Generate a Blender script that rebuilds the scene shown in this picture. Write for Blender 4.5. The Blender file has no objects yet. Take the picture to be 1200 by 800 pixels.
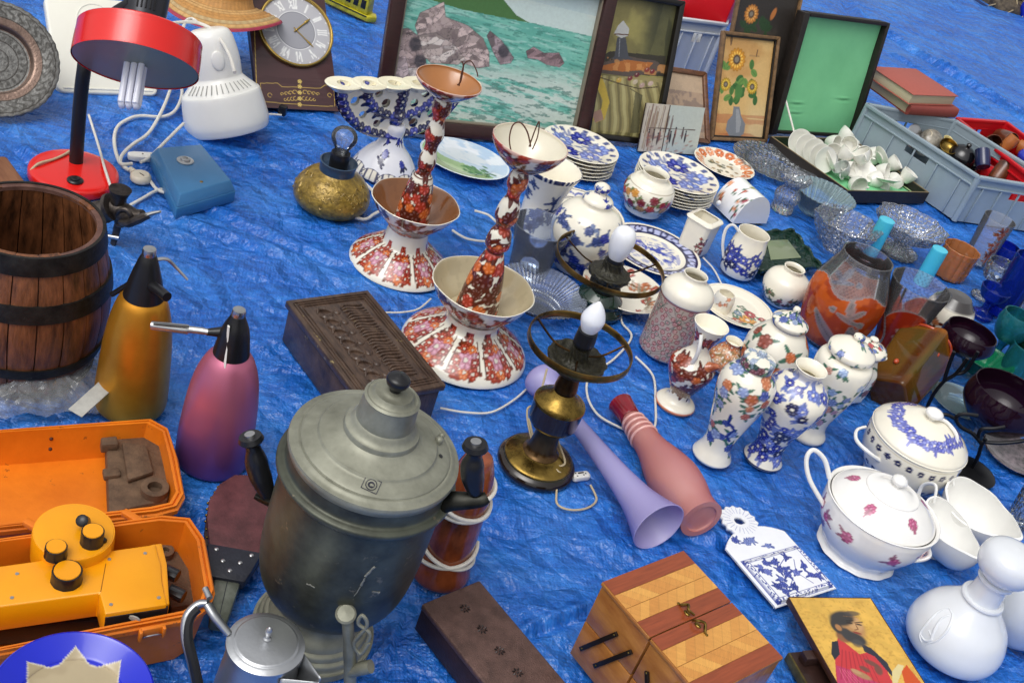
import bpy, bmesh, math, random
import numpy as np
from mathutils.bvhtree import BVHTree
from mathutils import Vector, Matrix, Euler
random.seed(7)
S = bpy.context.scene
COL = S.collection
R = math.radians
PI = math.pi

# ------------------------------------------------------------ camera
FPX, PITCH, ROLL, CAMH = 1350.0, R(33.2), R(19.5), 1.45
_up = np.array([math.sin(ROLL)*math.cos(PITCH), -math.cos(ROLL)*math.cos(PITCH), -math.sin(PITCH)])
_z = np.array([0, 0, 1.0]); _fw = _z-_up*_z.dot(_up); _fw /= np.linalg.norm(_fw); _rt = np.cross(_fw, _up)
cx_ = Vector((_rt[0], _fw[0], _up[0])); cy_ = -Vector((_rt[1], _fw[1], _up[1])); cz_ = -Vector((_rt[2], _fw[2], _up[2]))
cam = bpy.data.cameras.new('camera'); camo = bpy.data.objects.new('camera', cam); COL.objects.link(camo)
M = Matrix((cx_, cy_, cz_)).transposed().to_4x4(); M.translation = (0, 0, CAMH)
camo.matrix_world = M
cam.sensor_width = 36; cam.lens = 36*FPX/1200; cam.clip_end = 200; cam.clip_start = .05
S.camera = camo

# ------------------------------------------------------------ sky and sun (bright overcast)
SUN_EL, SUN_AZ = R(62), R(-150)      # azimuth from +Y towards +X
w = bpy.data.worlds.new("World"); S.world = w; w.use_nodes = True
nt = w.node_tree; nt.nodes.clear()
sky = nt.nodes.new('ShaderNodeTexSky'); sky.sky_type = 'NISHITA'; sky.sun_disc = False
sky.sun_elevation = SUN_EL; sky.sun_rotation = SUN_AZ; sky.air_density = 1.2; sky.dust_density = 5; sky.ozone_density = .6
hs = nt.nodes.new('ShaderNodeHueSaturation'); hs.inputs['Saturation'].default_value = .1; hs.inputs['Value'].default_value = 1.0
bg = nt.nodes.new('ShaderNodeBackground'); bg.inputs['Strength'].default_value = .15
wo = nt.nodes.new('ShaderNodeOutputWorld')
nt.links.new(sky.outputs[0], hs.inputs['Color']); nt.links.new(hs.outputs[0], bg.inputs[0]); nt.links.new(bg.outputs[0], wo.inputs[0])
sl = bpy.data.lights.new('sun', 'SUN'); sl.energy = .55; sl.angle = R(40); sl.color = (1, .97, .92)
so = bpy.data.objects.new('sun', sl); COL.objects.link(so)
sd = Vector((math.sin(SUN_AZ)*math.cos(SUN_EL), math.cos(SUN_AZ)*math.cos(SUN_EL), math.sin(SUN_EL)))
so.rotation_euler = sd.to_track_quat('Z', 'Y').to_euler()
S.view_settings.view_transform = 'Standard'; S.view_settings.look = 'None'
S.view_settings.exposure = 0.08; S.view_settings.gamma = 1
S.cycles.caustics_reflective = False; S.cycles.caustics_refractive = False
S.cycles.max_bounces = 8; S.cycles.transparent_max_bounces = 24

# ------------------------------------------------------------ picture measures -> places
def ray(px, py):
    d = np.array([(px-600)/FPX, (py-400)/FPX, 1.0])
    return Vector((d@_rt, d@_fw, d@_up))
def G(px, py, z=0.0):                       # point at height z
    d = ray(px, py); t = (z-CAMH)/d.z
    return Vector((d.x*t, d.y*t, z))
def W(px, py, y):                           # point at distance y
    d = ray(px, py); t = y/d.y
    return Vector((d.x*t, y, CAMH+d.z*t))
def PX(p):
    q = Vector(p)-Vector((0, 0, CAMH)); q = np.array(q)
    c = np.array([q@np.array([_rt[i], _fw[i], _up[i]]) for i in range(3)])
    return 600+FPX*c[0]/c[2], 400+FPX*c[1]/c[2]
def depth(p):
    q = Vector(p)-Vector((0, 0, CAMH)); return q.dot(-cz_)
def hit(o, px, py, off=(0, 0, 0)):         # where the sight line of a pixel meets a built part, in that part's own coordinates
    me = o.data; bt = BVHTree.FromPolygons([tuple(Vector(v.co)+Vector(off)) for v in me.vertices], [tuple(p.vertices) for p in me.polygons])
    h_ = bt.ray_cast(Vector((0, 0, CAMH)), ray(px, py).normalized()); return (h_[0]-Vector(off), h_[1]) if h_[0] is not None else (None, None)
def mpp(p): return depth(p)/FPX
def hgt(b, top, z0=0.0):                    # height of the point over b that is nearest to pixel top
    P = G(b[0], b[1], z0); n = ray(*top)
    a = Vector((0, 0, 1)); w0 = P-Vector((0, 0, CAMH))
    A, B, C2, D, E2 = a.dot(a), a.dot(n), n.dot(n), a.dot(w0), n.dot(w0)
    return (B*E2-C2*D)/(A*C2-B*B)
def prof(b, top, pts, z0=0.0, ln=None):     # [(t, halfwidth px)] along the axis -> [(r, z)], local
    P = G(b[0], b[1], z0); h = hgt(b, top, z0)
    zs = np.linspace(-.02, h*1.15, 160); base = np.array(PX(P)); tp = np.array(PX(P+Vector((0, 0, h))))
    ax = (tp-base); L = np.linalg.norm(ax); ax = ax/L
    tt = [float((np.array(PX(P+Vector((0, 0, z))))-base)@ax/L) for z in zs]
    out = []
    for q in pts:
        z = float(np.interp(q[0], tt, zs)); r = q[1]*mpp(P+Vector((0, 0, z)))
        out.append((max(r, 0.0), z)+tuple(q[2:]))
    return P, h, out

# ------------------------------------------------------------ colours, noise, ink
def lin(c):
    c = np.array(c, float)/255.0
    return np.where(c <= .04045, c/12.92, ((c+.055)/1.055)**2.4)
def hx(s): return lin([int(s[i:i+2], 16) for i in (0, 2, 4)])
_rs = np.random.RandomState(5); _lat = _rs.rand(256, 256)
def vn(x, y, seed=0):
    x = np.asarray(x, float)+seed*17.31; y = np.asarray(y, float)+seed*9.73
    xi = np.floor(x).astype(int); yi = np.floor(y).astype(int); fx = x-xi; fy = y-yi
    fx = fx*fx*(3-2*fx); fy = fy*fy*(3-2*fy)
    a = _lat[xi % 256, yi % 256]; b = _lat[(xi+1) % 256, yi % 256]; c = _lat[xi % 256, (yi+1) % 256]; d = _lat[(xi+1) % 256, (yi+1) % 256]
    return (a*(1-fx)+b*fx)*(1-fy)+(c*(1-fx)+d*fx)*fy
def fbm(x, y, o=4, seed=0, g=.5):
    s = 0; a = 1; t = 0; f = 1.0
    for i in range(o): s = s+a*vn(x*f, y*f, seed+i*3); t += a; a *= g; f *= 2.03
    return s/t
def tn(x, y, seed=0):                     # random lattice heights joined by flat triangles
    x = np.asarray(x, float)+seed*13.7; y = np.asarray(y, float)+seed*7.3
    xi = np.floor(x).astype(int); yi = np.floor(y).astype(int); fx = x-xi; fy = y-yi
    a = _lat[xi % 256, yi % 256]; b = _lat[(xi+1) % 256, yi % 256]; c = _lat[xi % 256, (yi+1) % 256]; d = _lat[(xi+1) % 256, (yi+1) % 256]
    return np.where(fx+fy < 1, a+(b-a)*fx+(c-a)*fy, d+(c-d)*(1-fx)+(b-d)*(1-fy))
def sm(x, a, b):
    t = np.clip((x-a)/(b-a), 0, 1); return t*t*(3-2*t)

class Ink:
    """paint laid on a surface: U, V are surface coordinates, c the colour of each vertex"""
    def __init__(s, U, V, base, period=None):
        s.U = np.asarray(U, float); s.V = np.asarray(V, float); s.P = period
        s.c = np.tile(np.asarray(base, float), (len(s.U), 1)); s.clip = None; s.kf = 1.0; s.kv = 1.0
    def d(s, cx, cy):
        du = s.U-cx
        if s.P: du = (du+s.P/2) % s.P-s.P/2
        return du*s.kf, (s.V-cy)*s.kv
    def put(s, m, col, a=1.0):
        m = (np.asarray(m, float)*a)
        if s.clip is not None: m = m*s.clip
        m = m[:, None]; s.c = s.c*(1-m)+np.asarray(col)*m
    def blob(s, cx, cy, rx, ry, rot, col, a=1.0, soft=.25):
        du, dv = s.d(cx, cy); k, l = math.cos(rot), math.sin(rot)
        q = np.sqrt(((du*k+dv*l)/rx)**2+((-du*l+dv*k)/ry)**2)
        s.put(1-sm(q, 1-soft, 1+soft), col, a)
    def leaf(s, cx, cy, ln, wd, rot, col, a=1.0):
        du, dv = s.d(cx, cy); k, l = math.cos(rot), math.sin(rot)
        x = (du*k+dv*l)/ln; y = (-du*l+dv*k)
        ww = wd*np.sqrt(np.clip(np.sin(np.clip(x, 0, 1)*PI), 0, 1))+1e-9
        s.put((x > 0)*(x < 1)*(1-sm(np.abs(y)/ww, .75, 1.1)), col, a)
        s.put((x > .1)*(x < .9)*(1-sm(np.abs(y), 0, wd*.25)), np.asarray(col)*.5, a*.6)
    def flower(s, cx, cy, r, n, col, mid=None, rot=0., a=1.0, dark=.45):
        du, dv = s.d(cx, cy); near = (np.abs(du) < r*1.2) & (np.abs(dv) < r*1.2)
        if not near.any(): return
        ix = np.nonzero(near)[0]; du, dv = du[ix], dv[ix]; col = np.asarray(col)
        rr = np.hypot(du, dv)/r; th = np.arctan2(dv, du)+rot; cc = np.abs(np.cos(n*th/2)); pr = .74+.26*cc**.5
        c = s.c[ix]; k = a*(s.clip[ix] if s.clip is not None else 1.0)
        def put(c, m, q, w): m = (m*w*k)[:, None]; return c*(1-m)+q*m
        m = 1-sm(rr, pr-.07, pr+.05); c = put(c, m, col, 1.0)
        c = put(c, m*(1-sm(cc, .10, .30))*(rr > .28), col*dark, .75); c = put(c, m*sm(rr/pr, .82, .97), col*dark, .7)
        c = put(c, m*sm(cc, .80, .97)*(1-sm(np.abs(rr/pr-.62), .12, .2)), np.minimum(col*1.9+.18, .9), .55)
        if mid is not None: c = put(c, 1-sm(rr, .2, .3), np.asarray(mid), 1.0); c = put(c, (1-sm(np.abs(rr-.29), .02, .06)), col*dark, .8)
        s.c[ix] = c
    def line(s, pts, wd, col, a=1.0):
        best = np.full(len(s.U), 1e9)
        for (x0, y0), (x1, y1) in zip(pts[:-1], pts[1:]):
            du, dv = s.d(x0, y0); ex, ey = x1-x0, y1-y0; L2 = ex*ex+ey*ey+1e-12
            t = np.clip((du*ex+dv*ey)/L2, 0, 1); best = np.minimum(best, np.hypot(du-t*ex, dv-t*ey))
        s.put(1-sm(best, wd*.6, wd*1.2), col, a)
    def band(s, v0, v1, col, a=1.0, soft=None):
        k = soft or abs(v1-v0)*.1+1e-6
        s.put(sm(s.V, v0-k, v0+k)*(1-sm(s.V, v1-k, v1+k)), col, a)
    def poly(s, pts, col, a=1.0):
        ins = np.zeros(len(s.U), bool); n = len(pts)
        for i in range(n):
            x0, y0 = pts[i]; x1, y1 = pts[(i+1) % n]
            if y0 == y1: continue
            c = ((y0 > s.V) != (y1 > s.V)) & (s.U < (x1-x0)*(s.V-y0)/(y1-y0)+x0); ins ^= c
        s.put(ins, col, a)
    def spray(s, x0, x1, y0, y1, n, r, cols, leaf=None, seed=1, petals=(5, 6, 8), mid=None):
        if s.P and (x1-x0) > s.P*.9: n = int(n*2.1); r = r*1.22
        g = random.Random(seed); P = []
        for i in range(n*30):
            x, y = g.uniform(x0, x1), g.uniform(y0, y1)
            if all((x-a)**2+(y-b)**2 > (r*1.5)**2 for a, b in P): P.append((x, y))
            if len(P) >= n: break
        for x, y in P:
            if leaf is not None:
                for k in range(4): s.leaf(x, y, r*g.uniform(1.4, 2.2), r*.34, g.uniform(0, 6.3), leaf)
        for x, y in P: s.flower(x, y, r*g.uniform(.75, 1.15), g.choice(petals), g.choice(cols), mid, g.uniform(0, 3))

# ------------------------------------------------------------ meshes
def sp(pts, n=6, closed=False):             # smooth curve through points
    P = [Vector(p) for p in pts]; out = []
    m = len(P)
    for i in range(m if closed else m-1):
        if closed: p0, p1, p2, p3 = P[i-1], P[i], P[(i+1) % m], P[(i+2) % m]
        else: p0, p1, p2, p3 = P[max(i-1, 0)], P[i], P[i+1], P[min(i+2, m-1)]
        for k in range(n):
            t = k/n; out.append(.5*((2*p1)+(p2-p0)*t+(2*p0-5*p1+4*p2-p3)*t*t+(-p0+3*p1-3*p2+p3)*t**3))
    if not closed: out.append(P[-1])
    return out
def tube(pts, r, seg=8, closed=False, caps=True, flat=1.0, up=None):
    P = [Vector(p) for p in pts]; n = len(P); rs = list(r) if hasattr(r, '__len__') else [r]*n
    if len(rs) != n: rs = list(np.interp(np.linspace(0, 1, n), np.linspace(0, 1, len(rs)), rs))
    V = []; F = []; nrm = Vector(up) if up else None
    for i in range(n):
        if closed: t = P[(i+1) % n]-P[i-1]
        else: t = P[min(i+1, n-1)]-P[max(i-1, 0)]
        if t.length < 1e-9: t = Vector((0, 0, 1))
        t.normalize()
        if nrm is None: nrm = t.orthogonal()
        nrm = nrm-t*nrm.dot(t)
        if nrm.length < 1e-6: nrm = t.orthogonal()
        nrm.normalize()
        b = t.cross(nrm)
        for k in range(seg):
            a = 2*PI*k/seg; V.append(P[i]+nrm*(math.cos(a)*rs[i]*flat)+b*(math.sin(a)*rs[i]))
    for i in range(n if closed else n-1):
        j = (i+1) % n
        for k in range(seg):
            l = (k+1) % seg; F.append((i*seg+k, i*seg+l, j*seg+l, j*seg+k))
    if caps and not closed:
        F.append(tuple(range(seg-1, -1, -1))); F.append(tuple((n-1)*seg+k for k in range(seg)))
    return np.array([tuple(v) for v in V]), F
def dens(pr, sub):
    out = []; run = []
    def flush():
        if len(run) == 1: return
        q = sp([(a, b, 0) for a, b in run], sub); out.extend([(v.x, v.y) for v in q])
    for p in pr:
        run.append((p[0], p[1]))
        if len(p) > 2:
            flush(); run.clear(); run.append((p[0], p[1]))
    if len(run) > 1: flush()
    res = [out[0]]
    for p in out[1:]:
        if abs(p[0]-res[-1][0])+abs(p[1]-res[-1][1]) > 1e-6: res.append(p)
    return [(max(a, 0), b) for a, b in res]
def lathe(pr, seg=64, sub=4, wall=None, floor=None, scal=None, sq=None, fine=None):
    """profile of revolution; wall/floor add the inside of an open vessel; scal(theta, r, z)->factor"""
    pr = dens(pr, sub)
    if wall is not None:
        f = floor if floor is not None else pr[0][1]+wall
        inner = []
        for i in range(len(pr)-1, -1, -1):
            r, z = pr[i]
            if z < f: break
            inner.append((max(r-wall, .0005), z))
        pr = pr+[(pr[-1][0]-wall*.5, pr[-1][1]+wall*.35)]+inner+[(inner[-1][0]*.6, f), (0, f)]
    if fine:                               # enough rings to carry painted detail
        q = [pr[0]]
        for p in pr[1:]:
            d_ = math.hypot(p[0]-q[-1][0], p[1]-q[-1][1]); k_ = int(d_/fine)
            a_ = q[-1]
            for i_ in range(1, k_+1): q.append((a_[0]+(p[0]-a_[0])*i_/(k_+1), a_[1]+(p[1]-a_[1])*i_/(k_+1)))
            q.append(p)
        pr = q
    if pr[0][0] > 1e-5: pr = [(0, pr[0][1])]+pr
    if pr[-1][0] > 1e-5 and wall is None: pr = pr+[(0, pr[-1][1])]
    th = np.arange(seg)*2*PI/seg
    n = len(pr); rr = np.array([p[0] for p in pr]); zz = np.array([p[1] for p in pr])
    T, Rr = np.meshgrid(th, rr); _, Z = np.meshgrid(th, zz)
    K = scal(T, Rr, Z) if scal else 1.0
    Rv = Rr*K
    V = np.stack([(Rv*np.cos(T)).ravel(), (Rv*np.sin(T)).ravel(), Z.ravel()], 1)
    if sq: V[:, :2] *= np.array(sq)
    i = np.arange(n-1)[:, None]*seg; k = np.arange(seg)[None, :]; l = (k+1) % seg
    F = np.stack([i+k, i+l, i+seg+l, i+seg+k], -1).reshape(-1, 4).tolist()
    info = dict(th=T.ravel(), r=Rr.ravel(), z=Z.ravel(), i=np.repeat(np.arange(n), seg), n=n)
    s_ = np.concatenate([[0], np.cumsum(np.hypot(np.diff(rr), np.diff(zz)))]); info['s'] = np.repeat(s_, seg)
    rm = int(np.argmax(zz)); info['inner'] = info['i'] > rm
    dz = np.gradient(zz); dr = np.gradient(rr); info['kv'] = np.repeat(np.clip(np.hypot(dz, dr)/np.maximum(np.abs(dz), 1e-6), 1, 4.5), seg)
    return V, F, info
def box(sx, sy, sz, c=(0, 0, 0), bev=.0, seg=2, taper=1.0):
    bm = bmesh.new(); bmesh.ops.create_cube(bm, size=1)
    for v in bm.verts:
        k = taper if v.co.z < 0 else 1.0
        v.co = Vector((v.co.x*sx*k, v.co.y*sy*k, v.co.z*sz))+Vector(c)
    if bev: bmesh.ops.bevel(bm, geom=bm.edges[:], offset=bev, segments=seg, affect='EDGES', profile=.5)
    return out(bm)
def out(bm):
    bm.verts.index_update(); V = np.array([tuple(v.co) for v in bm.verts]); F = [tuple(v.index for v in f.verts) for f in bm.faces]; bm.free(); return V, F
def prism(poly, z0, z1, bev=0, seg=2, top=1.0):
    bm = bmesh.new(); n = len(poly); cx = sum(p[0] for p in poly)/n; cy = sum(p[1] for p in poly)/n
    a = [bm.verts.new((p[0], p[1], z0)) for p in poly]; b = [bm.verts.new((cx+(p[0]-cx)*top, cy+(p[1]-cy)*top, z1)) for p in poly]
    bm.faces.new(a[::-1]); bm.faces.new(b)
    for i in range(n): bm.faces.new((a[i], a[(i+1) % n], b[(i+1) % n], b[i]))
    bmesh.ops.recalc_face_normals(bm, faces=bm.faces[:])
    if bev: bmesh.ops.bevel(bm, geom=bm.edges[:], offset=bev, segments=seg, affect='EDGES', profile=.5)
    return out(bm)
def rrect(sx, sy, r, n=5):
    P = []
    for cx, cy, a0 in ((sx/2-r, sy/2-r, 0), (-sx/2+r, sy/2-r, 90), (-sx/2+r, -sy/2+r, 180), (sx/2-r, -sy/2+r, 270)):
        for k in range(n+1):
            a = R(a0+90*k/n); P.append((cx+r*math.cos(a), cy+r*math.sin(a)))
    return P
def ball(r, c=(0, 0, 0), s=(1, 1, 1), seg=16):
    bm = bmesh.new(); bmesh.ops.create_uvsphere(bm, u_segments=seg, v_segments=max(6, seg*2//3), radius=r)
    for v in bm.verts: v.co = Vector((v.co.x*s[0]+c[0], v.co.y*s[1]+c[1], v.co.z*s[2]+c[2]))
    return out(bm)
def slab(w, h, t, nx=60, ny=60):            # panel with a dense front (-Y) face; returns front mask
    x = np.linspace(-w/2, w/2, nx+1); z = np.linspace(0, h, ny+1); X, Z = np.meshgrid(x, z)
    A = np.stack([X.ravel(), np.zeros(X.size), Z.ravel()], 1)
    B = np.array([(-w/2, t, 0), (w/2, t, 0), (w/2, t, h), (-w/2, t, h)])
    i = np.arange(ny)[:, None]*(nx+1); k = np.arange(nx)[None, :]
    F = np.stack([i+k, i+k+1, i+nx+2+k, i+nx+1+k], -1).reshape(-1, 4).tolist()
    o = len(A); m = nx+1; F.append((o+1, o, o+3, o+2))
    c00, c10, c11, c01 = 0, nx, ny*m+nx, ny*m
    F += [tuple(range(0, m))[::-1]+(o, o+1), tuple(ny*m+q for q in range(m))+(o+2, o+3)]
    F += [tuple(q*m for q in range(ny+1))+(o+3, o), tuple(q*m+nx for q in range(ny, -1, -1))+(o+1, o+2)]
    return np.concatenate([A, B]), F, (X.ravel()/w+.5, Z.ravel()/h)
def join(*L):
    V = []; F = []; o = 0
    for vf in L:
        V.append(np.asarray(vf[0])); F += [tuple(i+o for i in f) for f in vf[1]]; o += len(vf[0])
    return np.concatenate(V), F
def mv(vf, m):
    V = np.asarray(vf[0]); m = np.array(m); return (V@m[:3, :3].T+m[:3, 3],)+tuple(vf[1:])
def T(x, y, z): return Matrix.Translation((x, y, z))
def RX(a): return Matrix.Rotation(R(a), 4, 'X')
def RY(a): return Matrix.Rotation(R(a), 4, 'Y')
def RZ(a): return Matrix.Rotation(R(a), 4, 'Z')
def basis(o, x, y, z):
    m = Matrix.Identity(4)
    for i, v in enumerate((x, y, z)):
        for j in range(3): m[j][i] = v[j]
    m.translation = o; return m

def tagit(o, label=None, cat=None, group=None, kind=None):
    if label: o['label'] = label
    if cat: o['category'] = cat
    if group: o['group'] = group
    if kind: o['kind'] = kind
    return o
def thing(name, label, cat, loc, group=None, mat=None):
    o = bpy.data.objects.new(name, None); COL.objects.link(o); o.empty_display_size = .02
    if mat is not None: o.matrix_world = mat
    else: o.location = loc
    return tagit(o, label, cat, group)
def add(name, vf, m, parent=None, loc=None, cols=None, smooth=True, ang=35, label=None, cat=None, group=None, kind=None, mat=None):
    me = bpy.data.meshes.new(name); V = np.asarray(vf[0]); me.from_pydata(V.tolist(), [], [tuple(f) for f in vf[1]])
    if cols is not None:
        c = np.ones((len(V), 4), np.float32); c[:len(cols), :3] = np.clip(cols, 0, 1)
        if len(cols) < len(V): c[len(cols):, :3] = np.mean(cols, 0)
        a = me.color_attributes.new('Col', 'FLOAT_COLOR', 'POINT'); a.data.foreach_set('color', c.ravel())
    if smooth:
        me.shade_smooth()
        if ang: me.set_sharp_from_angle(angle=R(ang))
    me.materials.append(m); me.validate()
    o = bpy.data.objects.new(name, me); COL.objects.link(o)
    if parent is not None: o.parent = parent
    if mat is not None: o.matrix_world = mat
    if loc is not None: o.location = loc
    return tagit(o, label, cat, group, kind)
def copy_tree(src, parent=None, **kw):
    c = src.copy(); COL.objects.link(c)
    if parent is not None: c.parent = parent
    for ch in list(src.children): copy_tree(ch, c)
    for k, v in kw.items(): c[k] = v
    return c

# ------------------------------------------------------------ materials
MATS = {}
def mat(name, col=(.8, .8, .8), rough=.5, metal=0., spec=.5, coat=0., bump=0., bs=200., var=0., vs=20., col2=None, trans=0., vc=False, ior=1.45, sheen=0., stretch=(1, 1, 1), emit=None, wear=0., wcol=None, rvar=0., alpha=1.0, sss=0.):
    if name in MATS: return MATS[name]
    m = bpy.data.materials.new(name); m.use_nodes = True; n = m.node_tree; N = n.nodes; L = n.links
    b = N['Principled BSDF']; b.inputs['Roughness'].default_value = rough; b.inputs['Metallic'].default_value = metal
    b.inputs['IOR'].default_value = ior; b.inputs['Coat Weight'].default_value = coat; b.inputs['Coat Roughness'].default_value = .06
    b.inputs['Specular IOR Level'].default_value = spec; b.inputs['Transmission Weight'].default_value = trans
    b.inputs['Base Color'].default_value = tuple(col)+(1,); b.inputs['Alpha'].default_value = alpha
    if sss: b.inputs['Subsurface Weight'].default_value = sss; b.inputs['Subsurface Radius'].default_value = (.01, .01, .01)
    if sheen: b.inputs['Sheen Weight'].default_value = sheen
    tc = N.new('ShaderNodeTexCoord'); mp = N.new('ShaderNodeMapping'); mp.inputs['Scale'].default_value = stretch
    L.new(tc.outputs['Object'], mp.inputs['Vector'])
    cur = None
    if vc:
        a = N.new('ShaderNodeAttribute'); a.attribute_name = 'Col'; cur = a.outputs['Color']
    if var or col2 is not None:
        nz = N.new('ShaderNodeTexNoise'); nz.inputs['Scale'].default_value = vs; nz.inputs['Detail'].default_value = 5; nz.inputs['Roughness'].default_value = .65
        L.new(mp.outputs[0], nz.inputs['Vector'])
        rp = N.new('ShaderNodeValToRGB'); rp.color_ramp.elements[0].position = .32; rp.color_ramp.elements[1].position = .68
        c2 = col2 if col2 is not None else [max(0, x*(1-var)) for x in col]
        if vc:
            rp.color_ramp.elements[0].color = (1-var,)*3+(1,); rp.color_ramp.elements[1].color = (1, 1, 1, 1)
            mx = N.new('ShaderNodeMix'); mx.data_type = 'RGBA'; mx.blend_type = 'MULTIPLY'; mx.inputs[0].default_value = 1
            L.new(cur, mx.inputs[6]); L.new(rp.outputs[0], mx.inputs[7]); cur = mx.outputs[2]
        else:
            rp.color_ramp.elements[0].color = tuple(c2)+(1,); rp.color_ramp.elements[1].color = tuple(col)+(1,); cur = rp.outputs[0]
        L.new(nz.outputs[0], rp.inputs[0])
        if rvar:
            mr = N.new('ShaderNodeMapRange'); mr.inputs[3].default_value = max(.02, rough-rvar); mr.inputs[4].default_value = rough+rvar
            L.new(nz.outputs[0], mr.inputs[0]); L.new(mr.outputs[0], b.inputs['Roughness'])
    if wear:
        nw = N.new('ShaderNodeTexNoise'); nw.inputs['Scale'].default_value = 38; nw.inputs['Detail'].default_value = 8; nw.inputs['Roughness'].default_value = .75
        L.new(tc.outputs['Object'], nw.inputs['Vector'])
        rw = N.new('ShaderNodeValToRGB'); rw.color_ramp.elements[0].position = 1-wear; rw.color_ramp.elements[1].position = min(1, 1-wear+.04)
        rw.color_ramp.elements[0].color = (0, 0, 0, 1); rw.color_ramp.elements[1].color = (1, 1, 1, 1); L.new(nw.outputs[0], rw.inputs[0])
        mx = N.new('ShaderNodeMix'); mx.data_type = 'RGBA'; L.new(rw.outputs[0], mx.inputs[0])
        if cur is not None: L.new(cur, mx.inputs[6])
        else: mx.inputs[6].default_value = tuple(col)+(1,)
        mx.inputs[7].default_value = tuple(wcol if wcol is not None else (.5, .5, .5))+(1,); cur = mx.outputs[2]
    if cur is not None: L.new(cur, b.inputs['Base Color'])
    if bump:
        nb = N.new('ShaderNodeTexNoise'); nb.inputs['Scale'].default_value = bs; nb.inputs['Detail'].default_value = 4
        L.new(mp.outputs[0], nb.inputs['Vector'])
        bp = N.new('ShaderNodeBump'); bp.inputs['Strength'].default_value = bump; bp.inputs['Distance'].default_value = .002
        L.new(nb.outputs[0], bp.inputs['Height']); L.new(bp.outputs[0], b.inputs['Normal'])
    if emit: b.inputs['Emission Color'].default_value = tuple(emit)+(1,); b.inputs['Emission Strength'].default_value = 1
    MATS[name] = m; return m
def glassm(name, tint=(1, 1, 1), body=.15, bodycol=(.8, .85, .9), rough=.04, bs=0., cut=0., vc=False, sat=1.3):
    """thin glass: see-through tint, mirror-like surface and a little milky body; cut adds engraved facets"""
    if name in MATS: return MATS[name]
    m = bpy.data.materials.new(name); m.use_nodes = True; n = m.node_tree; N = n.nodes; L = n.links; N.clear()
    o = N.new('ShaderNodeOutputMaterial'); tr = N.new('ShaderNodeBsdfTransparent'); tr.inputs[0].default_value = tuple(tint)+(1,)
    gl = N.new('ShaderNodeBsdfGlossy'); gl.inputs['Roughness'].default_value = rough
    df = N.new('ShaderNodeBsdfDiffuse'); df.inputs[0].default_value = tuple(bodycol)+(1,)
    if vc:
        a = N.new('ShaderNodeAttribute'); a.attribute_name = 'Col'; L.new(a.outputs['Color'], tr.inputs[0]); L.new(a.outputs['Color'], df.inputs[0]); sp_c = N.new('ShaderNodeSeparateColor'); L.new(a.outputs['Color'], sp_c.inputs[0])
    m1 = N.new('ShaderNodeMixShader'); m1.inputs[0].default_value = body; L.new(tr.outputs[0], m1.inputs[1]); L.new(df.outputs[0], m1.inputs[2])
    if vc:
        sb = N.new('ShaderNodeMath'); sb.operation = 'SUBTRACT'; L.new(sp_c.outputs[0], sb.inputs[0]); L.new(sp_c.outputs[2], sb.inputs[1])
        ma = N.new('ShaderNodeMath'); ma.operation = 'MULTIPLY_ADD'; ma.use_clamp = True; ma.inputs[1].default_value = sat; ma.inputs[2].default_value = body; L.new(sb.outputs[0], ma.inputs[0]); L.new(ma.outputs[0], m1.inputs[0])
    fr = N.new('ShaderNodeFresnel'); fr.inputs[0].default_value = 1.46; m2 = N.new('ShaderNodeMixShader')
    L.new(fr.outputs[0], m2.inputs[0]); L.new(m1.outputs[0], m2.inputs[1]); L.new(gl.outputs[0], m2.inputs[2]); L.new(m2.outputs[0], o.inputs[0])
    if cut:
        tc = N.new('ShaderNodeTexCoord'); vo = N.new('ShaderNodeTexVoronoi'); vo.feature = 'F1'; vo.distance = 'CHEBYCHEV'; vo.inputs['Randomness'].default_value = .35; vo.inputs['Scale'].default_value = cut
        L.new(tc.outputs['Object'], vo.inputs['Vector']); bp = N.new('ShaderNodeBump'); bp.inputs['Strength'].default_value = .9; bp.inputs['Distance'].default_value = .01
        L.new(vo.outputs['Distance'], bp.inputs['Height']); L.new(bp.outputs[0], gl.inputs['Normal']); L.new(bp.outputs[0], fr.inputs['Normal'])
        rp = N.new('ShaderNodeValToRGB'); rp.color_ramp.elements[0].position = .0; rp.color_ramp.elements[1].position = .12
        rp.color_ramp.elements[0].color = (min(1, body+.22),)*3+(1,); rp.color_ramp.elements[1].color = (body,)*3+(1,)
        L.new(vo.outputs['Distance'], rp.inputs[0]); L.new(rp.outputs[0], m1.inputs[0])
    MATS[name] = m; return m

CREAM = hx('EFE9D8'); WHITE = hx('F3F3F0'); COB = hx('1E2C8F'); NAVY = hx('1C2050'); RUST = hx('A03416'); ORG = hx('D4692C'); GRN = hx('3F6A50'); PINK = hx('C9879A'); BROWN = hx('5A2418')
M_glaze = mat('painted_glaze', vc=True, rough=.13, coat=.5, bump=.05, bs=60, var=.06, vs=25)
M_paint = mat('oil_paint', vc=True, rough=.42, bump=.5, bs=260, var=.1, vs=90)
M_print = mat('flat_print', vc=True, rough=.3, var=.05, vs=30)
M_white = mat('white_glaze', hx('EFEEEA'), .1, coat=.5, var=.05, vs=14, bump=.04, bs=40)
M_cord = mat('white_cord', hx('DEDAD0'), .45, var=.15, vs=60)
M_black = mat('black_plastic', (.012, .012, .014), .3, var=.3, vs=40, bump=.1)
M_steel = mat('brushed_steel', (.6, .6, .6), .3, 1., var=.2, vs=40, rvar=.1)
M_brass = mat('aged_brass', hx('B0914A'), .28, 1., col2=hx('4A3A1C'), vs=22, rvar=.12, bump=.1)
M_dbrass = mat('dark_bronze', hx('5A4020'), .3, .9, col2=hx('1A1310'), vs=26, rvar=.1, bump=.2)
M_dwood = mat('dark_wood', hx('3A2520'), .4, var=.5, vs=18, stretch=(1, 1, 8), bump=.3, bs=90, coat=.15)

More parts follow.
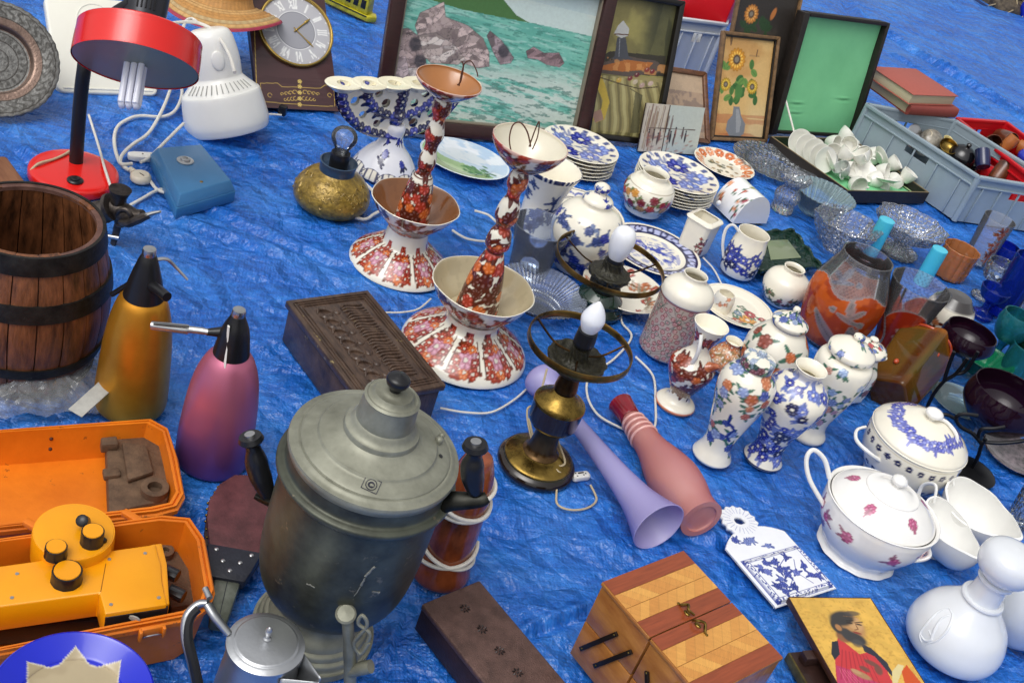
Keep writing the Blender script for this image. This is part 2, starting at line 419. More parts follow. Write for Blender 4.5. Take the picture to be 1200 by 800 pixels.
# ------------------------------------------------------------ the tarpaulin, one sheet past the horizon of the picture
def tarp():
    xs = np.concatenate([np.linspace(-9, -1.75, 30), np.linspace(-1.74, 2.3, 450), np.linspace(2.31, 12, 34)])
    ys = np.concatenate([np.linspace(-1, .75, 30), np.linspace(.76, 3.0, 330), np.linspace(3.008, 4.6, 190), np.linspace(4.62, 6.2, 60), np.linspace(6.3, 16, 40)])
    X, Y = np.meshgrid(xs, ys); x = X.ravel(); y = Y.ravel()
    wx = x+.06*(fbm(x*5, y*5, 3, 1)-.5); wy = y+.06*(fbm(x*5, y*5, 3, 2)-.5)
    def ridge(a, sx, sy, seed, o=3):
        c, s_ = math.cos(a), math.sin(a); u = (wx*c+wy*s_)*sx; v = (-wx*s_+wy*c)*sy
        return 1-np.abs(2*fbm(u, v, o, seed)-1)*2.2
    def rot(a_, sx, sy): c, s_ = math.cos(a_), math.sin(a_); return (wx*c+wy*s_)*sx, (-wx*s_+wy*c)*sy
    z = 0
    for a_, sx, sy, am, sd_ in ((.3, 2.6, 5, .012, 1), (-.6, 5, 9, .009, 2), (1.1, 8, 15, .0065, 3), (-.2, 14, 20, .0042, 4), (2.0, 22, 34, .0026, 5)):
        z = z+am*(tn(*rot(a_, sx, sy), sd_)-.5)
    z = z+.006*np.clip(ridge(R(84), 3.2, 1.2, 11), -.4, 1)+.004
    z = np.minimum(z, .012)
    z = z-.014
    def fold(p0, p1, dep, wd, step=0.):
        a = G(*p0); b = G(*p1); ex, ey = b.x-a.x, b.y-a.y; L = math.hypot(ex, ey)
        wob = .012*(fbm(x*3, y*3, 2, 71)-.5)
        t = ((x-a.x)*ex+(y-a.y)*ey)/L/L; dd = ((x-a.x)*ey-(y-a.y)*ex)/L+wob
        f = sm(t, -.05, .08)*(1-sm(t, .92, 1.05))
        return f*(-dep*np.exp(-(dd/wd)**2)+.7*dep*np.exp(-((dd+1.6*wd)/(1.3*wd))**2)+step*sm(dd, -wd, wd))
    for a in [((975, 0), (1260, 175), .024, .020), ((1040, 60), (1165, 130), .014, .016), ((1092, 72), (1230, 150), .024, .020), ((1060, -10), (1240, 50), .024, .03),
              ((1100, 12), (1260, 58), .022, .022), ((600, 752), (705, 708), .014, .008), ((905, 10), (1010, 60), .014, .02), ((20, 170), (60, 215), .016, .012),
              ((455, 790), (480, 715), .010, .006), ((230, 240), (420, 320), .010, .012), ((1080, 560), (1220, 600), .012, .010), ((1060, 575), (1190, 640), .010, .01), ((150, 240), (330, 300), .010, .014),
              ((190, 560), (255, 640), .007, .01), ((760, 620), (960, 660), .008, .015), ((1010, 405), (1060, 480), .012, .010), ((300, 20), (445, 90), .010, .014), ((340, 185), (400, 215), .012, .01)]:
        z = z+fold(*a)
    z += .10*sm(y, 6.0, 7.0)*fbm(x*1.5, y*1.5, 3, 9)
    V = np.stack([x, y, z], 1); nx = len(xs); ny = len(ys)
    i = np.arange(ny-1)[:, None]*nx; k = np.arange(nx-1)[None, :]
    F = np.stack([i+k, i+k+1, i+nx+1+k, i+nx+k], -1).reshape(-1, 4).tolist()
    m = bpy.data.materials.new('blue_tarpaulin'); m.use_nodes = True; n = m.node_tree; N = n.nodes; L = n.links
    b = N['Principled BSDF']; b.inputs['Roughness'].default_value = .3; b.inputs['Specular IOR Level'].default_value = .5
    tc = N.new('ShaderNodeTexCoord')
    def nd(t, **k):
        q = N.new(t)
        for a, v in k.items(): q.inputs[a].default_value = v
        return q
    def mapping(sc, rz):
        q = N.new('ShaderNodeMapping'); q.vector_type = 'TEXTURE'; q.inputs['Scale'].default_value = (1/sc[0], 1/sc[1], 1); q.inputs['Rotation'].default_value = (0, 0, rz); L.new(tc.outputs['Object'], q.inputs[0]); return q
    # crumple: faceted small creases in two scales
    nw = nd('ShaderNodeTexNoise', Scale=14., Detail=4.); L.new(tc.outputs['Object'], nw.inputs['Vector'])
    ad = N.new('ShaderNodeVectorMath'); ad.operation = 'MULTIPLY_ADD'; ad.inputs[1].default_value = (.045, .045, .0); L.new(nw.outputs['Color'], ad.inputs[0]); L.new(tc.outputs['Object'], ad.inputs[2])
    def math_(op, a, b_):
        q = N.new('ShaderNodeMath'); q.operation = op
        for i, v in enumerate((a, b_)):
            if isinstance(v, (int, float)): q.inputs[i].default_value = v
            else: L.new(v, q.inputs[i])
        return q.outputs[0]
    def facets(sc, rz, st, k=.3):          # distance to the nearest cell border is piecewise flat: small planes meeting in straight creases
        q = N.new('ShaderNodeMapping'); q.vector_type = 'TEXTURE'; q.inputs['Scale'].default_value = (1/st[0], 1/st[1], 1); q.inputs['Rotation'].default_value = (0, 0, rz); L.new(sw.outputs[0], q.inputs[0])
        v = N.new('ShaderNodeTexVoronoi'); v.voronoi_dimensions = '2D'; v.feature = 'DISTANCE_TO_EDGE'; v.inputs['Scale'].default_value = sc; L.new(q.outputs[0], v.inputs['Vector'])
        return math_('MULTIPLY', v.outputs['Distance'], k/sc)
    n0 = nd('ShaderNodeTexNoise', Scale=5., Detail=1.); L.new(tc.outputs['Object'], n0.inputs['Vector'])
    sw = N.new('ShaderNodeVectorMath'); sw.operation = 'MULTIPLY_ADD'; sw.inputs[1].default_value = (.05, .05, 0); L.new(n0.outputs['Color'], sw.inputs[0]); L.new(tc.outputs['Object'], sw.inputs[2])
    na = nd('ShaderNodeTexNoise', Scale=60., Detail=6., Roughness=.65); L.new(ad.outputs[0], na.inputs['Vector'])
    h = math_('ADD', facets(9, .5, (.5, 1, 1), .40), math_('SUBTRACT', facets(17, -.7, (.45, 1, 1), .38), facets(23, 1.3, (.5, 1, 1), .36)))
    h = math_('ADD', h, math_('SUBTRACT', facets(44, .2, (.45, 1, 1), .30), facets(61, 1.8, (.5, 1, 1), .28))); h = math_('ADD', h, math_('SUBTRACT', facets(130, 1.0, (.5, 1, 1), .22), facets(160, -.5, (.5, 1, 1), .2)))
    h = math_('ADD', h, math_('MULTIPLY', na.outputs[0], .0006))
    wq = mapping((1, 1, 1), R(17)); wv = N.new('ShaderNodeTexWave'); wv.inputs['Scale'].default_value = 48; wv.inputs['Distortion'].default_value = .8; wv.inputs['Detail Scale'].default_value = .4; L.new(wq.outputs[0], wv.inputs['Vector'])
    wq2 = mapping((1, 1, 1), R(107)); wv2 = N.new('ShaderNodeTexWave'); wv2.inputs['Scale'].default_value = 48; wv2.inputs['Distortion'].default_value = .8; wv2.inputs['Detail Scale'].default_value = .4; L.new(wq2.outputs[0], wv2.inputs['Vector'])
    h = math_('ADD', h, math_('MULTIPLY', math_('ADD', wv.outputs['Fac'], wv2.outputs['Fac']), .00022))
    # crease glints painted into the colour: a web of thin paler lines
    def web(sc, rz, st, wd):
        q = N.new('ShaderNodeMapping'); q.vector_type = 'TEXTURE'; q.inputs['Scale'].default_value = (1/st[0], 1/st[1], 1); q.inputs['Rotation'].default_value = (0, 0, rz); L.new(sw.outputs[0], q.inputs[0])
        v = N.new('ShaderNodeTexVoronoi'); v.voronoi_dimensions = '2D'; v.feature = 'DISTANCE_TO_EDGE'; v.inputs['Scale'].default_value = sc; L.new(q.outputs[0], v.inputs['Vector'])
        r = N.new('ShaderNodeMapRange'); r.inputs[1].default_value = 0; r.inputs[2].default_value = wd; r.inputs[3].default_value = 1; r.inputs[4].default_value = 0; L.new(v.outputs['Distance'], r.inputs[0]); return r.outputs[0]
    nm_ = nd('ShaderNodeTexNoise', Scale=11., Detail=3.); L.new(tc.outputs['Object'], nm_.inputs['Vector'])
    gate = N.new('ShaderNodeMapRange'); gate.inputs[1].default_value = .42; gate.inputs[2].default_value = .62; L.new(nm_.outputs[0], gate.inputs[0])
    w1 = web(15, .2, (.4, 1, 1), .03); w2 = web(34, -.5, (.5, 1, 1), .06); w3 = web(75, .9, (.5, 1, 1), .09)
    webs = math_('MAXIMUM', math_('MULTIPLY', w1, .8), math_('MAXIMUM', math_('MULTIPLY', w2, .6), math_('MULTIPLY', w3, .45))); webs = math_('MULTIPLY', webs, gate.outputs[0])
    h = math_('ADD', h, math_('MULTIPLY', math_('ADD', w1, math_('MULTIPLY', w2, .6)), .0010))
    bp = nd('ShaderNodeBump', Strength=.8, Distance=1.0); L.new(h, bp.inputs['Height']); L.new(bp.outputs[0], b.inputs['Normal'])
    # colour: dusty blue, with sky reflections on creases and folds painted in paler
    rp = N.new('ShaderNodeValToRGB'); e = rp.color_ramp.elements
    e[0].position = .34; e[0].color = (.008, .088, .40, 1); e[1].position = .66; e[1].color = (.018, .165, .62, 1)
    x_ = rp.color_ramp.elements.new(.5); x_.color = (.012, .122, .52, 1)
    nc = nd('ShaderNodeTexNoise', Scale=60., Detail=6., Roughness=.65); q3 = mapping((.5, 1, 1), R(30)); L.new(q3.outputs[0], nc.inputs['Vector']); L.new(nc.outputs[0], rp.inputs[0])
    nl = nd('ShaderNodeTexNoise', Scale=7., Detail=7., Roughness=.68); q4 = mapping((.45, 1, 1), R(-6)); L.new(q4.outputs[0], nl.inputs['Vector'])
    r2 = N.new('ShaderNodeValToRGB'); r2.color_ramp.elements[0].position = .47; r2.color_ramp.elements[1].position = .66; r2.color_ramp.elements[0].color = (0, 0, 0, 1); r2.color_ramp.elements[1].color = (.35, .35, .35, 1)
    L.new(nl.outputs[0], r2.inputs[0]); mx = N.new('ShaderNodeMix'); mx.data_type = 'RGBA'; L.new(r2.outputs[0], mx.inputs[0]); L.new(rp.outputs[0], mx.inputs[6]); mx.inputs[7].default_value = (.05, .28, .76, 1)  # paler stretched patches: sky sheen on the folds, painted into the colour
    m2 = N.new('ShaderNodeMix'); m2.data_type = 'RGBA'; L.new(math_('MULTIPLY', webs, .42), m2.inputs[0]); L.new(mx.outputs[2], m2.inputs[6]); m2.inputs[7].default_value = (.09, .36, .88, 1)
    lw = math_('MAXIMUM', math_('GREATER_THAN', wv.outputs['Fac'], .86), math_('GREATER_THAN', wv2.outputs['Fac'], .86)); g2 = N.new('ShaderNodeMapRange'); g2.inputs[1].default_value = .58; g2.inputs[2].default_value = .40; L.new(nl.outputs[0], g2.inputs[0])
    nf = nd('ShaderNodeTexNoise', Scale=1.7, Detail=5., Roughness=.6); L.new(tc.outputs['Object'], nf.inputs['Vector']); rf = N.new('ShaderNodeMapRange'); rf.inputs[1].default_value = .48; rf.inputs[2].default_value = .68; rf.inputs[4].default_value = .42; L.new(nf.outputs[0], rf.inputs[0])
    m4 = N.new('ShaderNodeMix'); m4.data_type = 'RGBA'; L.new(rf.outputs[0], m4.inputs[0]); L.new(m2.outputs[2], m4.inputs[6]); m4.inputs[7].default_value = (.07, .24, .62, 1); m2 = m4
    m3 = N.new('ShaderNodeMix'); m3.data_type = 'RGBA'; L.new(math_('MULTIPLY', math_('MULTIPLY', lw, g2.outputs[0]), .38), m3.inputs[0]); L.new(m2.outputs[2], m3.inputs[6]); m3.inputs[7].default_value = (.002, .04, .26, 1)
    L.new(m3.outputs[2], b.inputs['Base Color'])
    return add('ground_tarpaulin', (V, F), m, kind='structure', ang=None)
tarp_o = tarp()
# ============================================================ helpers for wares
def pot(name, label, cat, b, top, pts, m=None, paint=None, base=CREAM, group=None, wall=None, floor=None, seg=96, sub=5, scal=None, z0=0.0, rot=0, sq=None, ang=35, rt=None):
    """round ware; returns its root (an Empty), its body mesh, position, height"""
    P, h, pr = prof(b, top, pts, z0)
    root = rt or thing(name, label, cat, (P.x, P.y, z0), group)
    if rot: root.rotation_euler.z = R(rot)
    fl = floor*h if floor is not None else None
    seg = max(seg, 112) if paint else seg
    V, F, I = lathe(pr, seg, min(sub, 6) if paint else sub, wall, fl, scal, sq, fine=.0029 if paint else None)
    cols = None
    if paint is not None:
        rm = max(p[0] for p in pr); per = 2*PI*rm
        U = ((I['th']+PI/2) % (2*PI))*rm
        U = np.where(U > per/2, U-per, U)
        ik = Ink(U, I['z'], base, per); ik.r = I['r']; ik.th = I['th']; ik.h = h; ik.R = rm; ik.inner = I['inner']; ik.X = V[:, 0]; ik.Y = V[:, 1]; ik.clip = (~I['inner']).astype(float); ik.kf = np.clip(I['r']/rm, .3, 1); ik.kv = I['kv']
        paint(ik); cols = ik.c
    o = add('body', (V, F), m or M_glaze, root, cols=cols, ang=ang)
    return root, o, P, h, pr
def on(root, pts):                            # world points into the frame of an unrotated root
    return [Vector(p)-root.location for p in pts]
def strip(px, y=None, z=None):                # pixels to points at distance y or height z
    return [W(a, b, y) if y is not None else G(a, b, z) for a, b in px]
def cable(px, r, root=None, name='cable', label=None, zs=.004, m=None, n=8, seg=8, cat='cable'):
    zl = zs if hasattr(zs, '__len__') else [zs]*len(px)
    pts = [G(a, b, z) for (a, b), z in zip(px, zl)]
    if root is None:
        o = pts[0].copy(); o.z = 0; q = [p-o for p in pts]
        return add(name, tube(sp(q, n), r, seg), m or M_cord, loc=o, label=label, cat=cat)
    return add(name, tube(sp(on(root, pts), n), r, seg), m or M_cord, root)

# ============================================================ 1 barrel
def barrel():
    P, h, pr = prof((26, 418), (36, 258), [(0, 74), (.12, 82), (.3, 91), (.5, 95), (.72, 91), (.9, 85), (1, 82)])
    root = thing('wooden_barrel', 'open wooden barrel with dark iron hoops beside the orange siphon', 'barrel', P)
    mw = mat('barrel_oak', hx('8C5634'), .45, col2=hx('3A2214'), vs=14, stretch=(4, 4, .8), bump=.6, bs=60, coat=.05, rvar=.12, wear=.33, wcol=hx('5E3A26'))
    mi = mat('hoop_iron', hx('3A3936'), .5, .7, col2=hx('1D1B1A'), vs=30, bump=.3, wear=.36, wcol=hx('6A665E'))
    mr = mat('barrel_end_grain', hx('6A4A40'), .6, col2=hx('4A302A'), vs=40, bump=.4)
    d = dens(pr, 4); N_ = 20; g = random.Random(3)
    for k in range(N_):
        a0 = 2*PI*k/N_+.008; a1 = 2*PI*(k+1)/N_-.008; q = 5; V = []; F = []
        th = .012; dr = g.uniform(-.0008, .0008); dz = g.uniform(-.003, .003); n = len(d)
        for side in (0, 1):
            for r, z in d:
                rr = r+dr-(th if side else 0); z2 = z+(dz if z > h*.5 else 0)
                for j in range(q+1):
                    a = a0+(a1-a0)*j/q; e = .0012 if j in (0, q) else 0
                    V.append(((rr-(e if not side else 0))*math.cos(a), (rr-(e if not side else 0))*math.sin(a), z2))
        def ix(s, i, j): return s*n*(q+1)+i*(q+1)+j
        for i in range(n-1):
            for j in range(q):
                F.append((ix(0, i, j), ix(0, i, j+1), ix(0, i+1, j+1), ix(0, i+1, j))); F.append((ix(1, i, j+1), ix(1, i, j), ix(1, i+1, j), ix(1, i+1, j+1)))
            F.append((ix(0, i, 0), ix(0, i+1, 0), ix(1, i+1, 0), ix(1, i, 0))); F.append((ix(0, i+1, q), ix(0, i, q), ix(1, i, q), ix(1, i+1, q)))
        for j in range(q):
            F.append((ix(0, n-1, j), ix(0, n-1, j+1), ix(1, n-1, j+1), ix(1, n-1, j)))
        o = add('stave', (np.array(V), F), mw, root, ang=50)
    zz = [p[1] for p in d]; rr = [p[0] for p in d]
    for t0, t1 in ((.90, 1.012), (.61, .72), (.19, .26), (-.01, .05)):
        za, zb = max(.001, t0*h), t1*h; ra, rb = np.interp(za, zz, rr), np.interp(min(zb, h), zz, rr)
        V, F, I = lathe([(ra-.004, za, 1), (ra+.0035, za, 1), ((ra+rb)/2+.004, (za+zb)/2), (rb+.0035, zb, 1), (rb-.002, zb, 1), (rb-.004, (za+zb)/2)], 72, 3)
        keep = [f for f in F if all(math.hypot(V[i][0], V[i][1]) > .02 for i in f)]
        add('hoop', (V, keep), mi, root, ang=40)
    V, F, I = lathe([(rr_-.006, z_) for rr_, z_ in zip(rr, zz)], 60, 1); F = [f for f in F if all(math.hypot(V[i][0], V[i][1]) > .02 for i in f)]
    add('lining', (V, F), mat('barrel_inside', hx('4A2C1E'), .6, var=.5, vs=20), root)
    V, F, I = lathe([(0, .012), (rr[0]-.01, .012)], 48, 1); add('bottom_board', (V, F), mr, root)
    V, F, I = lathe([(rr[-1]-.012, h-.006, 1), (rr[-1]-.0115, h+.001, 1), (rr[-1]+.001, h+.002, 1), (rr[-1]+.001, h-.004)], 72, 1)
    F = [f for f in F if all(math.hypot(V[i][0], V[i][1]) > .02 for i in f)]; add('rim', (V, F), mr, root)
barrel()

# ============================================================ 2 siphons
def siphon(label, b, top, body, head, mcol, lever, mtop):
    root, o, P, h, pr = pot('soda_siphon', label, 'soda siphon', b, top, body, mcol, seg=64)
    _, _, hp = prof(b, top, head)
    add('head', lathe(hp, 40, 4)[:2], M_black, root)
    _, _, cp = prof(b, top, [(.955, 8), (.985, 8.3, 1), (1.0, 7.5, 1), (1.003, 0)])
    add('cap', lathe(cp, 28, 2)[:2], mtop, root)
    lever(root, P)
    return root
m_or = mat('orange_anodised', hx('E0A236'), .36, .7, col2=hx('C07C20'), vs=5, bump=.05, wear=.3, wcol=hx('E8B050'))
def vgrad(name, c0, c1, z0, z1, metal=.7, rough=.36):
    m = bpy.data.materials.new(name); m.use_nodes = True; N = m.node_tree.nodes; L = m.node_tree.links; b = N['Principled BSDF']
    b.inputs['Metallic'].default_value = metal; b.inputs['Roughness'].default_value = rough
    tc = N.new('ShaderNodeTexCoord'); sx = N.new('ShaderNodeSeparateXYZ'); L.new(tc.outputs['Object'], sx.inputs[0])
    mr = N.new('ShaderNodeMapRange'); mr.inputs[1].default_value = z0; mr.inputs[2].default_value = z1; L.new(sx.outputs[2], mr.inputs[0])
    nz = N.new('ShaderNodeTexNoise'); nz.inputs['Scale'].default_value = 9; L.new(tc.outputs['Object'], nz.inputs['Vector'])
    ad = N.new('ShaderNodeMath'); ad.operation = 'MULTIPLY_ADD'; ad.inputs[1].default_value = .5; L.new(nz.outputs[0], ad.inputs[0]); L.new(mr.outputs[0], ad.inputs[2])
    rp = N.new('ShaderNodeValToRGB'); rp.color_ramp.elements[0].color = tuple(c0)+(1,); rp.color_ramp.elements[1].color = tuple(c1)+(1,)
    rp.color_ramp.elements[0].position = .35; rp.color_ramp.elements[1].position = .85
    L.new(ad.outputs[0], rp.inputs[0]); L.new(rp.outputs[0], b.inputs['Base Color']); return m
m_pu = vgrad('magenta_anodised', hx('744684'), hx('BC6A84'), .03, .22, .5)
def lev1(root, P):
    y = P.y
    add('lever_arm', tube(on(root, strip([(163, 326), (146, 336), (131, 345)], y)), [.0055, .0052, .005], 12), M_black, root)
    add('nozzle', tube(on(root, [W(176, 334, y-.01), W(186, 340, y-.03), W(196, 348, y-.045)]), [.010, .009, .0085], 16), M_black, root)
    add('trigger', tube(on(root, sp([W(184, 304, y+.01), W(196, 304, y+.02), W(207, 314, y+.03), W(220, 328, y+.03)], 5)), [.0035, .003, .002], 8), M_steel, root)
siphon('orange soda siphon with black head standing between barrel and magenta siphon', (152, 474), (179, 292),
       [(0, 34, 1), (.01, 39), (.06, 41.5), (.2, 41), (.4, 39), (.55, 35), (.66, 29), (.7, 24, 1)],
       [(.66, 23.5, 1), (.69, 24), (.74, 22), (.82, 18), (.92, 12), (.96, 8.5, 1)], m_or, lev1, M_steel)
def lev2(root, P):
    y = P.y
    add('lever_tube', tube(on(root, [W(244, 389, y-.01), W(236, 387.5, y-.012), W(222, 386, y-.014), W(220, 386, y-.014), W(178, 381, y-.02)]), [.0055, .006, .0062, .0085, .0075], 16), M_steel, root)
    add('lever_slot', tube(on(root, [W(221, 383, y-.024), W(180, 379.5, y-.029)]), .0022, 6), M_black, root)
    add('joint', tube(on(root, [W(262, 389, y), W(242, 389, y-.01)]), [.010, .006], 12), M_black, root)
    add('feed_strip', tube(on(root, sp([W(268, 382, y-.021), W(266, 402, y-.023), W(263, 432, y-.034)], 4)), .0034, 8, flat=.5), mat('white_plastic', hx('E6E4DE'), .4, var=.05), root)
siphon('magenta to purple soda siphon with a steel lever behind the samovar', (248, 537), (271, 361),
       [(0, 36, 1), (.01, 41), (.06, 43), (.2, 43.5), (.4, 41.5), (.55, 37), (.66, 29), (.71, 21, 1)],
       [(.67, 21, 1), (.7, 21.5), (.78, 19.5), (.87, 16), (.93, 11), (.96, 8.5, 1)], m_pu, lev2, M_steel)

# ============================================================ 3 samovar
def samovar():
    P, h, pr = prof((374, 742), (461, 436), [(.135, 50, 1), (.148, 56), (.18, 72), (.24, 86), (.33, 93), (.46, 96), (.56, 97), (.605, 98, 1), (.612, 103), (.622, 107), (.634, 107), (.64, 103, 1), (.645, 99), (.66, 98), (.69, 98, 1)])
    root = thing('samovar', 'large tarnished metal samovar with round lid and black handles, the biggest pot', 'samovar', P)
    mb = mat('tarnished_nickel', hx('666A5C'), .42, .5, col2=hx('30302A'), vs=7, rvar=.14, bump=.45, bs=26, wear=.38, wcol=hx('7E7460'))
    ml = mat('dull_pewter', hx('9C9C8C'), .46, .35, col2=hx('6E6E60'), vs=13, rvar=.1, bump=.25, bs=26, wear=.33, wcol=hx('7D6A58'))
    add('boiler', lathe(pr, 128, 5)[:2], mb, root)
    _, _, p = prof((374, 742), (461, 436), [(0, 72, 1), (.02, 72, 1), (.022, 68), (.04, 67), (.046, 63, 1), (.06, 62), (.066, 58, 1), (.08, 56), (.1, 50), (.12, 47), (.14, 50)])
    add('pedestal', lathe(p, 96, 4)[:2], ml, root)
    _, _, p = prof((374, 742), (461, 436), [(.685, 99, 1), (.705, 102.5), (.718, 102, 1), (.722, 97), (.727, 94), (.729, 92), (.7285, 90), (.734, 88), (.75, 72.5, 1), (.757, 70.5, 1), (.76, 67), (.775, 52), (.785, 46, 1), (.80, 45), (.802, 44, 1), (.81, 40), (.825, 36.5), (.83, 35, 1), (.845, 35), (.9, 33.5), (.912, 34, 1), (.918, 31, 1), (.916, 29), (.922, 26), (.932, 23, 1), (.932, 17), (.938, 12), (.94, 9)])
    lid = add('lid', lathe(p, 128, 4)[:2], ml, root)
    _, _, p = prof((374, 742), (461, 436), [(.94, 7, 1), (.95, 8), (.965, 13), (.98, 14.5), (.99, 13), (.998, 7), (1.0, 5, 1), (1.005, 0)])
    add('knob', lathe(p, 40, 4)[:2], M_black, lid)
    def place(par, px, py):
        q, n_ = hit(par, px, py, root.location); n_ = n_ if n_.z > 0 or abs(n_.z) < .5 else -n_
        if n_.dot(q+root.location-Vector((0, 0, CAMH))) > 0: n_ = -n_
        x_ = Vector((0, 1, 0)).cross(n_).normalized(); return q, n_, basis(q+n_*.0006, x_, n_.cross(x_), n_)
    st = join(*[tube([Vector((.0075*k*math.cos(2*PI*i/24), .0075*k*math.sin(2*PI*i/24), 0)) for i in range(24)], .0006, 5, closed=True) for k in (1, .55)], mv(box(.022, .0008, .0008), T(0, .0095, 0)), mv(box(.022, .0008, .0008), T(0, -.0095, 0)), mv(box(.0008, .019, .0008), T(-.0110, 0, 0)), mv(box(.0008, .019, .0008), T(.0110, 0, 0)), tube([Vector((.003*math.cos(t), .003*math.sin(t), 0)) for t in np.linspace(.7, 5.6, 14)], .0008, 5))
    add('maker_stamp', mv(st, place(lid, 432, 566)[2]), mat('stamp_ink', hx('3A3B46'), .5, .5), lid)
    add('vent_hole', mv(lathe([(.0034, 0), (.0032, .0006, 1)], 16, 1)[:2], place(lid, 514, 531)[2]), M_black, lid)
    add('latch', mv(join(ball(.006, (0, 0, .004)), ball(.0045, (.001, .012, .006)), box(.007, .018, .006, (0, .004, 0), .001)), place(lid, 510, 515)[2]), ml, lid)
    bo = [c_ for c_ in root.children if c_.name.startswith('boiler')][0]; msc = mat('pale_scratch', hx('8A8A80'), .5, .3, var=.3, vs=90); g = random.Random(6)
    for (x0, y0), (x1, y1), n_, w_ in (((441, 661), (430, 673), 6, .0030), ((430, 675), (426, 684), 5, .0022), ((362, 684), (372, 688), 5, .0022), ((440, 691), (447, 692), 4, .0030), ((425, 686), (418, 697), 5, .0013)):
        pts = []
        for k in range(n_+1):
            q = hit(bo, x0+(x1-x0)*k/n_+g.uniform(-.5, .5), y0+(y1-y0)*k/n_+g.uniform(-.5, .5), root.location)[0]
            if q is not None: pts.append(q)
        if len(pts) > 2: add('scratch', tube([q-(q-bo.location).normalized()*w_*.75 for q in pts], [g.uniform(.55, 1)*w_ for _ in pts], 8), msc, bo)
    # handles
    y = P.y-.01
    for nm, grip, ear in (('right', [W(553, 520, y), W(552, 532, y), W(551, 548, y), W(556, 572, y)], [W(500, 588, y), W(530, 583, y-.01), W(560, 581, y-.005), W(570, 577, y)]),
                          ('left', [W(293, 520, y), W(297, 533, y), W(303, 555, y), W(315, 583, y)], [W(340, 590, y), W(325, 592, y-.005), W(310, 588, y), W(300, 584, y)])):
        hd = add('handle', tube(sp(on(root, grip), 5), [.0115, .0105, .0165, .0165, .0105], 20), M_black, root)
        g0 = on(root, grip)[0]; d = (g0-on(root, grip)[1]).normalized()
        add('handle_cap', tube([g0-d*.004, g0, g0+d*.002, g0+d*.009], [.0135, .0175, .0185, .016], 20), M_black, hd)
        add('ring', tube([g0+d*.0085, g0+d*.0125], [.008, .0075], 20), M_steel, hd)
        add('bracket', tube(sp(on(root, ear), 5), [.02, .014, .011, .008], 12, flat=.6), mat('blackened_metal', hx('3C3C36'), .4, .8, col2=hx('191917'), vs=20), root)
    # tap at the front
    y = P.y-.115
    q = on(root, [W(404, 722, y+.03), W(410, 722, y), W(414, 748, y-.005), W(417, 775, y-.005), W(418, 806, y-.005)])
    tp = add('tap', tube(sp(q, 5), [.007, .0085, .0085, .0085, .0105, .0095, .009], 18), ml, root)
    q = on(root, [W(410, 712, y+.012), W(409, 719, y-.006), W(410, 722, y-.012)]); add('flange', mv(lathe([(0, -.002), (.014, -.002, 1), (.015, 0), (.012, .003, 1), (0, .004)], 28, 2)[:2], T(*q[1])@RX(25)), ml, tp)
    q = on(root, sp([W(430, 762, y-.01), W(438, 742, y-.012), (W(424, 730, y-.012)), W(428, 720, y-.012), W(434, 732, y-.012), W(420, 752, y-.014), W(428, 765, y-.014), W(437, 752, y-.012)], 6))
    add('tap_key', tube(q, .0028, 8), ml, tp)
    q = on(root, [W(418, 787, y-.006), W(432, 782, y-.012), W(441, 780, y-.012)]); add('tap_valve', tube(q, [.009, .0105, .010], 16), ml, tp)
    for k in range(3):
        a = R(-110+120*k); c = Vector((math.cos(a)*.075, math.sin(a)*.075, .008))
        add('foot', ball(.013, tuple(c), (1, 1, .6)), ml, root)
    root.rotation_euler = (0, R(2.2), 0); root.location.x -= .012
samovar()

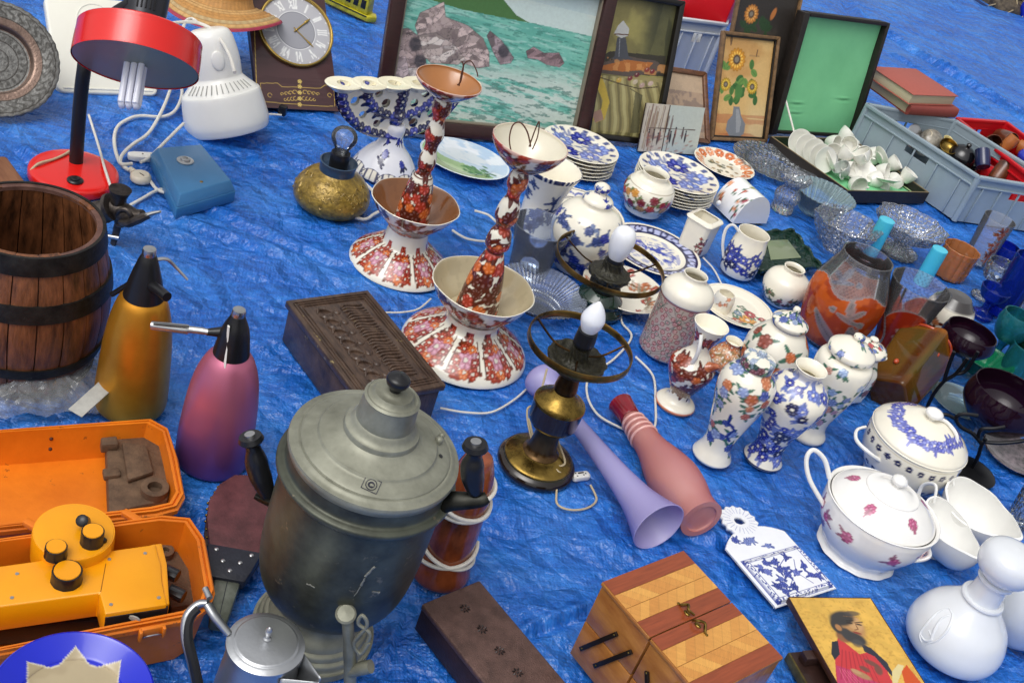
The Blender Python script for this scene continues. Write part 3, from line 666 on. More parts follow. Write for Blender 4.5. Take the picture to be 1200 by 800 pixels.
# ============================================================ 4 coffee pot (bottom left)
def coffee_pot():
    z = .20; P = G(312, 752, z); P.z = 0
    root = thing('coffee_pot', 'dull grey metal coffee pot with hinged lid in front of the samovar', 'coffee pot', P)
    m = mat('dull_aluminium', hx('BFC1C4'), .34, .9, var=.15, vs=12, rvar=.08, bump=.1, wear=.3, wcol=hx('8E8E8C')); k = mpp(P+Vector((0, 0, z)))
    V, F, I = lathe([(.062, 0, 1), (.064, .01), (.058, .08), (46*k*.93, .185), (46*k*.95, .192, 1)], 72, 5); add('body', (V, F), m, root)
    V, F, I = lathe([(46*k, .190, 1), (46*k, .197, 1), (41*k, .200), (38*k, .201, 1), (36*k, .203), (34*k, .2035, 1), (20*k, .2055), (0, .207)], 72, 3); ld = add('lid', (V, F), m, root)
    V, F, I = lathe([(.003, .205), (.0055, .208), (.003, .211), (.0038, .216), (.0048, .224), (.002, .230), (0, .231)], 24, 3); add('knob', (V, F), m, ld)
    y = P.y
    s = on(root, [G(338, 768, z-.06), G(352, 782, z-.03), G(374, 795, z-.004)])
    d = Vector((s[2].x, s[2].y, 0)).normalized(); pr = Vector((-d.y, d.x, 0))
    bx = d*(46*k*.86); L = (Vector((s[2].x, s[2].y, 0))).length; tip = d*L
    V = []; n = 9
    for i in range(n):
        t = i/(n-1); c = bx+(tip-bx)*t; hw = .022*(1-t)+.0035; zt = .188+.006*t
        for j in range(9):
            a = PI*j/8; V.append(c+pr*(hw*math.cos(a))+Vector((0, 0, zt-math.sin(a)*(.07*(1-t)+.008))))
    F = [(i*9+j, i*9+j+1, i*9+10+j, i*9+9+j) for i in range(n-1) for j in range(8)]
    me = add('spout', (np.array([tuple(v) for v in V]), F), m, root); sd_ = me.modifiers.new('thickness', 'SOLIDIFY'); sd_.thickness = .0015
    hz = z
    q = on(root, [G(268, 742, hz-.004), G(252, 722, hz+.012), G(243, 708, hz+.02)])
    add('lid_arm', tube(sp(q, 4), [.0075, .009, .0085], 14, flat=.7), m, ld)
    q = on(root, [G(244, 706, hz+.018), G(232, 708, hz+.012), G(219, 722, hz), G(217, 745, hz-.02), G(224, 775, hz-.05), G(232, 812, hz-.09)])
    hd = add('handle', tube(sp(q, 5), [.0065, .0085, .009, .0085, .008, .007], 14, flat=.7), m, root)
    q2 = [v+Vector((.004, -.002, .001)) for v in sp(q, 5)][6:]
    add('grip_inlay', tube(q2, .0072, 10), M_black, hd)
    add('hinge', tube([q[0]+Vector((-.012, .016, .006)), q[0]+Vector((.0, .003, .006))], .0045, 12), m, root)
coffee_pot()

# ============================================================ 5 bellows
def bellows():
    o = G(275, 645); d = (G(258, 735)-G(292, 585)); d.z = 0; d.normalize(); s = Vector((-d.y, d.x, 0))
    root = thing('fire_bellows', 'red leather fire bellows lying between orange case and samovar', 'bellows', o, mat=basis(o, -s, d, Vector((0, 0, 1)))@RX(-3))
    L = [(-.135, 0), (-.128, .03), (-.10, .052), (-.06, .062), (-.02, .058), (.03, .044), (.065, .032)]
    P = [(b*.95, a) for a, b in L]+[(-b*.95, a) for a, b in L[::-1][:-1]]
    ml = mat('oxblood_leather', hx('67393C'), .55, col2=hx('472528'), vs=30, bump=.4, wear=.33, wcol=hx('B09A94'))
    mk = mat('black_leather', hx('2B2D38'), .45, var=.4, vs=40, bump=.4)
    add('bottom_board', prism(P, .0, .01, .002), M_dwood, root)
    Q = [(x*.9, y*.98) for x, y in P]; add('leather_fold', prism(Q, .009, .032, .004), mk, root)
    Q2 = [(x*1.0, y) for x, y in P]; add('top_board', prism(Q2, .031, .045, .003), ml, root)
    add('collar', prism([(-.044, .035), (.044, .035), (.034, .075), (.026, .10), (-.026, .10), (-.034, .075)], .028, .049, .003), mk, root)
    add('nozzle', prism([(-.021, .095), (.021, .095), (.013, .18), (-.013, .18)], .02, .043, .004), mat('verdigris_metal', hx('8C9184'), .4, .6, col2=hx('5D6155'), vs=30), root)
    add('nozzle_seam', box(.001, .08, .001, (0, .138, .0435)), mk, root)
    for x, y in ((-.028, .045), (.028, .045), (-.013, .064), (.014, .066), (0, .083)):
        add('stud', ball(.004, (x, y, .049), (1, 1, .5), 12), M_steel, root)
    for k in range(14):
        a, b = L[min(1+k//3, 5)]; t = (k % 3)/3; a2, b2 = L[min(2+k//3, 6)]
        x = (b+(b2-b)*t)*.95; y = a+(a2-a)*t
        add('tack', ball(.0025, (x+.001, y, .036), (1, 1, 1), 8), M_brass, root)
bellows()

# ============================================================ 6 orange instrument case with level
def case():
    mo = mat('orange_plastic', hx('E8801C'), .35, col2=hx('CF6A12'), vs=9, bump=.15, bs=120, wear=.37, wcol=hx('9A5420'))
    mf = mat('brown_foam', hx('6E5540'), .8, col2=hx('4E3B2C'), vs=40, bump=.6, bs=300)
    hr = .11
    def tray(nm, px, hr, zf, root, par, tk=.006, draft=.93):
        P = [G(a, b, hr)-root.location for a, b in px]; P = [(p.x, p.y) for p in P]
        if sum(P[i-1][0]*P[i][1]-P[i][0]*P[i-1][1] for i in range(len(P))) < 0: P = P[::-1]
        cx = sum(p[0] for p in P)/len(P); cy = sum(p[1] for p in P)/len(P); n = len(P)
        def ring(off, z, dr=1.0):
            out_ = []
            for x, y in P:
                dx, dy = x-cx, y-cy; l = math.hypot(dx, dy); k = (l-off)/l
                out_.append((cx+dx*k*dr, cy+dy*k*dr, z))
            return out_
        rings = [ring(.004, .001, draft), ring(0, hr-.018), ring(-.005, hr-.016), ring(-.005, hr-.008), ring(-.001, hr-.006), ring(-.001, hr), ring(tk*.5, hr), ring(tk*.6, hr-.004), ring(tk, hr-.004), ring(tk*1.1, hr), ring(tk*1.9, hr), ring(tk*2.0, hr-.01), ring(tk*2.4, zf, draft)]
        V = [v for r_ in rings for v in r_]; F = [tuple(range(n))[::-1]]
        for i in range(len(rings)-1):
            for k in range(n): l = (k+1) % n; F.append((i*n+k, i*n+l, i*n+n+l, i*n+n+k))
        F.append(tuple((len(rings)-1)*n+k for k in range(n)))
        return add(nm, (np.array(V), F), mo, par, ang=30), P, (cx, cy)
    o = G(100, 690); root = thing('instrument_case', 'open orange plastic case holding a yellow surveying level', 'carrying case', o)
    px = [(-120, 648), (190, 604), (222, 607), (238, 630), (249, 690), (243, 706), (222, 720), (-120, 784)]
    b_, P, c = tray('base_tray', px, hr, .012, root, root)
    px2 = [(-120, 512), (176, 491), (196, 502), (206, 535), (214, 578), (206, 592), (182, 598), (-120, 630)]
    l_, P2, c2 = tray('lid_tray', px2, .075, .01, root, root)
    def blk(nm, px, z0, z1, m, par, bev=.003, top=1.0, seg=2, rt=root):
        Q = [G(a, b, z1)-rt.location for a, b in px]; return add(nm, prism([(q.x, q.y) for q in Q], z0, z1, bev, seg, top), m, par)
    # foam lining of lid with a ring and bars
    f = blk('foam_insert', [(124, 505), (172, 502), (190, 518), (201, 575), (196, 585), (128, 600)], .012, .045, mf, l_)
    blk('foam_bar', [(143, 517), (172, 521), (180, 552), (150, 562)], .045, .055, mf, f); blk('foam_bar', [(118, 512), (137, 510), (139, 520), (119, 521)], .04, .06, mf, f)
    blk('foam_bar', [(120, 548), (140, 547), (142, 556), (122, 558)], .04, .052, mf, f)
    q = G(181, 574, .05)-o; V, F, I = lathe([(.012, 0, 1), (.0225, 0, 1), (.0225, .014, 1), (.012, .014, 1), (.012, 0)], 40, 2)
    F = [f_ for f_ in F if all(math.hypot(V[i][0], V[i][1]) > .005 for i in f_)]
    add('foam_ring', mv((V, F), T(q.x, q.y, .044)), mf, f)
    for a, b in ((60, 514), (59, 526)):
        q = G(a, b, .055)-o; add('rivet', ball(.0032, tuple(q)), mat('rust_spot', hx('4A1C0C'), .6), l_)
    # foam in base at the right end
    blk('foam_insert', [(188, 640), (212, 634), (222, 650), (236, 705), (200, 712)], .012, .05, mf, b_); q = G(194, 645, .06)-o
    add('foam_ring', mv(lathe([(.0, 0), (.013, 0, 1), (.013, .012, 1), (.006, .012, 1), (.006, .004)], 24, 1)[:2], T(q.x, q.y, .05)), mf, b_)
    # catches on the front, hinge strap at the back
    for a in (178,):
        q = W(a, 741, G(a, 736, hr).y-.001)-o
        dr_ = G(222, 720, hr)-G(-120, 784, hr); az = Matrix.Rotation(math.atan2(dr_.y, dr_.x), 4, 'Z')
        ct = add('catch', mv(join(box(.034, .006, .020, (0, .002, 0), .0015), box(.005, .009, .020, (-.016, -.001, 0), .0015), box(.005, .009, .020, (.016, -.001, 0), .0015)), T(*q)@az), mo, root)
        add('catch_wire', mv((tube(sp([(-.013, -.003, -.004), (-.008, -.006, .002), (.008, -.006, .002), (.013, -.003, -.004)], 5), .0011, 8)), T(*q)@az), M_steel, ct)
    for a, b in ((40, 617), (155, 606)):
        q = G(a, b, .1)-o; add('hinge', mv(box(.035, .012, .01, bev=.002), T(*q)@RZ(-14)), mo, root)
    # the level
    my = mat('yellow_paint', hx('F2A20C'), .3, col2=hx('E8960A'), vs=6, coat=.3, bump=.06, bs=300, wear=.27, wcol=hx('A86A10'))
    o2 = G(90, 700, .013); lv = thing('surveying_level', 'yellow surveying instrument with black rimmed knobs inside the orange case', 'surveying level', o2)
    zt = .122
    def blk2(nm, px, z0, z1, m, par, bev=.003, top=1.0):
        Q = [G(a, b, z1)-o2 for a, b in px]; return add(nm, prism([(q.x, q.y) for q in Q], z0-.013, z1-.013, bev, 2, top), m, par)
    bd = blk2('housing', [(-110, 678), (175, 638), (182, 636), (189, 662), (190, 680), (196, 708), (123, 719), (117, 694), (-110, 725)], .07, zt, my, lv, .003)
    blk2('end_cap', [(178, 637), (190, 635.5), (196, 660), (199, 707), (192, 709)], .07, zt-.004, my, lv, .003)
    blk2('lower_housing', [(5, 722), (124, 700), (196, 712), (196, 690), (-110, 700), (-110, 745)], .045, .075, my, lv, .002)
    blk2('base_frame', [(-110, 745), (122, 726), (196, 716), (200, 690), (-110, 690)], .018, .055, M_black, lv, .002)
    blk2('black_band', [(123.5, 723.5), (197, 712.5), (197, 708), (123.5, 719)], .02, .115, M_black, lv, .001)
    q = W(158, 724, G(158, 718.5, .115).y-.0035)-o2
    add('level_window', mv(lathe([(.0, 0), (.0085, 0, 1), (.008, .002, 1), (0, .0025)], 24, 1, sq=(1, .6))[:2], T(*q)@RX(90)), mat('grey_plastic', hx('9A9890'), .3), lv)
    q = G(86, 632, zt)-o2; k = mpp(G(86, 632, zt))
    tr_ = add('turret', mv(lathe([(46*k, -.03, 1), (46*k, .012), (44*k, .017, 1), (38*k, .019), (0, .021)], 72, 2)[:2], T(*q)), my, lv)
    for (a, b, r_, hh, zz) in ((66, 640, 12.5, .018, zt+.0195-.0), (109, 622, 13, .022, zt+.0195), (79, 668, 17, .020, zt)):
        q = G(a, b, zz+hh)-o2; kk = mpp(G(a, b, zz)); q.z = zz-.013
        kb = add('knob', mv(lathe([(r_*kk*1.04, 0, 1), (r_*kk, .003, 1), (r_*kk, hh-.002), (r_*kk*.97, hh, 1), (0, hh)], 40, 2, scal=lambda t, r, z: 1+.012*np.cos(30*t))[:2], T(*q)), M_black, lv)
        add('knob_face', mv(lathe([(r_*kk*.88, 0, 1), (r_*kk*.86, .0015, 1), (0, .0016)], 36, 1)[:2], T(q.x, q.y, q.z+hh)), my, kb)
    for a, b_ in ((20, 672), (128, 655), (170, 648), (186, 700), (130, 708), (14, 700)):
        q = G(a, b_, zt)-o2; q.z = zt-.013; add('screw', mv(lathe([(.0028, 0, 1), (.0026, .0008, 1), (0, .0009)], 12, 1)[:2], T(*q)), M_steel, lv)
    q0_, q1_ = G(118, 693, zt)-o2, G(124, 660, zt)-o2; add('panel_seam', tube([Vector((q0_.x, q0_.y, zt-.0128)), Vector((q1_.x, q1_.y, zt-.0128))], .0005, 5), mat('seam_dark', hx('7A4A08'), .5), lv)
    q = G(99, 611, zt+.03)-o2; add('eyepiece', mv(lathe([(.009, 0, 1), (.009, .014, 1), (.006, .016), (0, .016)], 20, 1)[:2], T(*q)@RX(40)), M_black, lv)
    q = G(120, 632, zt+.02)-o2; add('clamp_tab', mv(box(.014, .007, .009, bev=.002), T(*q)@RZ(-20)), M_black, lv)
    for a, b, z_ in ((200, 671, .10), (207, 695, .09)):
        q = G(a, b, z_)-o2; add('side_knob', mv(lathe([(.0095, -.012, 1), (.010, -.008), (.010, .01), (.0085, .012, 1), (0, .012)], 24, 2, scal=lambda t, r, z: 1+.03*np.cos(12*t))[:2], T(*q)@RZ(-8)@RY(90)), M_black, lv)
case()

# ============================================================ 7 boxes
def corners_box(h, A, B, C, D=None):
    a, b, c = G(*A, h), G(*B, h), G(*C, h); u = b-a; L1 = u.length; u.normalize(); v = Vector((-u.y, u.x, 0)); L2 = (c-b).dot(v)
    if L2 < 0: v = -v; L2 = -L2
    return a, u, v, L1, L2                 # corner a, width along u (a->b), length along v (towards c)
def carved_box():
    h = .10; a, u, v, L1, L2 = corners_box(h, (336, 352), (431, 340), (524, 450))
    c = a+u*L1/2+v*L2/2; c.z = 0; up = Vector((0, 0, 1)); x = u if u.cross(v).z > 0 else -u
    root = thing('carved_box', 'dark carved wooden box with lid relief behind the samovar', 'wooden box', c, mat=basis(c, x, v, up))
    m = mat('carved_wood', hx('5A4638'), .36, col2=hx('2E201A'), vs=22, stretch=(6, 1, 1), bump=.3, bs=90, coat=.2, wear=.36, wcol=hx('8F7F55'))
    add('case', box(L1*.95, L2*.97, h-.016, (0, 0, (h-.016)/2), .003), m, root)
    ld = add('lid', box(L1*1.02, L2*1.01, .016, (0, 0, h-.008), .0035, 3), m, root)
    for k in (0, 1, 2):
        w_, l_ = L1*(.90-.07*k), L2*(.93-.045*k); t = .0018+.0007*k
        for s in (-1, 1):
            add('moulding', box(.0022, l_, .003, (s*w_/2, 0, h+.0006), .0008), m, ld); add('moulding', box(w_, .0022, .003, (0, s*l_/2, h+.0008), .0008), m, ld)
    g = random.Random(4)
    for i in range(26):                    # carved ridges and leaves
        yy = -L2*.36+L2*.72*i/25
        pts = [(-L1*.30, yy, h), (-L1*.2, yy+.003*math.sin(i), h+.0012), (-L1*.08, yy-.004, h+.0014), (-L1*.02, yy+.004*math.cos(i*2), h)]
        add('carved_rib', tube(sp(pts, 4), [.0015, .0042, .004, .0015], 6, flat=.9), m, ld)
    for i in range(7):
        yy = -L2*.32+L2*.64*i/6
        for s in (-1, 1):
            pts = [(L1*.1, yy, h), (L1*.17, yy+s*.012, h+.002), (L1*.24, yy+s*.014, h+.0015), (L1*.27, yy+s*.004, h)]
            add('carved_leaf', tube(sp(pts, 5), [.0015, .006, .005, .0015], 8, flat=.8), m, ld)
        add('carved_rosette', ball(.008, (L1*.05, yy, h), (1, 1, .5), 12), m, ld)
    q = Matrix(root.matrix_world).inverted()@G(452, 462, h)
    V, F, I = lathe([(0, -.003), (.022, -.003, 1), (.024, 0), (.022, .003, 1), (0, .003)], 40, 2)
    add('clasp_plate', mv((V, F), T(q.x, q.y, h)@RZ(20)@RX(78)), mat('brown_metal', hx('5F4A40'), .45, .5, var=.4, vs=30), root)
    add('clasp_pin', tube([(q.x-.004, q.y+.016, h), (q.x, q.y+.012, h+.035)], .0015, 6), M_dbrass, root)
carved_box()
def rosette_box():
    h = .06; a, u, v, L1, L2 = corners_box(h, (494, 707), (562, 679), (676, 812))
    c = a+u*L1/2+v*L2/2; c.z = 0; x = u if u.cross(v).z > 0 else -u
    root = thing('rosette_box', 'flat brown box with rosettes stamped along its lid', 'storage box', c, mat=basis(c, x, v, Vector((0, 0, 1))))
    m = mat('brown_hammered', hx('6B5048'), .42, col2=hx('4A352F'), vs=40, bump=.9, bs=420, coat=.1, metal=.2)
    ms = mat('dark_box_side', hx('33211E'), .45, var=.5, vs=30, bump=.4)
    add('case', box(L1*.98, L2*.985, h-.008, (0, 0, (h-.008)/2), .002), ms, root)
    ld = add('lid', box(L1, L2, .012, (0, 0, h-.006), .0035, 3), m, root)
    mk = mat('tarnished_stud', hx('3A3434'), .35, .8)
    n = 5
    for i in range(n):
        y = (-.5+(i+.62)/n)*L2*.92
        vf = [ball(.0022, (0, y, h), (1, 1, .8), 8)]
        for k in range(8):
            t = 2*PI*k/8; vf.append(tube([(math.cos(t)*.0035, y+math.sin(t)*.0035, h), (math.cos(t)*.0065, y+math.sin(t)*.0065, h+.0008), (math.cos(t)*.0095, y+math.sin(t)*.0095, h)], [.0006, .0018, .0005], 6))
        add('rosette', join(*vf), mk, ld)
rosette_box()
def sewing_box():
    h = .18; a, u, v, L1, L2 = corners_box(h, (705, 681), (801, 644), (921, 769))
    c = a+u*L1/2+v*L2/2; c.z = 0; x = u if u.cross(v).z > 0 else -u
    root = thing('sewing_box', 'cantilever wooden sewing box with chevron striped lid in front of the icon', 'sewing box', c, mat=basis(c, x, v, Vector((0, 0, 1))))
    m = mat('honey_wood', hx('B57A3C'), .33, col2=hx('8E5426'), vs=12, stretch=(8, 1, 3), bump=.15, bs=120, coat=.3)
    hl = L2/2; W2 = L1/2; sx = -W2 if x == u else W2; so_ = -1 if sx < 0 else 1
    def E_(px, py):
        d = ray(px, py); o = Vector((0, 0, CAMH)); p = o+d*((a-o).dot(u)/d.dot(u)); return (p-a).dot(v)-hl, p.z
    zj = E_(685.5, 730)[1]
    for s in (-1, 1):
        for z0, z1 in ((.002, zj-.0012), (zj+.0012, h-.008)):
            add('tray', box(L1-.008, hl-.0035, z1-z0, (0, s*(hl/2+.0004), (z0+z1)/2), .0012), m, root)
    # lid: two leaves of veneer strips across the width
    st = [(.0, .13, 'r'), (.13, .25, 'y0'), (.25, .365, 'y1'), (.365, .497, 'r'), (.503, .61, 'r'), (.61, .75, 'y1'), (.75, .87, 'y0'), (.87, 1, 'r')]
    lv = [add('lid_leaf', box(L1, L2/2-.002, .007, (0, s*(L2/4+.0005), h-.0045), .0015), m, root) for s in (-1, 1)]
    for f0, f1, kd in st:
        par = lv[0] if f1 <= .5 else lv[1]
        y0, y1 = (-.5+f0)*L2+.0004, (-.5+f1)*L2-.0004; w_ = L1-.003
        nx_, ny_ = 90, 30; xx = np.linspace(-w_/2, w_/2, nx_+1); yy = np.linspace(y0+.001*(f0 == 0), y1-.001*(f1 == 1), ny_+1); X, Y = np.meshgrid(xx, yy)
        V = np.stack([X.ravel(), Y.ravel(), np.full(X.size, h+.0002)], 1)
        i = np.arange(ny_)[:, None]*(nx_+1); k = np.arange(nx_)[None, :]; F = np.stack([i+k, i+k+1, i+nx_+2+k, i+nx_+1+k], -1).reshape(-1, 4).tolist()
        X, Y = X.ravel(), Y.ravel()
        if kd == 'r': cc = hx('8E4426')[None, :]*(.75+.5*fbm(X*30, Y*400, 3, 4))[:, None]
        else:
            sg = 1 if kd == 'y0' else -1; q = (X+sg*(Y-y0)*.9)/.021; idx = np.floor(q); sh = vn(idx*3.1, idx*0+ord(kd[1]), 6)
            gr = fbm(X*60+Y*60*sg, (X-sg*Y)*500, 3, 7); cc = (hx('D9A050')[None, :]*(1-sh[:, None])+hx('C58640')[None, :]*sh[:, None])*(.85+.3*gr[:, None])
            e_ = np.minimum(q-idx, 1-(q-idx)); cc = cc*(.72+.28*sm(e_, 0, .05))[:, None]
        add('veneer_strip', (V, F), mat('lacquered_veneer', vc=True, rough=.28, coat=.4, bump=.1), par, cols=cc, ang=None)
    # bronze pull, struts on the end face
    for s in (-1, 1):
        q = [(.006*s, s*.004, h+.004), (.004, s*.012, h+.012), (-.004, s*.020, h+.011), (.0, s*.028, h+.004), (.0, s*.031, h+.001)]
        pl = add('pull', tube(sp(q, 5), [.002, .0026, .0026, .0022], 8), M_brass, lv[0 if s < 0 else 1])
        add('boss', ball(.006, (0, s*.013, h+.001), (.8, 1.1, .4), 12), M_brass, pl)
        add('tip', ball(.0028, (0, s*.034, h+.001), (1, 1, .5), 8), M_brass, pl)
    mk = mat('black_strut', hx('2A2018'), .4, .5)
    for q0, q1 in (((680, 760), (723, 742)), ((696, 780), (740, 763)), ((758, 786), (759, 815)), ((790, 800), (800, 830))):
        (y0, z0), (y1, z1) = E_(*q0), E_(*q1); p0, p1 = Vector((sx+so_*.000, y0, z0)), Vector((sx+so_*.000, y1, z1)); dd = p1-p0
        s_ = add('strut', mv(box(.004, dd.length, .008, bev=.001), T(*((p0+p1)/2))@Matrix.Rotation(math.atan2(dd.z, dd.y), 4, 'X')), mk, root)
        for e in (p0+dd*.06, p1-dd*.06): add('screw', ball(.002, tuple(e+Vector((so_*.002, 0, 0))), (.5, 1, 1), 8), M_brass, s_)
sewing_box()
# ============================================================ painters
def p_panels(n=8, red=RUST, pk=PINK, seed=1):
    def f(ik):                               # scalloped skirt: a spray of flowers in each panel
        g = random.Random(seed); rr = ik.r; R0 = ik.R
        r_ = np.clip(rr/R0, 0, 1)
        th = ik.th; per = 2*PI/n
        loc = ((th+per/2) % per-per/2)*rr
        sk = Ink(loc, rr, CREAM); sk.c = ik.c
        items = [(.88, -.62, .088, red), (.89, .0, .095, ORG), (.87, .62, .088, red), (.71, 0, .135, pk), (.75, -.72, .075, red), (.73, .74, .075, hx('8A2418')), (.56, -.35, .075, red), (.55, .42, .07, ORG), (.46, .0, .06, red), (.64, .6, .05, pk*.8)]
        for ring, q, fr, c in items:
            w_ = PI*ring*R0/n*.80; x_ = q*w_+g.uniform(-.006, .006)*R0; y_ = (ring+g.uniform(-.01, .01))*R0
            for _ in range(4): sk.leaf(x_, y_, R0*fr*1.7, R0*fr*.33, g.uniform(0, 6), g.choice([BROWN, hx('7A3A20'), red]))
        for ring, q, fr, c in items:
            w_ = PI*ring*R0/n*.80; sk.flower(q*w_+g.uniform(-.008, .008)*R0, (ring+g.uniform(-.015, .015))*R0, R0*fr, g.choice((5, 6, 7)), c, CREAM*.8, g.uniform(0, 3))
        for q in (-1, 1): sk.line([(q*PI*R0/n*.80*.95, R0*.95), (q*PI*.7*R0/n*.86, R0*.7), (q*PI*.45*R0/n*.7, R0*.45)], R0*.008, BROWN)
        low = (ik.V < ik.h*.16); e = np.abs(np.abs(loc)-PI*rr/n) < R0*.018
        m = low[:, None].astype(float); ik.c = ik.c*(1-m)+sk.c*m; ik.put(e*low, CREAM)
        ik.put(low*(sm(r_, .965, .985)), CREAM)
    return f
def p_blue(n=26, r=.011, seed=2, cols=None, leaf=None, v0=.1, v1=.92, bands=True, mid=CREAM):
    cols = cols or [COB, NAVY, hx('3C4CB0')]
    def f(ik):
        P = ik.P; ik.spray(-P/2, P/2, ik.h*v0, ik.h*v1, n, r, cols, leaf if leaf is not None else hx('4A5A9A'), seed, mid=mid)
        if bands: ik.band(ik.h*.03, ik.h*.05, cols[0]); ik.band(ik.h*.955, ik.h*.975, cols[0], .8)
    return f
def plate_paint(kind, seed=1):
    def f(ik):
        g = random.Random(seed); X, Y, Rr = ik.X, ik.Y, ik.R; rr = ik.r/Rr
        q = Ink(X, Y, CREAM); q.c = ik.c; top = (~ik.under).astype(float); q.clip = top
        if kind == 'blueflower':
            for i in range(5):
                a = i*2*PI/5+.4; q.flower(.5*Rr*math.cos(a), .5*Rr*math.sin(a), Rr*.3, 8, COB if i % 2 else hx('7486CC'), CREAM, a)
            for i in range(16):
                a = i*2*PI/16; q.flower(.85*Rr*math.cos(a), .85*Rr*math.sin(a), Rr*.085, 5, hx('505A88'), None, a)
            for i in range(26): q.leaf(g.uniform(-.7, .7)*Rr, g.uniform(-.7, .7)*Rr, Rr*.25, Rr*.05, g.uniform(0, 6), hx('6A78A8'), .8)
        if kind == 'willow':
            q.put((rr > .70)*(rr < .93), hx('B4B9DE')); th = np.arctan2(Y, X)
            rings = np.abs(np.hypot(((th*9/PI) % 1-.5)*.35, rr-.82)-.085) < .026; q.put(rings*(rr > .7)*(rr < .93), NAVY)
            for v in (.70, .93, .73, .9): q.put(1-sm(np.abs(rr-v), .004, .014), NAVY)
            n_ = fbm(X/Rr*9, Y/Rr*9, 4, seed); q.put(sm(n_, .47, .53)*(np.hypot(X/.5/Rr, (Y-.05*Rr)/.33/Rr) < 1), hx('3444A8'))
            n_ = fbm(X/Rr*14, Y/Rr*14, 4, seed+3); q.put(sm(n_, .5, .56)*(rr < .6)*(rr > .25), hx('7C86C0'), .7)
            q.line([(-.3*Rr, -.15*Rr), (0, -.05*Rr), (.25*Rr, -.2*Rr)], Rr*.03, CREAM)
        if kind == 'orange':
            for i in range(14):
                a = i*2*PI/14; q.flower(.8*Rr*math.cos(a), .8*Rr*math.sin(a), Rr*.17, 6, g.choice([ORG, hx('D9703A'), hx('E8946A')]), CREAM, a)
            for i in range(26):
                a = g.uniform(0, 6.3); b = g.uniform(0, .52); q.flower(b*Rr*math.cos(a), b*Rr*math.sin(a), Rr*.07, 5, g.choice([hx('8C8C84'), hx('6A6A5A'), hx('A89070')]), None, a)
            q.put(1-sm(np.abs(rr-.97), .005, .02), CREAM)
        if kind == 'spray':
            q.put(1-sm(np.abs(rr-.93), .004, .012), hx('B9A98C'), .6)
            for x, y, r_, c in ((-.25, -.55, .17, hx('A8583A')), (.08, -.5, .24, hx('D99038')), (.3, -.25, .17, hx('A0303A')), (-.05, -.2, .12, hx('7C8FA0')), (.5, -.5, .1, hx('A0303A')), (.2, .05, .08, hx('8C8878'))):
                for k in range(4): q.leaf(x*Rr, y*Rr, r_*Rr*1.7, .05*Rr, g.uniform(0, 6), hx('5F7F66'))
                q.flower(x*Rr, y*Rr, r_*Rr, 7, c, CREAM, g.uniform(0, 3))
        if kind == 'bird':
            for i in range(34):
                a = i*.19*PI; b = .74+.14*math.sin(i*2.1); q.flower(b*Rr*math.cos(a), b*Rr*math.sin(a), Rr*.11, 6, g.choice([RUST, hx('B86838'), hx('4C4A40'), ORG]), CREAM, a)
            for i in range(24): a = i*.26; q.leaf(.6*Rr*math.cos(a), .6*Rr*math.sin(a), .25*Rr, .045*Rr, a+1.2, hx('8A8068'), .8)
        if kind == 'fruit':
            q.put(rr < .6, CREAM); n_ = fbm(X/Rr*8, Y/Rr*8, 3, 5)
            for v in (.62, .66, .93): q.put(1-sm(np.abs(rr-v), .004, .014), NAVY)
            th = np.arctan2(Y, X); q.put((np.abs(np.sin(th*10))*.09+.74 > np.abs(rr-.02))*(np.abs(np.sin(th*10))*.09+.70 < rr)*(rr < .93), hx('6A74B0'))
            for i in range(9): a = i*.7; q.flower(.26*Rr*math.cos(a), .26*Rr*math.sin(a), Rr*.14, 5, g.choice([hx('5A5F9A'), hx('8A8CB8')]), CREAM, a)
        if kind == 'land':
            vv = (Y/Rr); q.put(sm(vv, -1, 1), hx('B9CFE8')); q.put(sm(fbm(X/Rr*3, Y/Rr*6, 4, 8), .5, .62)*(vv > -.1), hx('E8ECF2'))
            q.put((vv < -.15+.1*np.sin(X/Rr*4)), hx('A9C48E')); q.put((vv < -.45+.08*np.sin(X/Rr*5+1)), hx('C3D6A8'))
            for i in range(60): q.blob(Rr*(.42+g.gauss(0, .17)), Rr*(-.18+g.gauss(0, .1)), Rr*.06, Rr*.04, 0, g.choice([hx('4F7E4A'), hx('6E9A5C'), hx('3C6A3C')]), .9)
            q.put(rr > .95, hx('DCE6EE'))
        ik.c = q.c
    return f
def plate(label, c, a, z, kind, seed=1, dish=.14, base=CREAM, group=None, name='plate', oval=None, m=None, scal=None, rot=0, seg=120, tilt=None, cat='plate', rimz=None):
    """c, a: middle and half-width of the rim in the picture; z: height of what the plate stands on"""
    k = mpp(G(c[0], c[1], z)); Rr = a*k; hh = Rr*dish; P = G(c[0], c[1], z+hh)
    pr = [(Rr*.52, 0, 1), (Rr*.55, 0, 1), (Rr*.60, hh*.25), (Rr*.95, hh*.92), (Rr*1.0, hh, 1), (Rr*.985, hh*1.05, 1), (Rr*.93, hh*.98), (Rr*.70, hh*.55), (Rr*.63, hh*.32), (Rr*.55, hh*.24), (Rr*.25, hh*.22), (0, hh*.22)]
    d = dens([(.0, .0005, 1)]+pr, 7)
    V, F, I = lathe(d, seg, 1, scal=scal, sq=oval)
    ik = Ink(I['th'], I['z'], base); ik.X = V[:, 0]; ik.Y = V[:, 1]; ik.r = I['r']; ik.R = Rr
    pk = int(np.argmax([q[0] for q in d])); ik.under = I['i'] < pk
    c2, s2 = math.cos(R(-rot)), math.sin(R(-rot)); ik.X, ik.Y = ik.X*c2-ik.Y*s2, ik.X*s2+ik.Y*c2
    if kind: plate_paint(kind, seed)(ik)
    o = add(name, (V, F), m or M_glaze, cols=ik.c, loc=(P.x, P.y, z+.0005), label=label, cat=cat, group=group)
    if tilt: o.rotation_euler = tuple(R(t) for t in tilt)
    return o, Rr, P
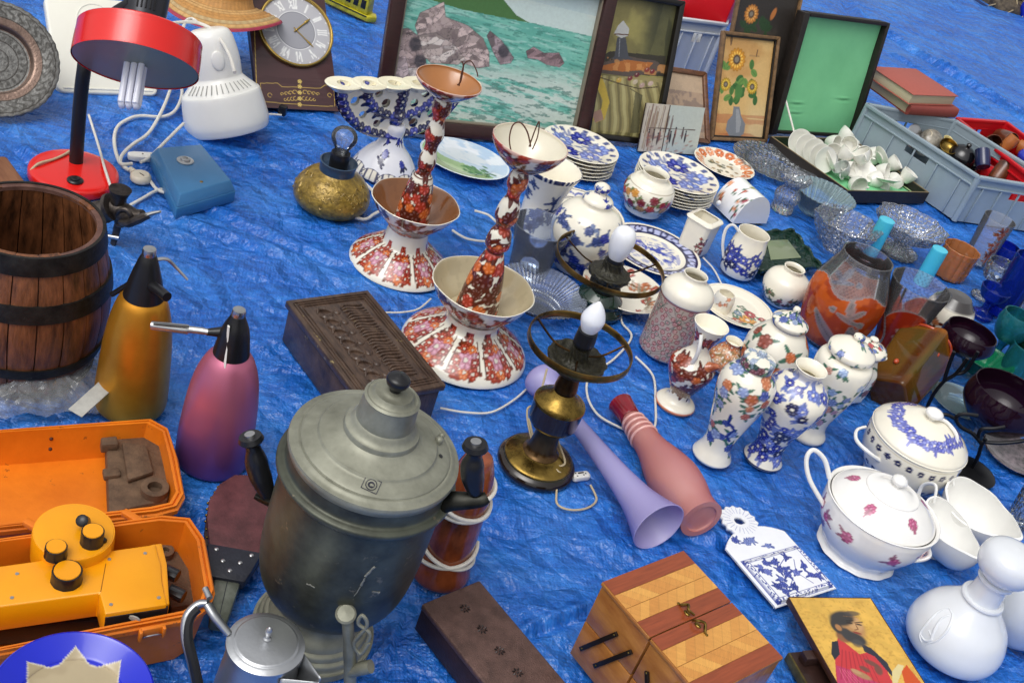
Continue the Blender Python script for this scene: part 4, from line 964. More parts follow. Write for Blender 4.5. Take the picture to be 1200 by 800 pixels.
def stack(c, a, n, dz, kind, labels, group):
    o, Rr, P = plate(labels[0], c, a, (n-1)*dz, kind, group=group, dish=.13)
    for i in range(1, n):
        q = o.copy(); COL.objects.link(q); q['label'] = labels[i]; q.location = (P.x+random.uniform(-.001, .001), P.y+random.uniform(-.001, .001), (n-1-i)*dz+.0005)
        q.rotation_euler.z = random.uniform(0, 6)
    return o
ORD = ['second', 'third', 'fourth', 'fifth', 'sixth', 'seventh']
stack((681, 169), 46, 6, .0115, 'blueflower', ['cobalt flowered plate on top of the stack behind the front candle lamp']+['%s plate from the top of the stack behind the front candle lamp' % ORD[i] for i in range(5)], 'plates stacked by the seascape painting')
stack((796, 202), 49, 7, .0095, 'blueflower', ['pale blue flowered plate on top of the stack beside the round cream vase']+['%s plate from the top of the stack beside the round cream vase' % ORD[i] for i in range(6)], 'plates stacked beside the round cream vase')
plate('small saucer with orange rim flowers and grey centre beside the small street pictures', (849, 191), 37, 0, 'orange', 3, dish=.2)
plate('wide white plate with cobalt scene and chain border under the ring lamp bulb', (767, 292), 57, 0, 'willow', 4, dish=.11, rot=-10)
plate('patterned blue border plate lying under the ginger jar', (681, 246), 53, 0, 'fruit', 5, dish=.12)
plate('cream plate with red and orange flower spray beside the red lace vase', (864, 358), 45, 0, 'spray', 6, dish=.12, rot=30)
plate('deep dish with rust bird border under the back brass ring', (732, 337), 50, 0, 'bird', 7, dish=.36)
plate('oval pale blue plate painted with a tree landscape', (545, 185), 54, 0, 'land', 8, dish=.1, base=hx('DCE6EE'), rot=-20, oval=(1, .85))

# ============================================================ ceramic candle lamps
def candle_lamp(label, b, top, A, B, C_, dish_in, cup_in, seed):
    root = None
    n = 9
    def sc(t, r, z):
        return 1+.035*np.abs(np.cos(t*n/2))*sm(r, .3*max(A, key=lambda q: q[1])[1]*.002, .9)*(z < .05)-.02*(z < .05)
    root, o, P, h, pr = pot('candle_lamp', label, 'lamp', b, top, A, paint=p_panels(n, seed=seed), seg=216, sub=10, scal=sc)
    o.name = 'base'
    # scallop: the skirt edge waves
    def pd(ik):
        ik.put(ik.inner, dish_in); ik.clip = None; ik.put(ik.inner, dish_in); ik.put((fbm(ik.X*40, ik.Y*40, 4, 2) > .56)*ik.inner, dish_in*.8, .5)
        ik.clip = (~ik.inner).astype(float); ik.spray(-ik.P/2, ik.P/2, ik.h*(B[0][0]+.01), ik.h*B[-1][0]*.97, 22, ik.R*.13, [RUST, BROWN], BROWN, seed)
    _, d_, *_r = pot('', '', '', b, top, B, paint=pd, wall=.003, floor=B[1][0], rt=root, scal=lambda t, r, z: 1+.010*np.cos(7*t)*sm(r, .03, .07), seg=144); d_.name = 'drip_dish'
    def pc(ik):
        g = random.Random(seed+5)
        for (t0, t1, den) in C_[1]:
            ik.spray(-ik.P/2, ik.P/2, ik.h*t0, ik.h*t1, den, ik.R*.30, [RUST, BROWN, ORG, hx('B03A28')], BROWN, seed+int(t0*100))
        for t in C_[2]: ik.band(ik.h*t, ik.h*(t+.008), BROWN)
    _, s_, *_r = pot('', '', '', b, top, C_[0], paint=pc, rt=root, seg=72); s_.name = 'stem'
    def pu(ik):
        ik.clip = None; ik.put(ik.inner, cup_in); ik.clip = (~ik.inner).astype(float)
        ik.spray(-ik.P/2, ik.P/2, ik.h*.86, ik.h*.985, 26, ik.R*.17, [RUST, BROWN], BROWN, seed)
        ik.band(ik.h*.985, ik.h*1.02, RUST*1.2, .5)
    _, u_, *_r = pot('', '', '', b, top, C_[3], paint=pu, rt=root, wall=.0028, floor=C_[4], seg=96); u_.name = 'cup'
    return root, P, h
wire = mat('brown_wire', hx('5A3A2E'), .4)
r_, P_, h_ = candle_lamp('front ceramic candle lamp with rust flower skirt and pale dish', (543, 408), (625, 167),
    [(.0, 72, 1), (.003, 77), (.03, 73), (.06, 62), (.09, 48), (.115, 36), (.135, 32), (.16, 33), (.17, 34, 1)],
    [(.165, 32, 1), (.19, 38), (.24, 52), (.30, 61, 1), (.305, 62)],
    ([(.2, 25, 1), (.22, 25), (.36, 20), (.46, 12), (.47, 9.5, 1), (.485, 9.5, 1), (.495, 14), (.52, 15), (.56, 13), (.585, 9.5), (.60, 9.5), (.63, 13.5), (.66, 14), (.70, 12), (.73, 8.5), (.76, 8.5), (.79, 12), (.83, 12), (.855, 9.5), (.87, 10, 1)],
     [(.22, .45, 26), (.50, .55, 16), (.62, .68, 16), (.78, .83, 16)], [.50, .56], [(.86, 10, 1), (.88, 20), (.93, 36), (.98, 45), (1.0, 46, 1)], .89), hx('BFB392'), hx('DCD6C4'), 1)
y = P_.y-.0
add('wire_loop', join(tube(sp(on(r_, [W(602, 190, y), W(597, 165, y), W(601, 147, y), W(610, 144, y), W(618, 155, y), W(622, 172, y)]), 6), .0016, 6), tube(sp(on(r_, [W(620, 172, y), W(628, 150, y), W(632, 143, y), W(630, 160, y), W(624, 175, y)]), 6), .0014, 6)), wire, r_)
r_, P_, h_ = candle_lamp('rear ceramic candle lamp with brown dish and brown cup', (468, 308), (540, 98),
    [(.0, 57, 1), (.003, 61), (.03, 57), (.06, 48), (.09, 38), (.11, 29), (.13, 26), (.2, 24), (.21, 25, 1)],
    [(.195, 25, 1), (.22, 30), (.27, 42), (.335, 52, 1), (.34, 53)],
    ([(.22, 20, 1), (.24, 20), (.36, 18), (.46, 13), (.49, 9, 1), (.51, 8, 1), (.53, 10), (.57, 10.5), (.62, 8), (.65, 8), (.69, 11), (.72, 11), (.77, 8), (.80, 8), (.83, 11), (.88, 11), (.90, 9), (.91, 9, 1)],
     [(.25, .46, 22), (.53, .57, 12), (.66, .72, 14), (.82, .88, 16)], [.47, .50], [(.90, 9, 1), (.915, 18), (.95, 30), (.985, 39), (1.0, 40, 1)], .92), hx('8A5A35'), hx('A8703F'), 4)
y = P_.y
add('wire_loop', join(tube(sp(on(r_, [W(538, 101, y), W(541, 85, y), W(545, 74, y), W(552, 72, y), W(558, 82, y), W(560, 90, y)]), 6), .0014, 6), tube(sp(on(r_, [W(536, 100, y), W(540, 95, y), W(543, 78, y), W(541, 72, y)]), 6), .0018, 6)), wire, r_)

# ============================================================ jars and vases in the middle
def lidp(root, b, top, pts, paint=None, name='lid', base=CREAM, seg=80, m=None, parent=None):
    _, o, *_r = pot('', '', '', b, top, pts, m=m, paint=paint, rt=root, seg=seg, base=base); o.name = name
    if parent: o.parent = parent
    return o
b, t = (672, 312), (708, 214)
rt, *_ = pot('ginger_jar', 'round white ginger jar with blue flowers and knobbed lid behind the ring lamp', 'jar', b, t, [(0, 24, 1), (.04, 27), (.2, 36), (.4, 43), (.55, 41), (.66, 33), (.73, 20), (.76, 18, 1), (.79, 19, 1), (.79, 15, 1)],
    paint=lambda ik: (ik.spray(-ik.P/2, ik.P/2, ik.h*.12, ik.h*.3, 11, .016, [COB, NAVY], hx('4A5A8A'), 4), ik.spray(-ik.P/2, ik.P/2, ik.h*.38, ik.h*.62, 12, .012, [hx('6C82B8'), COB, hx('3A4A80')], hx('6A7AA0'), 9), [ik.blob(x, ik.h*.64, .003, .003, 0, NAVY) for x in np.linspace(-.1, .1, 7)]))
lidp(rt, b, t, [(.775, 18.5, 1), (.79, 19), (.82, 17), (.86, 10), (.885, 7), (.92, 9.5), (.96, 9), (.99, 4), (1.0, 0)], lambda ik: ik.spray(-ik.P/2, ik.P/2, ik.h*.8, ik.h*.97, 9, .005, [hx('5A6A9A'), COB], hx('5A6A9A'), 3))
pot('round_vase', 'squat cream vase with red and gold flower band and open neck', 'vase', (752, 246), (766, 201), [(0, 20, 1), (.02, 22), (.12, 24), (.3, 29), (.5, 31), (.66, 29), (.8, 23), (.82, 19), (.88, 15), (.96, 15.5), (1, 16.5, 1)], wall=.003, floor=.3,
    paint=lambda ik: (ik.spray(-ik.P/2, ik.P/2, ik.h*.22, ik.h*.60, 18, .011, [hx('9A2A30'), hx('C98A3A'), hx('B8433A'), hx('7A2430')], hx('6A7A4A'), 4), ik.band(ik.h*.70, ik.h*.712, hx('A89880'))))
pot('square_vase', 'small four sided cream vase with red grapes', 'vase', (811, 292), (827, 254), [(0, 15, 1), (.02, 17), (.5, 18), (.88, 19), (.93, 21), (.97, 20, 1), (1.0, 16, 1)], wall=.004, floor=.5, seg=80,
    scal=lambda t, r, z: .88/np.maximum(np.maximum(np.abs(np.cos(t+.5)), np.abs(np.sin(t+.5))), .80), paint=lambda ik: (ik.spray(.0, .03, ik.h*.1, ik.h*.6, 10, .0055, [hx('9A4A38'), hx('7A3A40')], hx('5A4A3A'), 4, mid=None)))
rt, o, P, h, pr = pot('flower_mug', 'white mug with dense blue flowers and handle at its side', 'mug', (863, 318), (880, 271), [(0, 19, 1), (.03, 21), (.25, 23), (.6, 22), (.85, 19.5), (1, 19.5, 1)], wall=.003, floor=.15, paint=p_blue(24, .010, 5, v0=.15, v1=.62, bands=False))
y = P.y-.01
add('handle', tube(sp(on(rt, [W(868, 276, y), W(860, 264, y), W(851, 268, y), W(847, 285, y), W(848, 303, y)]), 6), [.005, .0055, .0055, .004], 12, flat=.7), M_white, rt)
pot('small_jar', 'small cream jar with dark flower garland round its belly', 'vase', (912, 353), (926, 311), [(0, 17, 1), (.04, 19), (.2, 24), (.45, 28), (.7, 25), (.86, 15), (.9, 11.5), (.97, 12), (1, 13, 1)], wall=.003, floor=.5,
    paint=lambda ik: (ik.spray(-ik.P/2, ik.P/2, ik.h*.14, ik.h*.38, 26, .006, [hx('7A3A3A'), hx('5A4A3A'), hx('8A5A3A'), hx('4A5A40')], GRN, 4)))
def p_lace(ik):
    m = (ik.V < ik.h*.70)*(ik.V > ik.h*.02); ik.put(m, hx('B8A79A')); g = random.Random(8)
    for i in range(10): ik.line([(g.uniform(-.1, .1), 0), (g.uniform(-.1, .1), ik.h*.35), (g.uniform(-.1, .1), ik.h*.68)], .0012, hx('3E5246'), .6)
    n = 0
    for j in range(11):
        for k in range(22):
            x = (-.5+(k+.5*(j % 2)+g.uniform(-.2, .2))/22)*ik.P; y = ik.h*(.05+.063*j)+g.uniform(-.003, .003); r = g.uniform(.0048, .0066)
            if y > ik.h*.68: continue
            ik.blob(x, y, r, r, 0, hx('8A3038') if g.random() < .8 else hx('3E5246')); ik.blob(x, y, r*.62, r*.62, 0, hx('D9B8AE')); ik.blob(x, y, r*.3, r*.3, 0, hx('9A4048'))
    ik.band(ik.h*.695, ik.h*.72, hx('8A4048'), .8)
pot('lace_vase', 'tall vase covered in dark red lace rings with plain white shoulder', 'vase', (777, 409), (826, 326), [(0, 28, 1), (.02, 30.5), (.08, 31), (.4, 31), (.7, 31, 1), (.73, 32), (.80, 31), (.86, 26), (.92, 17), (.955, 14.5), (1.0, 15, 1)], wall=.003, floor=.6, paint=p_lace, seg=200, sub=12)
def p_pitch(ik):
    ik.spray(-ik.P/2, ik.P/2, ik.h*.22, ik.h*.60, 26, .011, [hx('6A2A18'), RUST, hx('8A3A20'), ORG], BROWN, 6); ik.spray(-ik.P/2, ik.P/2, ik.h*.80, ik.h*.92, 9, .008, [hx('8A3A20'), RUST], BROWN, 6)
    ik.band(ik.h*.012, ik.h*.045, ORG, .9)
rt, o, P, h, pr = pot('flower_pitcher', 'narrow necked pitcher with brown flowers and orange foot band', 'pitcher', (790, 474), (835, 380), [(0, 22, 1), (.03, 24.5), (.06, 22), (.09, 15), (.15, 12.5), (.25, 18), (.42, 27), (.52, 27), (.62, 17), (.70, 11), (.80, 12.5), (.92, 18), (1, 21.5, 1)], wall=.003, floor=.86, paint=p_pitch)
y = P.y-.03
add('handle', tube(sp(on(rt, [W(822, 392, y), W(820, 405, y-.01), W(816, 418, y-.01), W(809, 428, y)]), 6), [.0045, .0045, .005], 12), M_white, rt)
y = P.y-.02
add('spout', tube(sp(on(rt, [W(822, 432, y), W(834, 430, y), W(843, 430, y-.01)]), 6), [.018, .012, .004], 16), add('x', ball(.001), M_glaze).data.materials[0], rt)
bpy.data.objects.remove(bpy.data.objects['x'])
for c_ in rt.children:
    if c_.name.startswith('spout'): c_.data.materials[0] = mat('rust_brown_glaze', hx('8A3A20'), .15, col2=hx('D0825A'), vs=60, coat=.5)
pot('floral_jug', 'small orange flowered jug behind the brown pitcher', 'jug', (846, 430), (858, 398), [(0, 16, 1), (.1, 20), (.35, 22), (.6, 17), (.85, 10), (1, 11, 1)], wall=.003, floor=.8, paint=p_blue(26, .009, 12, [hx('D98A5A'), hx('C97048'), hx('E0A880')], hx('9A7A4A'), bands=False))
pot('egg_cup', 'small cream cup standing by the red lace vase', 'cup', (843, 363), (850, 343), [(0, 10, 1), (.1, 12), (.7, 12.5), (1, 10, 1)], wall=.002, floor=.4, paint=lambda ik: ik.spray(-.01, .01, ik.h*.5, ik.h*.95, 3, .006, [hx('E0906A')], hx('C0A080'), 2))
def p_poly(seed, dens_=28, r=.0105, cols=None, v0=.08, v1=.9, swirl=True):
    def f(ik):
        ik.spray(-ik.P/2, ik.P/2, ik.h*v0, ik.h*v1, dens_, r, cols or [hx('7A8EC4'), hx('C77850'), hx('3A4A94'), hx('B0603C'), hx('8A9AC8')], hx('3F6E58'), seed)
        if swirl:
            for dx in (0, ik.P*.38, -ik.P*.38):
                ik.line([(dx-.016, ik.h*.52), (dx-.012, ik.h*.44), (dx, ik.h*.42), (dx+.012, ik.h*.38), (dx+.006, ik.h*.30), (dx+.016, ik.h*.26)], .0035, hx('1E2A80'))
    return f
def p_lidflowers(seed, cols): return lambda ik: ik.spray(-ik.P/2, ik.P/2, 0, ik.h*1.1, 40, .007, cols, hx('6A8A7A'), seed)
b, t = (833, 534), (887, 409)
rt, *_ = pot('lidded_vase', 'white lidded vase with peacock and scattered blue and orange flowers, front left of its cluster', 'vase', b, t, [(0, 22, 1), (.02, 24), (.05, 22), (.12, 18), (.22, 18.5), (.4, 25), (.6, 33), (.72, 34), (.8, 28), (.85, 19), (.87, 18, 1)], paint=p_poly(5))
lidp(rt, b, t, [(.86, 18, 1), (.865, 20, 1), (.93, 20, 1), (.95, 19), (.96, 12), (.97, 6), (1.0, 5), (1.02, 0)], lambda ik: (ik.spray(-ik.P/2, ik.P/2, ik.h*.86, ik.h*.93, 20, .008, [hx('7A4A50'), hx('4A5A7A'), hx('3F5A50')], GRN, 3), ik.spray(-ik.P/2, ik.P/2, ik.h*.95, ik.h, 9, .006, [hx('9AA8C0')], hx('8AA0A8'), 3)))
pot('cobalt_vase', 'open vase crowded with cobalt blossoms standing between two lidded vases', 'vase', (893, 538), (950, 430), [(0, 22, 1), (.02, 24), (.05, 22), (.12, 18), (.25, 19), (.45, 28), (.64, 37), (.76, 36), (.86, 24), (.90, 15.5), (.95, 15.5), (1, 20, 1)], wall=.003, floor=.85, paint=lambda ik: (p_blue(44, .0115, 6, [COB, hx('2A3AA0'), hx('6A7AC8'), NAVY], hx('6A7AB8'), bands=False)(ik), ik.band(ik.h*.90, ik.h*.96, hx('8A92B8'), .6), ik.band(.004, .007, NAVY)))
b, t = (944, 508), (990, 385)
rt, *_ = pot('lidded_vase', 'white lidded vase with blue and salmon flowers, right of the cobalt vase', 'vase', b, t, [(0, 22, 1), (.03, 23), (.1, 18), (.2, 19), (.45, 29), (.65, 34), (.75, 33), (.8, 25), (.82, 23, 1)], paint=p_poly(15, 30, .0098, [hx('6E80B4'), hx('C79080'), hx('8AA0C8'), hx('B08A98')], swirl=False))
lidp(rt, b, t, [(.81, 24, 1), (.82, 28), (.85, 29), (.88, 27), (.93, 16), (.955, 7), (.965, 5), (.985, 7), (1.01, 6), (1.02, 0)], p_lidflowers(3, [hx('4A5A9A'), hx('C98A78'), hx('6A7AB0')]))
b, t = (890, 448), (932, 360)
rt, *_ = pot('lidded_jar', 'broad lidded jar with large orange flower behind the peacock vase', 'jar', b, t, [(0, 26, 1), (.1, 32), (.35, 38), (.52, 37), (.66, 28), (.73, 21), (.76, 20, 1)], paint=p_poly(25, 16, .014, [hx('C9683A'), hx('8A4030'), hx('3A4A80'), hx('6A9A8A')], v0=.1, v1=.66, swirl=False))
lidp(rt, b, t, [(.70, 20, 1), (.78, 20), (.79, 22, 1), (.83, 22), (.88, 14), (.93, 6), (.95, 4), (.98, 4.5), (1.01, 3.5), (1.02, 0)], lambda ik: (ik.band(ik.h*.71, ik.h*.775, hx('4A4A88')), ik.spray(-ik.P/2, ik.P/2, ik.h*.79, ik.h*.93, 9, .008, [hx('4A5A9A'), hx('C9986A'), hx('8A9AB8')], GRN, 3)))
b, t = (988, 462), (1018, 392)
rt, *_ = pot('square_jar', 'small square lidded jar beside the orange cut glass vases', 'jar', b, t, [(0, 18, 1), (.05, 20), (.4, 22), (.62, 16), (.68, 15), (.75, 20), (.78, 21, 1)], paint=p_poly(35, 12, .009, [hx('8A5A4A'), hx('4A4A60')], v0=.05, v1=.6, swirl=False), scal=lambda t, r, z: .9/np.maximum(np.maximum(np.abs(np.cos(t+.9)), np.abs(np.sin(t+.9))), .80))
lidp(rt, b, t, [(.78, 21, 1), (.80, 22, 1), (.86, 20), (.93, 8), (.95, 4.5), (.98, 5.5), (1.0, 4), (1.01, 0)], lambda ik: ik.spray(-ik.P/2, ik.P/2, ik.h*.8, ik.h*.93, 7, .006, [hx('B04A4A'), hx('6A7AB0')], GRN, 3))
def p_bluevase(ik):
    ik.spray(-ik.P/2, ik.P/2, ik.h*.08, ik.h*.85, 16, .011, [hx('3A4470'), hx('5A6490'), NAVY], hx('5A6488'), 4); u = (ik.U/ik.P*40) % 1; ik.put((ik.V > ik.h*.93)*(np.abs(u-.5) < .36), NAVY)
pot('tall_flared_vase', 'white vase with navy rope rim half hidden behind the front candle lamp', 'vase', (624, 268), (648, 196), [(0, 24, 1), (.03, 26), (.2, 22), (.5, 22), (.8, 29), (1, 36, 1)], wall=.004, floor=.2, paint=p_bluevase)
def holder():
    a, b_ = G(842, 240), G(893, 262); rt = thing('napkin_holder', 'white arched porcelain holder with red flowers and tiny gold script', 'holder', (a+b_)/2)
    P0 = G(868, 258); d = (G(899, 262)-G(862, 262)).normalized(); d.z = 0; d.normalize(); s = Vector((-d.y, d.x, 0)); k = mpp(P0)
    L = 44*k; n = 24; wd = 26*k; hh = 36*k; pts = [(wd*math.cos(PI*i/n), hh*math.sin(PI*i/n)) for i in range(n+1)]
    V = []; ns = 40
    for j in range(ns+1):
        for x_, z_ in pts: V.append(tuple(s*(L*(j/ns-.5))+d*0+Vector((0, 0, z_))+d*x_))
    m = n+1; F = [(j*m+i, j*m+i+1, j*m+m+i+1, j*m+m+i) for j in range(ns) for i in range(n)]+[tuple(range(m)), tuple(ns*m+i for i in range(m))[::-1]]
    V = np.array(V); U = np.repeat(np.linspace(-.5, .5, ns+1)*L, m); A = np.tile(np.linspace(0, 1, m), ns+1)*PI*wd
    ik = Ink(A, U, hx('F2F0EE')); q = PI*wd
    ik.spray(q*.62, q*.95, -L*.5, L*.5, 10, .008, [hx('C0503A'), hx('D98A60'), hx('A03A4A')], GRN, 4); ik.spray(q*.2, q*.5, -L*.35, L*.3, 9, .005, [hx('C9BE8A'), hx('8A8A4A')], hx('B0A878'), 3)
    add('shell', (V, F), M_glaze, rt, cols=ik.c, mat=Matrix.Translation(G(866, 250)-Vector((0, 0, G(866, 250).z)))@Matrix.Rotation(0, 4, 'Z'))
    for c_ in rt.children: c_.parent = None; c_.parent = rt; c_.location = G(866, 250)-rt.location
    add('knob', ball(.008, (0, 0, 0), (1, 1, 1.2)), M_white, rt, loc=G(842, 238, .03)-rt.location)
holder()

# ============================================================ brass candle lamps with rings
flame = mat('milky_bulb', hx('ECEEF2'), .22, coat=.3, sss=.3)
orn = mat('black_lacework', hx('1C1A16'), .35, .3, col2=hx('3C3A2C'), vs=160, bump=1., bs=260)
def ring_lamp(label, b, top, body, ringc, ringa, orna, bulb, sock, second):
    P, h, pr = prof(b, top, body[0]); rt = thing('brass_ring_lamp', label, 'lamp', P)
    for nm, m, pts in second:
        _, _, q = prof(b, top, pts); add(nm, lathe(q, 72, 5)[:2], m, rt)
    add('base', lathe(pr, 96, 5)[:2], body[1], rt)
    # ring at the height where it meets the axis
    ts = np.linspace(.0, h*1.3, 200); zc = min(ts, key=lambda z: (Vector(PX(P+Vector((0, 0, z))))-Vector(ringc)).length); C3 = P+Vector((0, 0, zc)); C3 = G(ringc[0], ringc[1], zc); Rr = ringa*mpp(C3)
    V, F, I = lathe([(Rr, -.007, 1), (Rr+.0018, -.006), (Rr+.0014, .006), (Rr, .008, 1), (Rr-.0022, .006), (Rr-.0018, -.006), (Rr, -.007)], 96, 2)
    F = [f for f in F if all(math.hypot(V[i][0], V[i][1]) > .02 for i in f)]
    cc = C3-rt.location; add('ring', mv((V, F), T(*cc)), mat('ring_brass', hx('9A7A3E'), .3, .9, col2=hx('3A2C18'), vs=16, rvar=.1), rt)
    ax = Vector((0, 0, zc)); 
    for k in range(3):
        a = 2*PI*k/3+.6; e = cc+Vector((math.cos(a)*Rr, math.sin(a)*Rr, -.002)); add('ring_arm', tube(sp([ax+Vector((0, 0, -.02)), (ax+e)/2+Vector((0, 0, -.025)), e], 6), .0022, 8), M_dbrass, rt)
    q = prof(b, top, orna)[2]; V, F, I = lathe(q, 120, 12, scal=lambda t, r, z: 1+.03*np.sin(12*t+z*300)); add('ornate_cup', (V, F), orn, rt)
    q = prof(b, top, sock)[2]; add('socket', lathe(q, 40, 3)[:2], M_black, rt)
    q = prof(b, top, bulb)[2]; add('bulb', lathe(q, 48, 6)[:2], flame, rt)
    return rt, P, h
b, t = (627, 545), (695, 350)
blk = mat('black_lacquer', hx('15110F'), .16, .2, coat=.6, col2=hx('2A1D14'), vs=8)
rt, P, h = ring_lamp('front brass lamp with black drum, carrying ring and white candle bulb', b, t,
    ([(.0, 42, 1), (.004, 46), (.02, 47.5), (.035, 46), (.045, 43, 1), (.05, 41, 1), (.055, 42)], blk), (680, 405), 63, [(.56, 13, 1), (.58, 22), (.62, 32), (.655, 36), (.66, 33), (.64, 26), (.63, 18), (.66, 12), (.72, 11, 1)],
    [(.82, 9, 1), (.86, 13), (.90, 14.5), (.95, 10), (.985, 4), (1.0, 0)], [(.73, 11, 1), (.75, 13), (.82, 12, 1), (.825, 9)],
    [('gold_plate', M_brass, [(.045, 42, 1), (.06, 40), (.075, 30), (.085, 22), (.10, 17), (.12, 14, 1)]),
     ('column', mat('bronze_column', hx('3A2A1A'), .25, .8, col2=hx('6A5030'), vs=20), [(.09, 22, 1), (.12, 17), (.2, 15), (.27, 17, 1)]),
     ('drum', blk, [(.25, 20, 1), (.26, 27), (.28, 30, 1), (.38, 31, 1)]), ('drum_cap', M_brass, [(.378, 31.5, 1), (.39, 31, 1), (.40, 26), (.43, 17), (.46, 12, 1)]),
     ('neck', M_dbrass, [(.45, 12, 1), (.47, 14), (.55, 12), (.62, 13, 1)])])
cable([(641, 432), (630, 470), (618, 480), (622, 510), (632, 532), (650, 545), (662, 542), (655, 520), (650, 505)], .0022, rt, zs=[.13, .09, .08, .05, .035, .033, .035, .05, .06], m=mat('beige_cord', hx('B9A98A'), .5))
cable([(620, 490), (628, 520), (645, 540), (655, 553), (667, 553)], .0022, rt, zs=[.07, .045, .035, .03, .02], m=MATS['beige_cord'])
cable([(648, 552), (652, 572), (653, 590), (668, 597), (688, 595), (699, 585), (692, 568)], .0023, zs=[.03, .01, .004, .004, .004, .004, .01], m=MATS['beige_cord'], label='beige lamp flex looping in front of the front brass lamp', name='lamp_flex')
q = G(679, 561); rt2 = thing('inline_switch', 'white inline cord switch lying at the foot of the front brass lamp', 'switch', q, mat=T(*q)@RZ(-52))
add('shell', mv(prism(rrect(.018, .040, .006), 0, .013, .003, 3), T(0, 0, .001)), MATS['white_plastic'], rt2)
for dx, dy in ((-.004, -.012), (.004, -.012), (0, .010), (.003, .004)): add('screw_hole', mv(lathe([(.0018, 0), (.0015, .0006, 1)], 10, 1)[:2], T(dx, dy, .014)), M_black, rt2)
add('rocker', box(.003, .014, .002, (-.003, 0, .0145), .0006), M_black, rt2)
b, t = (698, 362), (727, 262)
rt, P, h = ring_lamp('rear brass ring lamp on dark green foot with round milky bulb', b, t, ([(.0, 26, 1), (.01, 30), (.06, 31), (.12, 26), (.16, 27), (.20, 22), (.24, 16, 1)], mat('bottle_green', hx('14201C'), .12, coat=.7, col2=hx('1E3A2E'), vs=20)), (715, 308), 66,
    [(.22, 14, 1), (.3, 19), (.36, 17), (.40, 24), (.45, 25), (.46, 20), (.5, 13), (.58, 12, 1)], [(.58, 7, 1), (.66, 11), (.78, 14.5), (.90, 14), (.97, 9), (1.0, 0)], [(.5, 10, 1), (.62, 10, 1)], [])
cable([(728, 362), (729, 378), (740, 395), (720, 420), (692, 440), (688, 462), (700, 485), (725, 500), (752, 510), (767, 500), (768, 470), (765, 440), (745, 418)], .0028, label='white flex winding between the ring lamps and the pink vase', name='lamp_flex')
cable([(824, 302), (836, 315), (845, 332), (850, 345)], .0025, label='short white flex beside the blue chain border plate', name='lamp_flex')
cable([(516, 478), (545, 483), (575, 483), (600, 470), (618, 455)], .0025, label='white flex between the front candle lamp and the brass lamp', name='lamp_flex')
cable([(450, 366), (470, 366), (490, 362), (505, 350)], .0022, label='thin white flex beside the carved box', name='lamp_flex')
cable([(556, 247), (572, 252), (585, 262), (600, 262)], .0035, label='upper white flex passing behind the front candle lamp stem', name='lamp_flex')
cable([(530, 270), (548, 280), (575, 283), (590, 278)], .0035, label='lower white flex passing behind the front candle lamp stem', name='lamp_flex')

# ============================================================ glass vases lying on the tarp
def lying(name, label, cat, A, B, pts, m, wall=None, floor=None, seg=72, sub=5, paint=None):
    A = Vector(A); B = Vector(B); ax = (B-A); L = ax.length; ax.normalize(); x = ax.orthogonal().normalized(); x = Vector((0, 0, 1)).cross(ax).normalized(); yv = ax.cross(x)
    rt = thing(name, label, cat, A, mat=basis(A, x, yv, ax)); pr = [(r_*mpp(A.lerp(B, min(t_, 1))), t_*L)+tuple(e) for t_, r_, *e in pts]
    V, F, I = lathe(pr, seg, sub, wall, floor*L if floor is not None else None); cols = None
    if paint: cols = paint(I, L)
    o = add('body', (V, F), m, rt, cols=cols); return rt, o, L, pr
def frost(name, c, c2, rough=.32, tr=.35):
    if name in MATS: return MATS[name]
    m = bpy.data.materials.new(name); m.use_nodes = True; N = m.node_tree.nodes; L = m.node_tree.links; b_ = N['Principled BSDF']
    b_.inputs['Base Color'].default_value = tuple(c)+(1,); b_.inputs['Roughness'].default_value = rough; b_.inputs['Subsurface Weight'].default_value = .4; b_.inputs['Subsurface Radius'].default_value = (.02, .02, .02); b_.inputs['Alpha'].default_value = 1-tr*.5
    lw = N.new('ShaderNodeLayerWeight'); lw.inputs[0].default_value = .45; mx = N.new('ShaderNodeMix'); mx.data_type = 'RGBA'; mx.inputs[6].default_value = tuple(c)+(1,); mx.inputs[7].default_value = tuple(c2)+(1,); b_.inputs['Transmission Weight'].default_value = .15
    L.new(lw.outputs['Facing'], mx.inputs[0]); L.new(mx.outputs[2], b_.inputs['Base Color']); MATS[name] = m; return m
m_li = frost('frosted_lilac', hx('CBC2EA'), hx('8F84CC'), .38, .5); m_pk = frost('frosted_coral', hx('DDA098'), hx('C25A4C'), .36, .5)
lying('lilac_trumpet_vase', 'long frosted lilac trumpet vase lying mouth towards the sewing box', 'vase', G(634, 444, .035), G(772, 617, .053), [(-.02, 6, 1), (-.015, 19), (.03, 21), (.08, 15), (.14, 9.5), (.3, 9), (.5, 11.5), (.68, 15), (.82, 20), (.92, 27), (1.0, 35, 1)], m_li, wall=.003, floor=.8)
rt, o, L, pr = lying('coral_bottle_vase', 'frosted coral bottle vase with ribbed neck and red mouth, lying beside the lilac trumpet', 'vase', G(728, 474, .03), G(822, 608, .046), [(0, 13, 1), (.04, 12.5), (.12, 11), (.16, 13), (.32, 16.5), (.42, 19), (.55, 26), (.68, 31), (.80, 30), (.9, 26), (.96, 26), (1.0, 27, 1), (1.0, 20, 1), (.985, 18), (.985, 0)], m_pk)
add('mouth', lathe([(.0, -.002, 1), (pr[0][0]*.8, -.003, 1), (pr[0][0]*1.12, -.003), (pr[0][0]*1.12, .002), (pr[0][0]*.96, L*.12), (pr[0][0]*.9, L*.13, 1)], 48, 4)[:2], mat('ruby_glass', hx('8E1524'), .15, coat=.5, col2=hx('6A0F1C'), vs=20), rt)
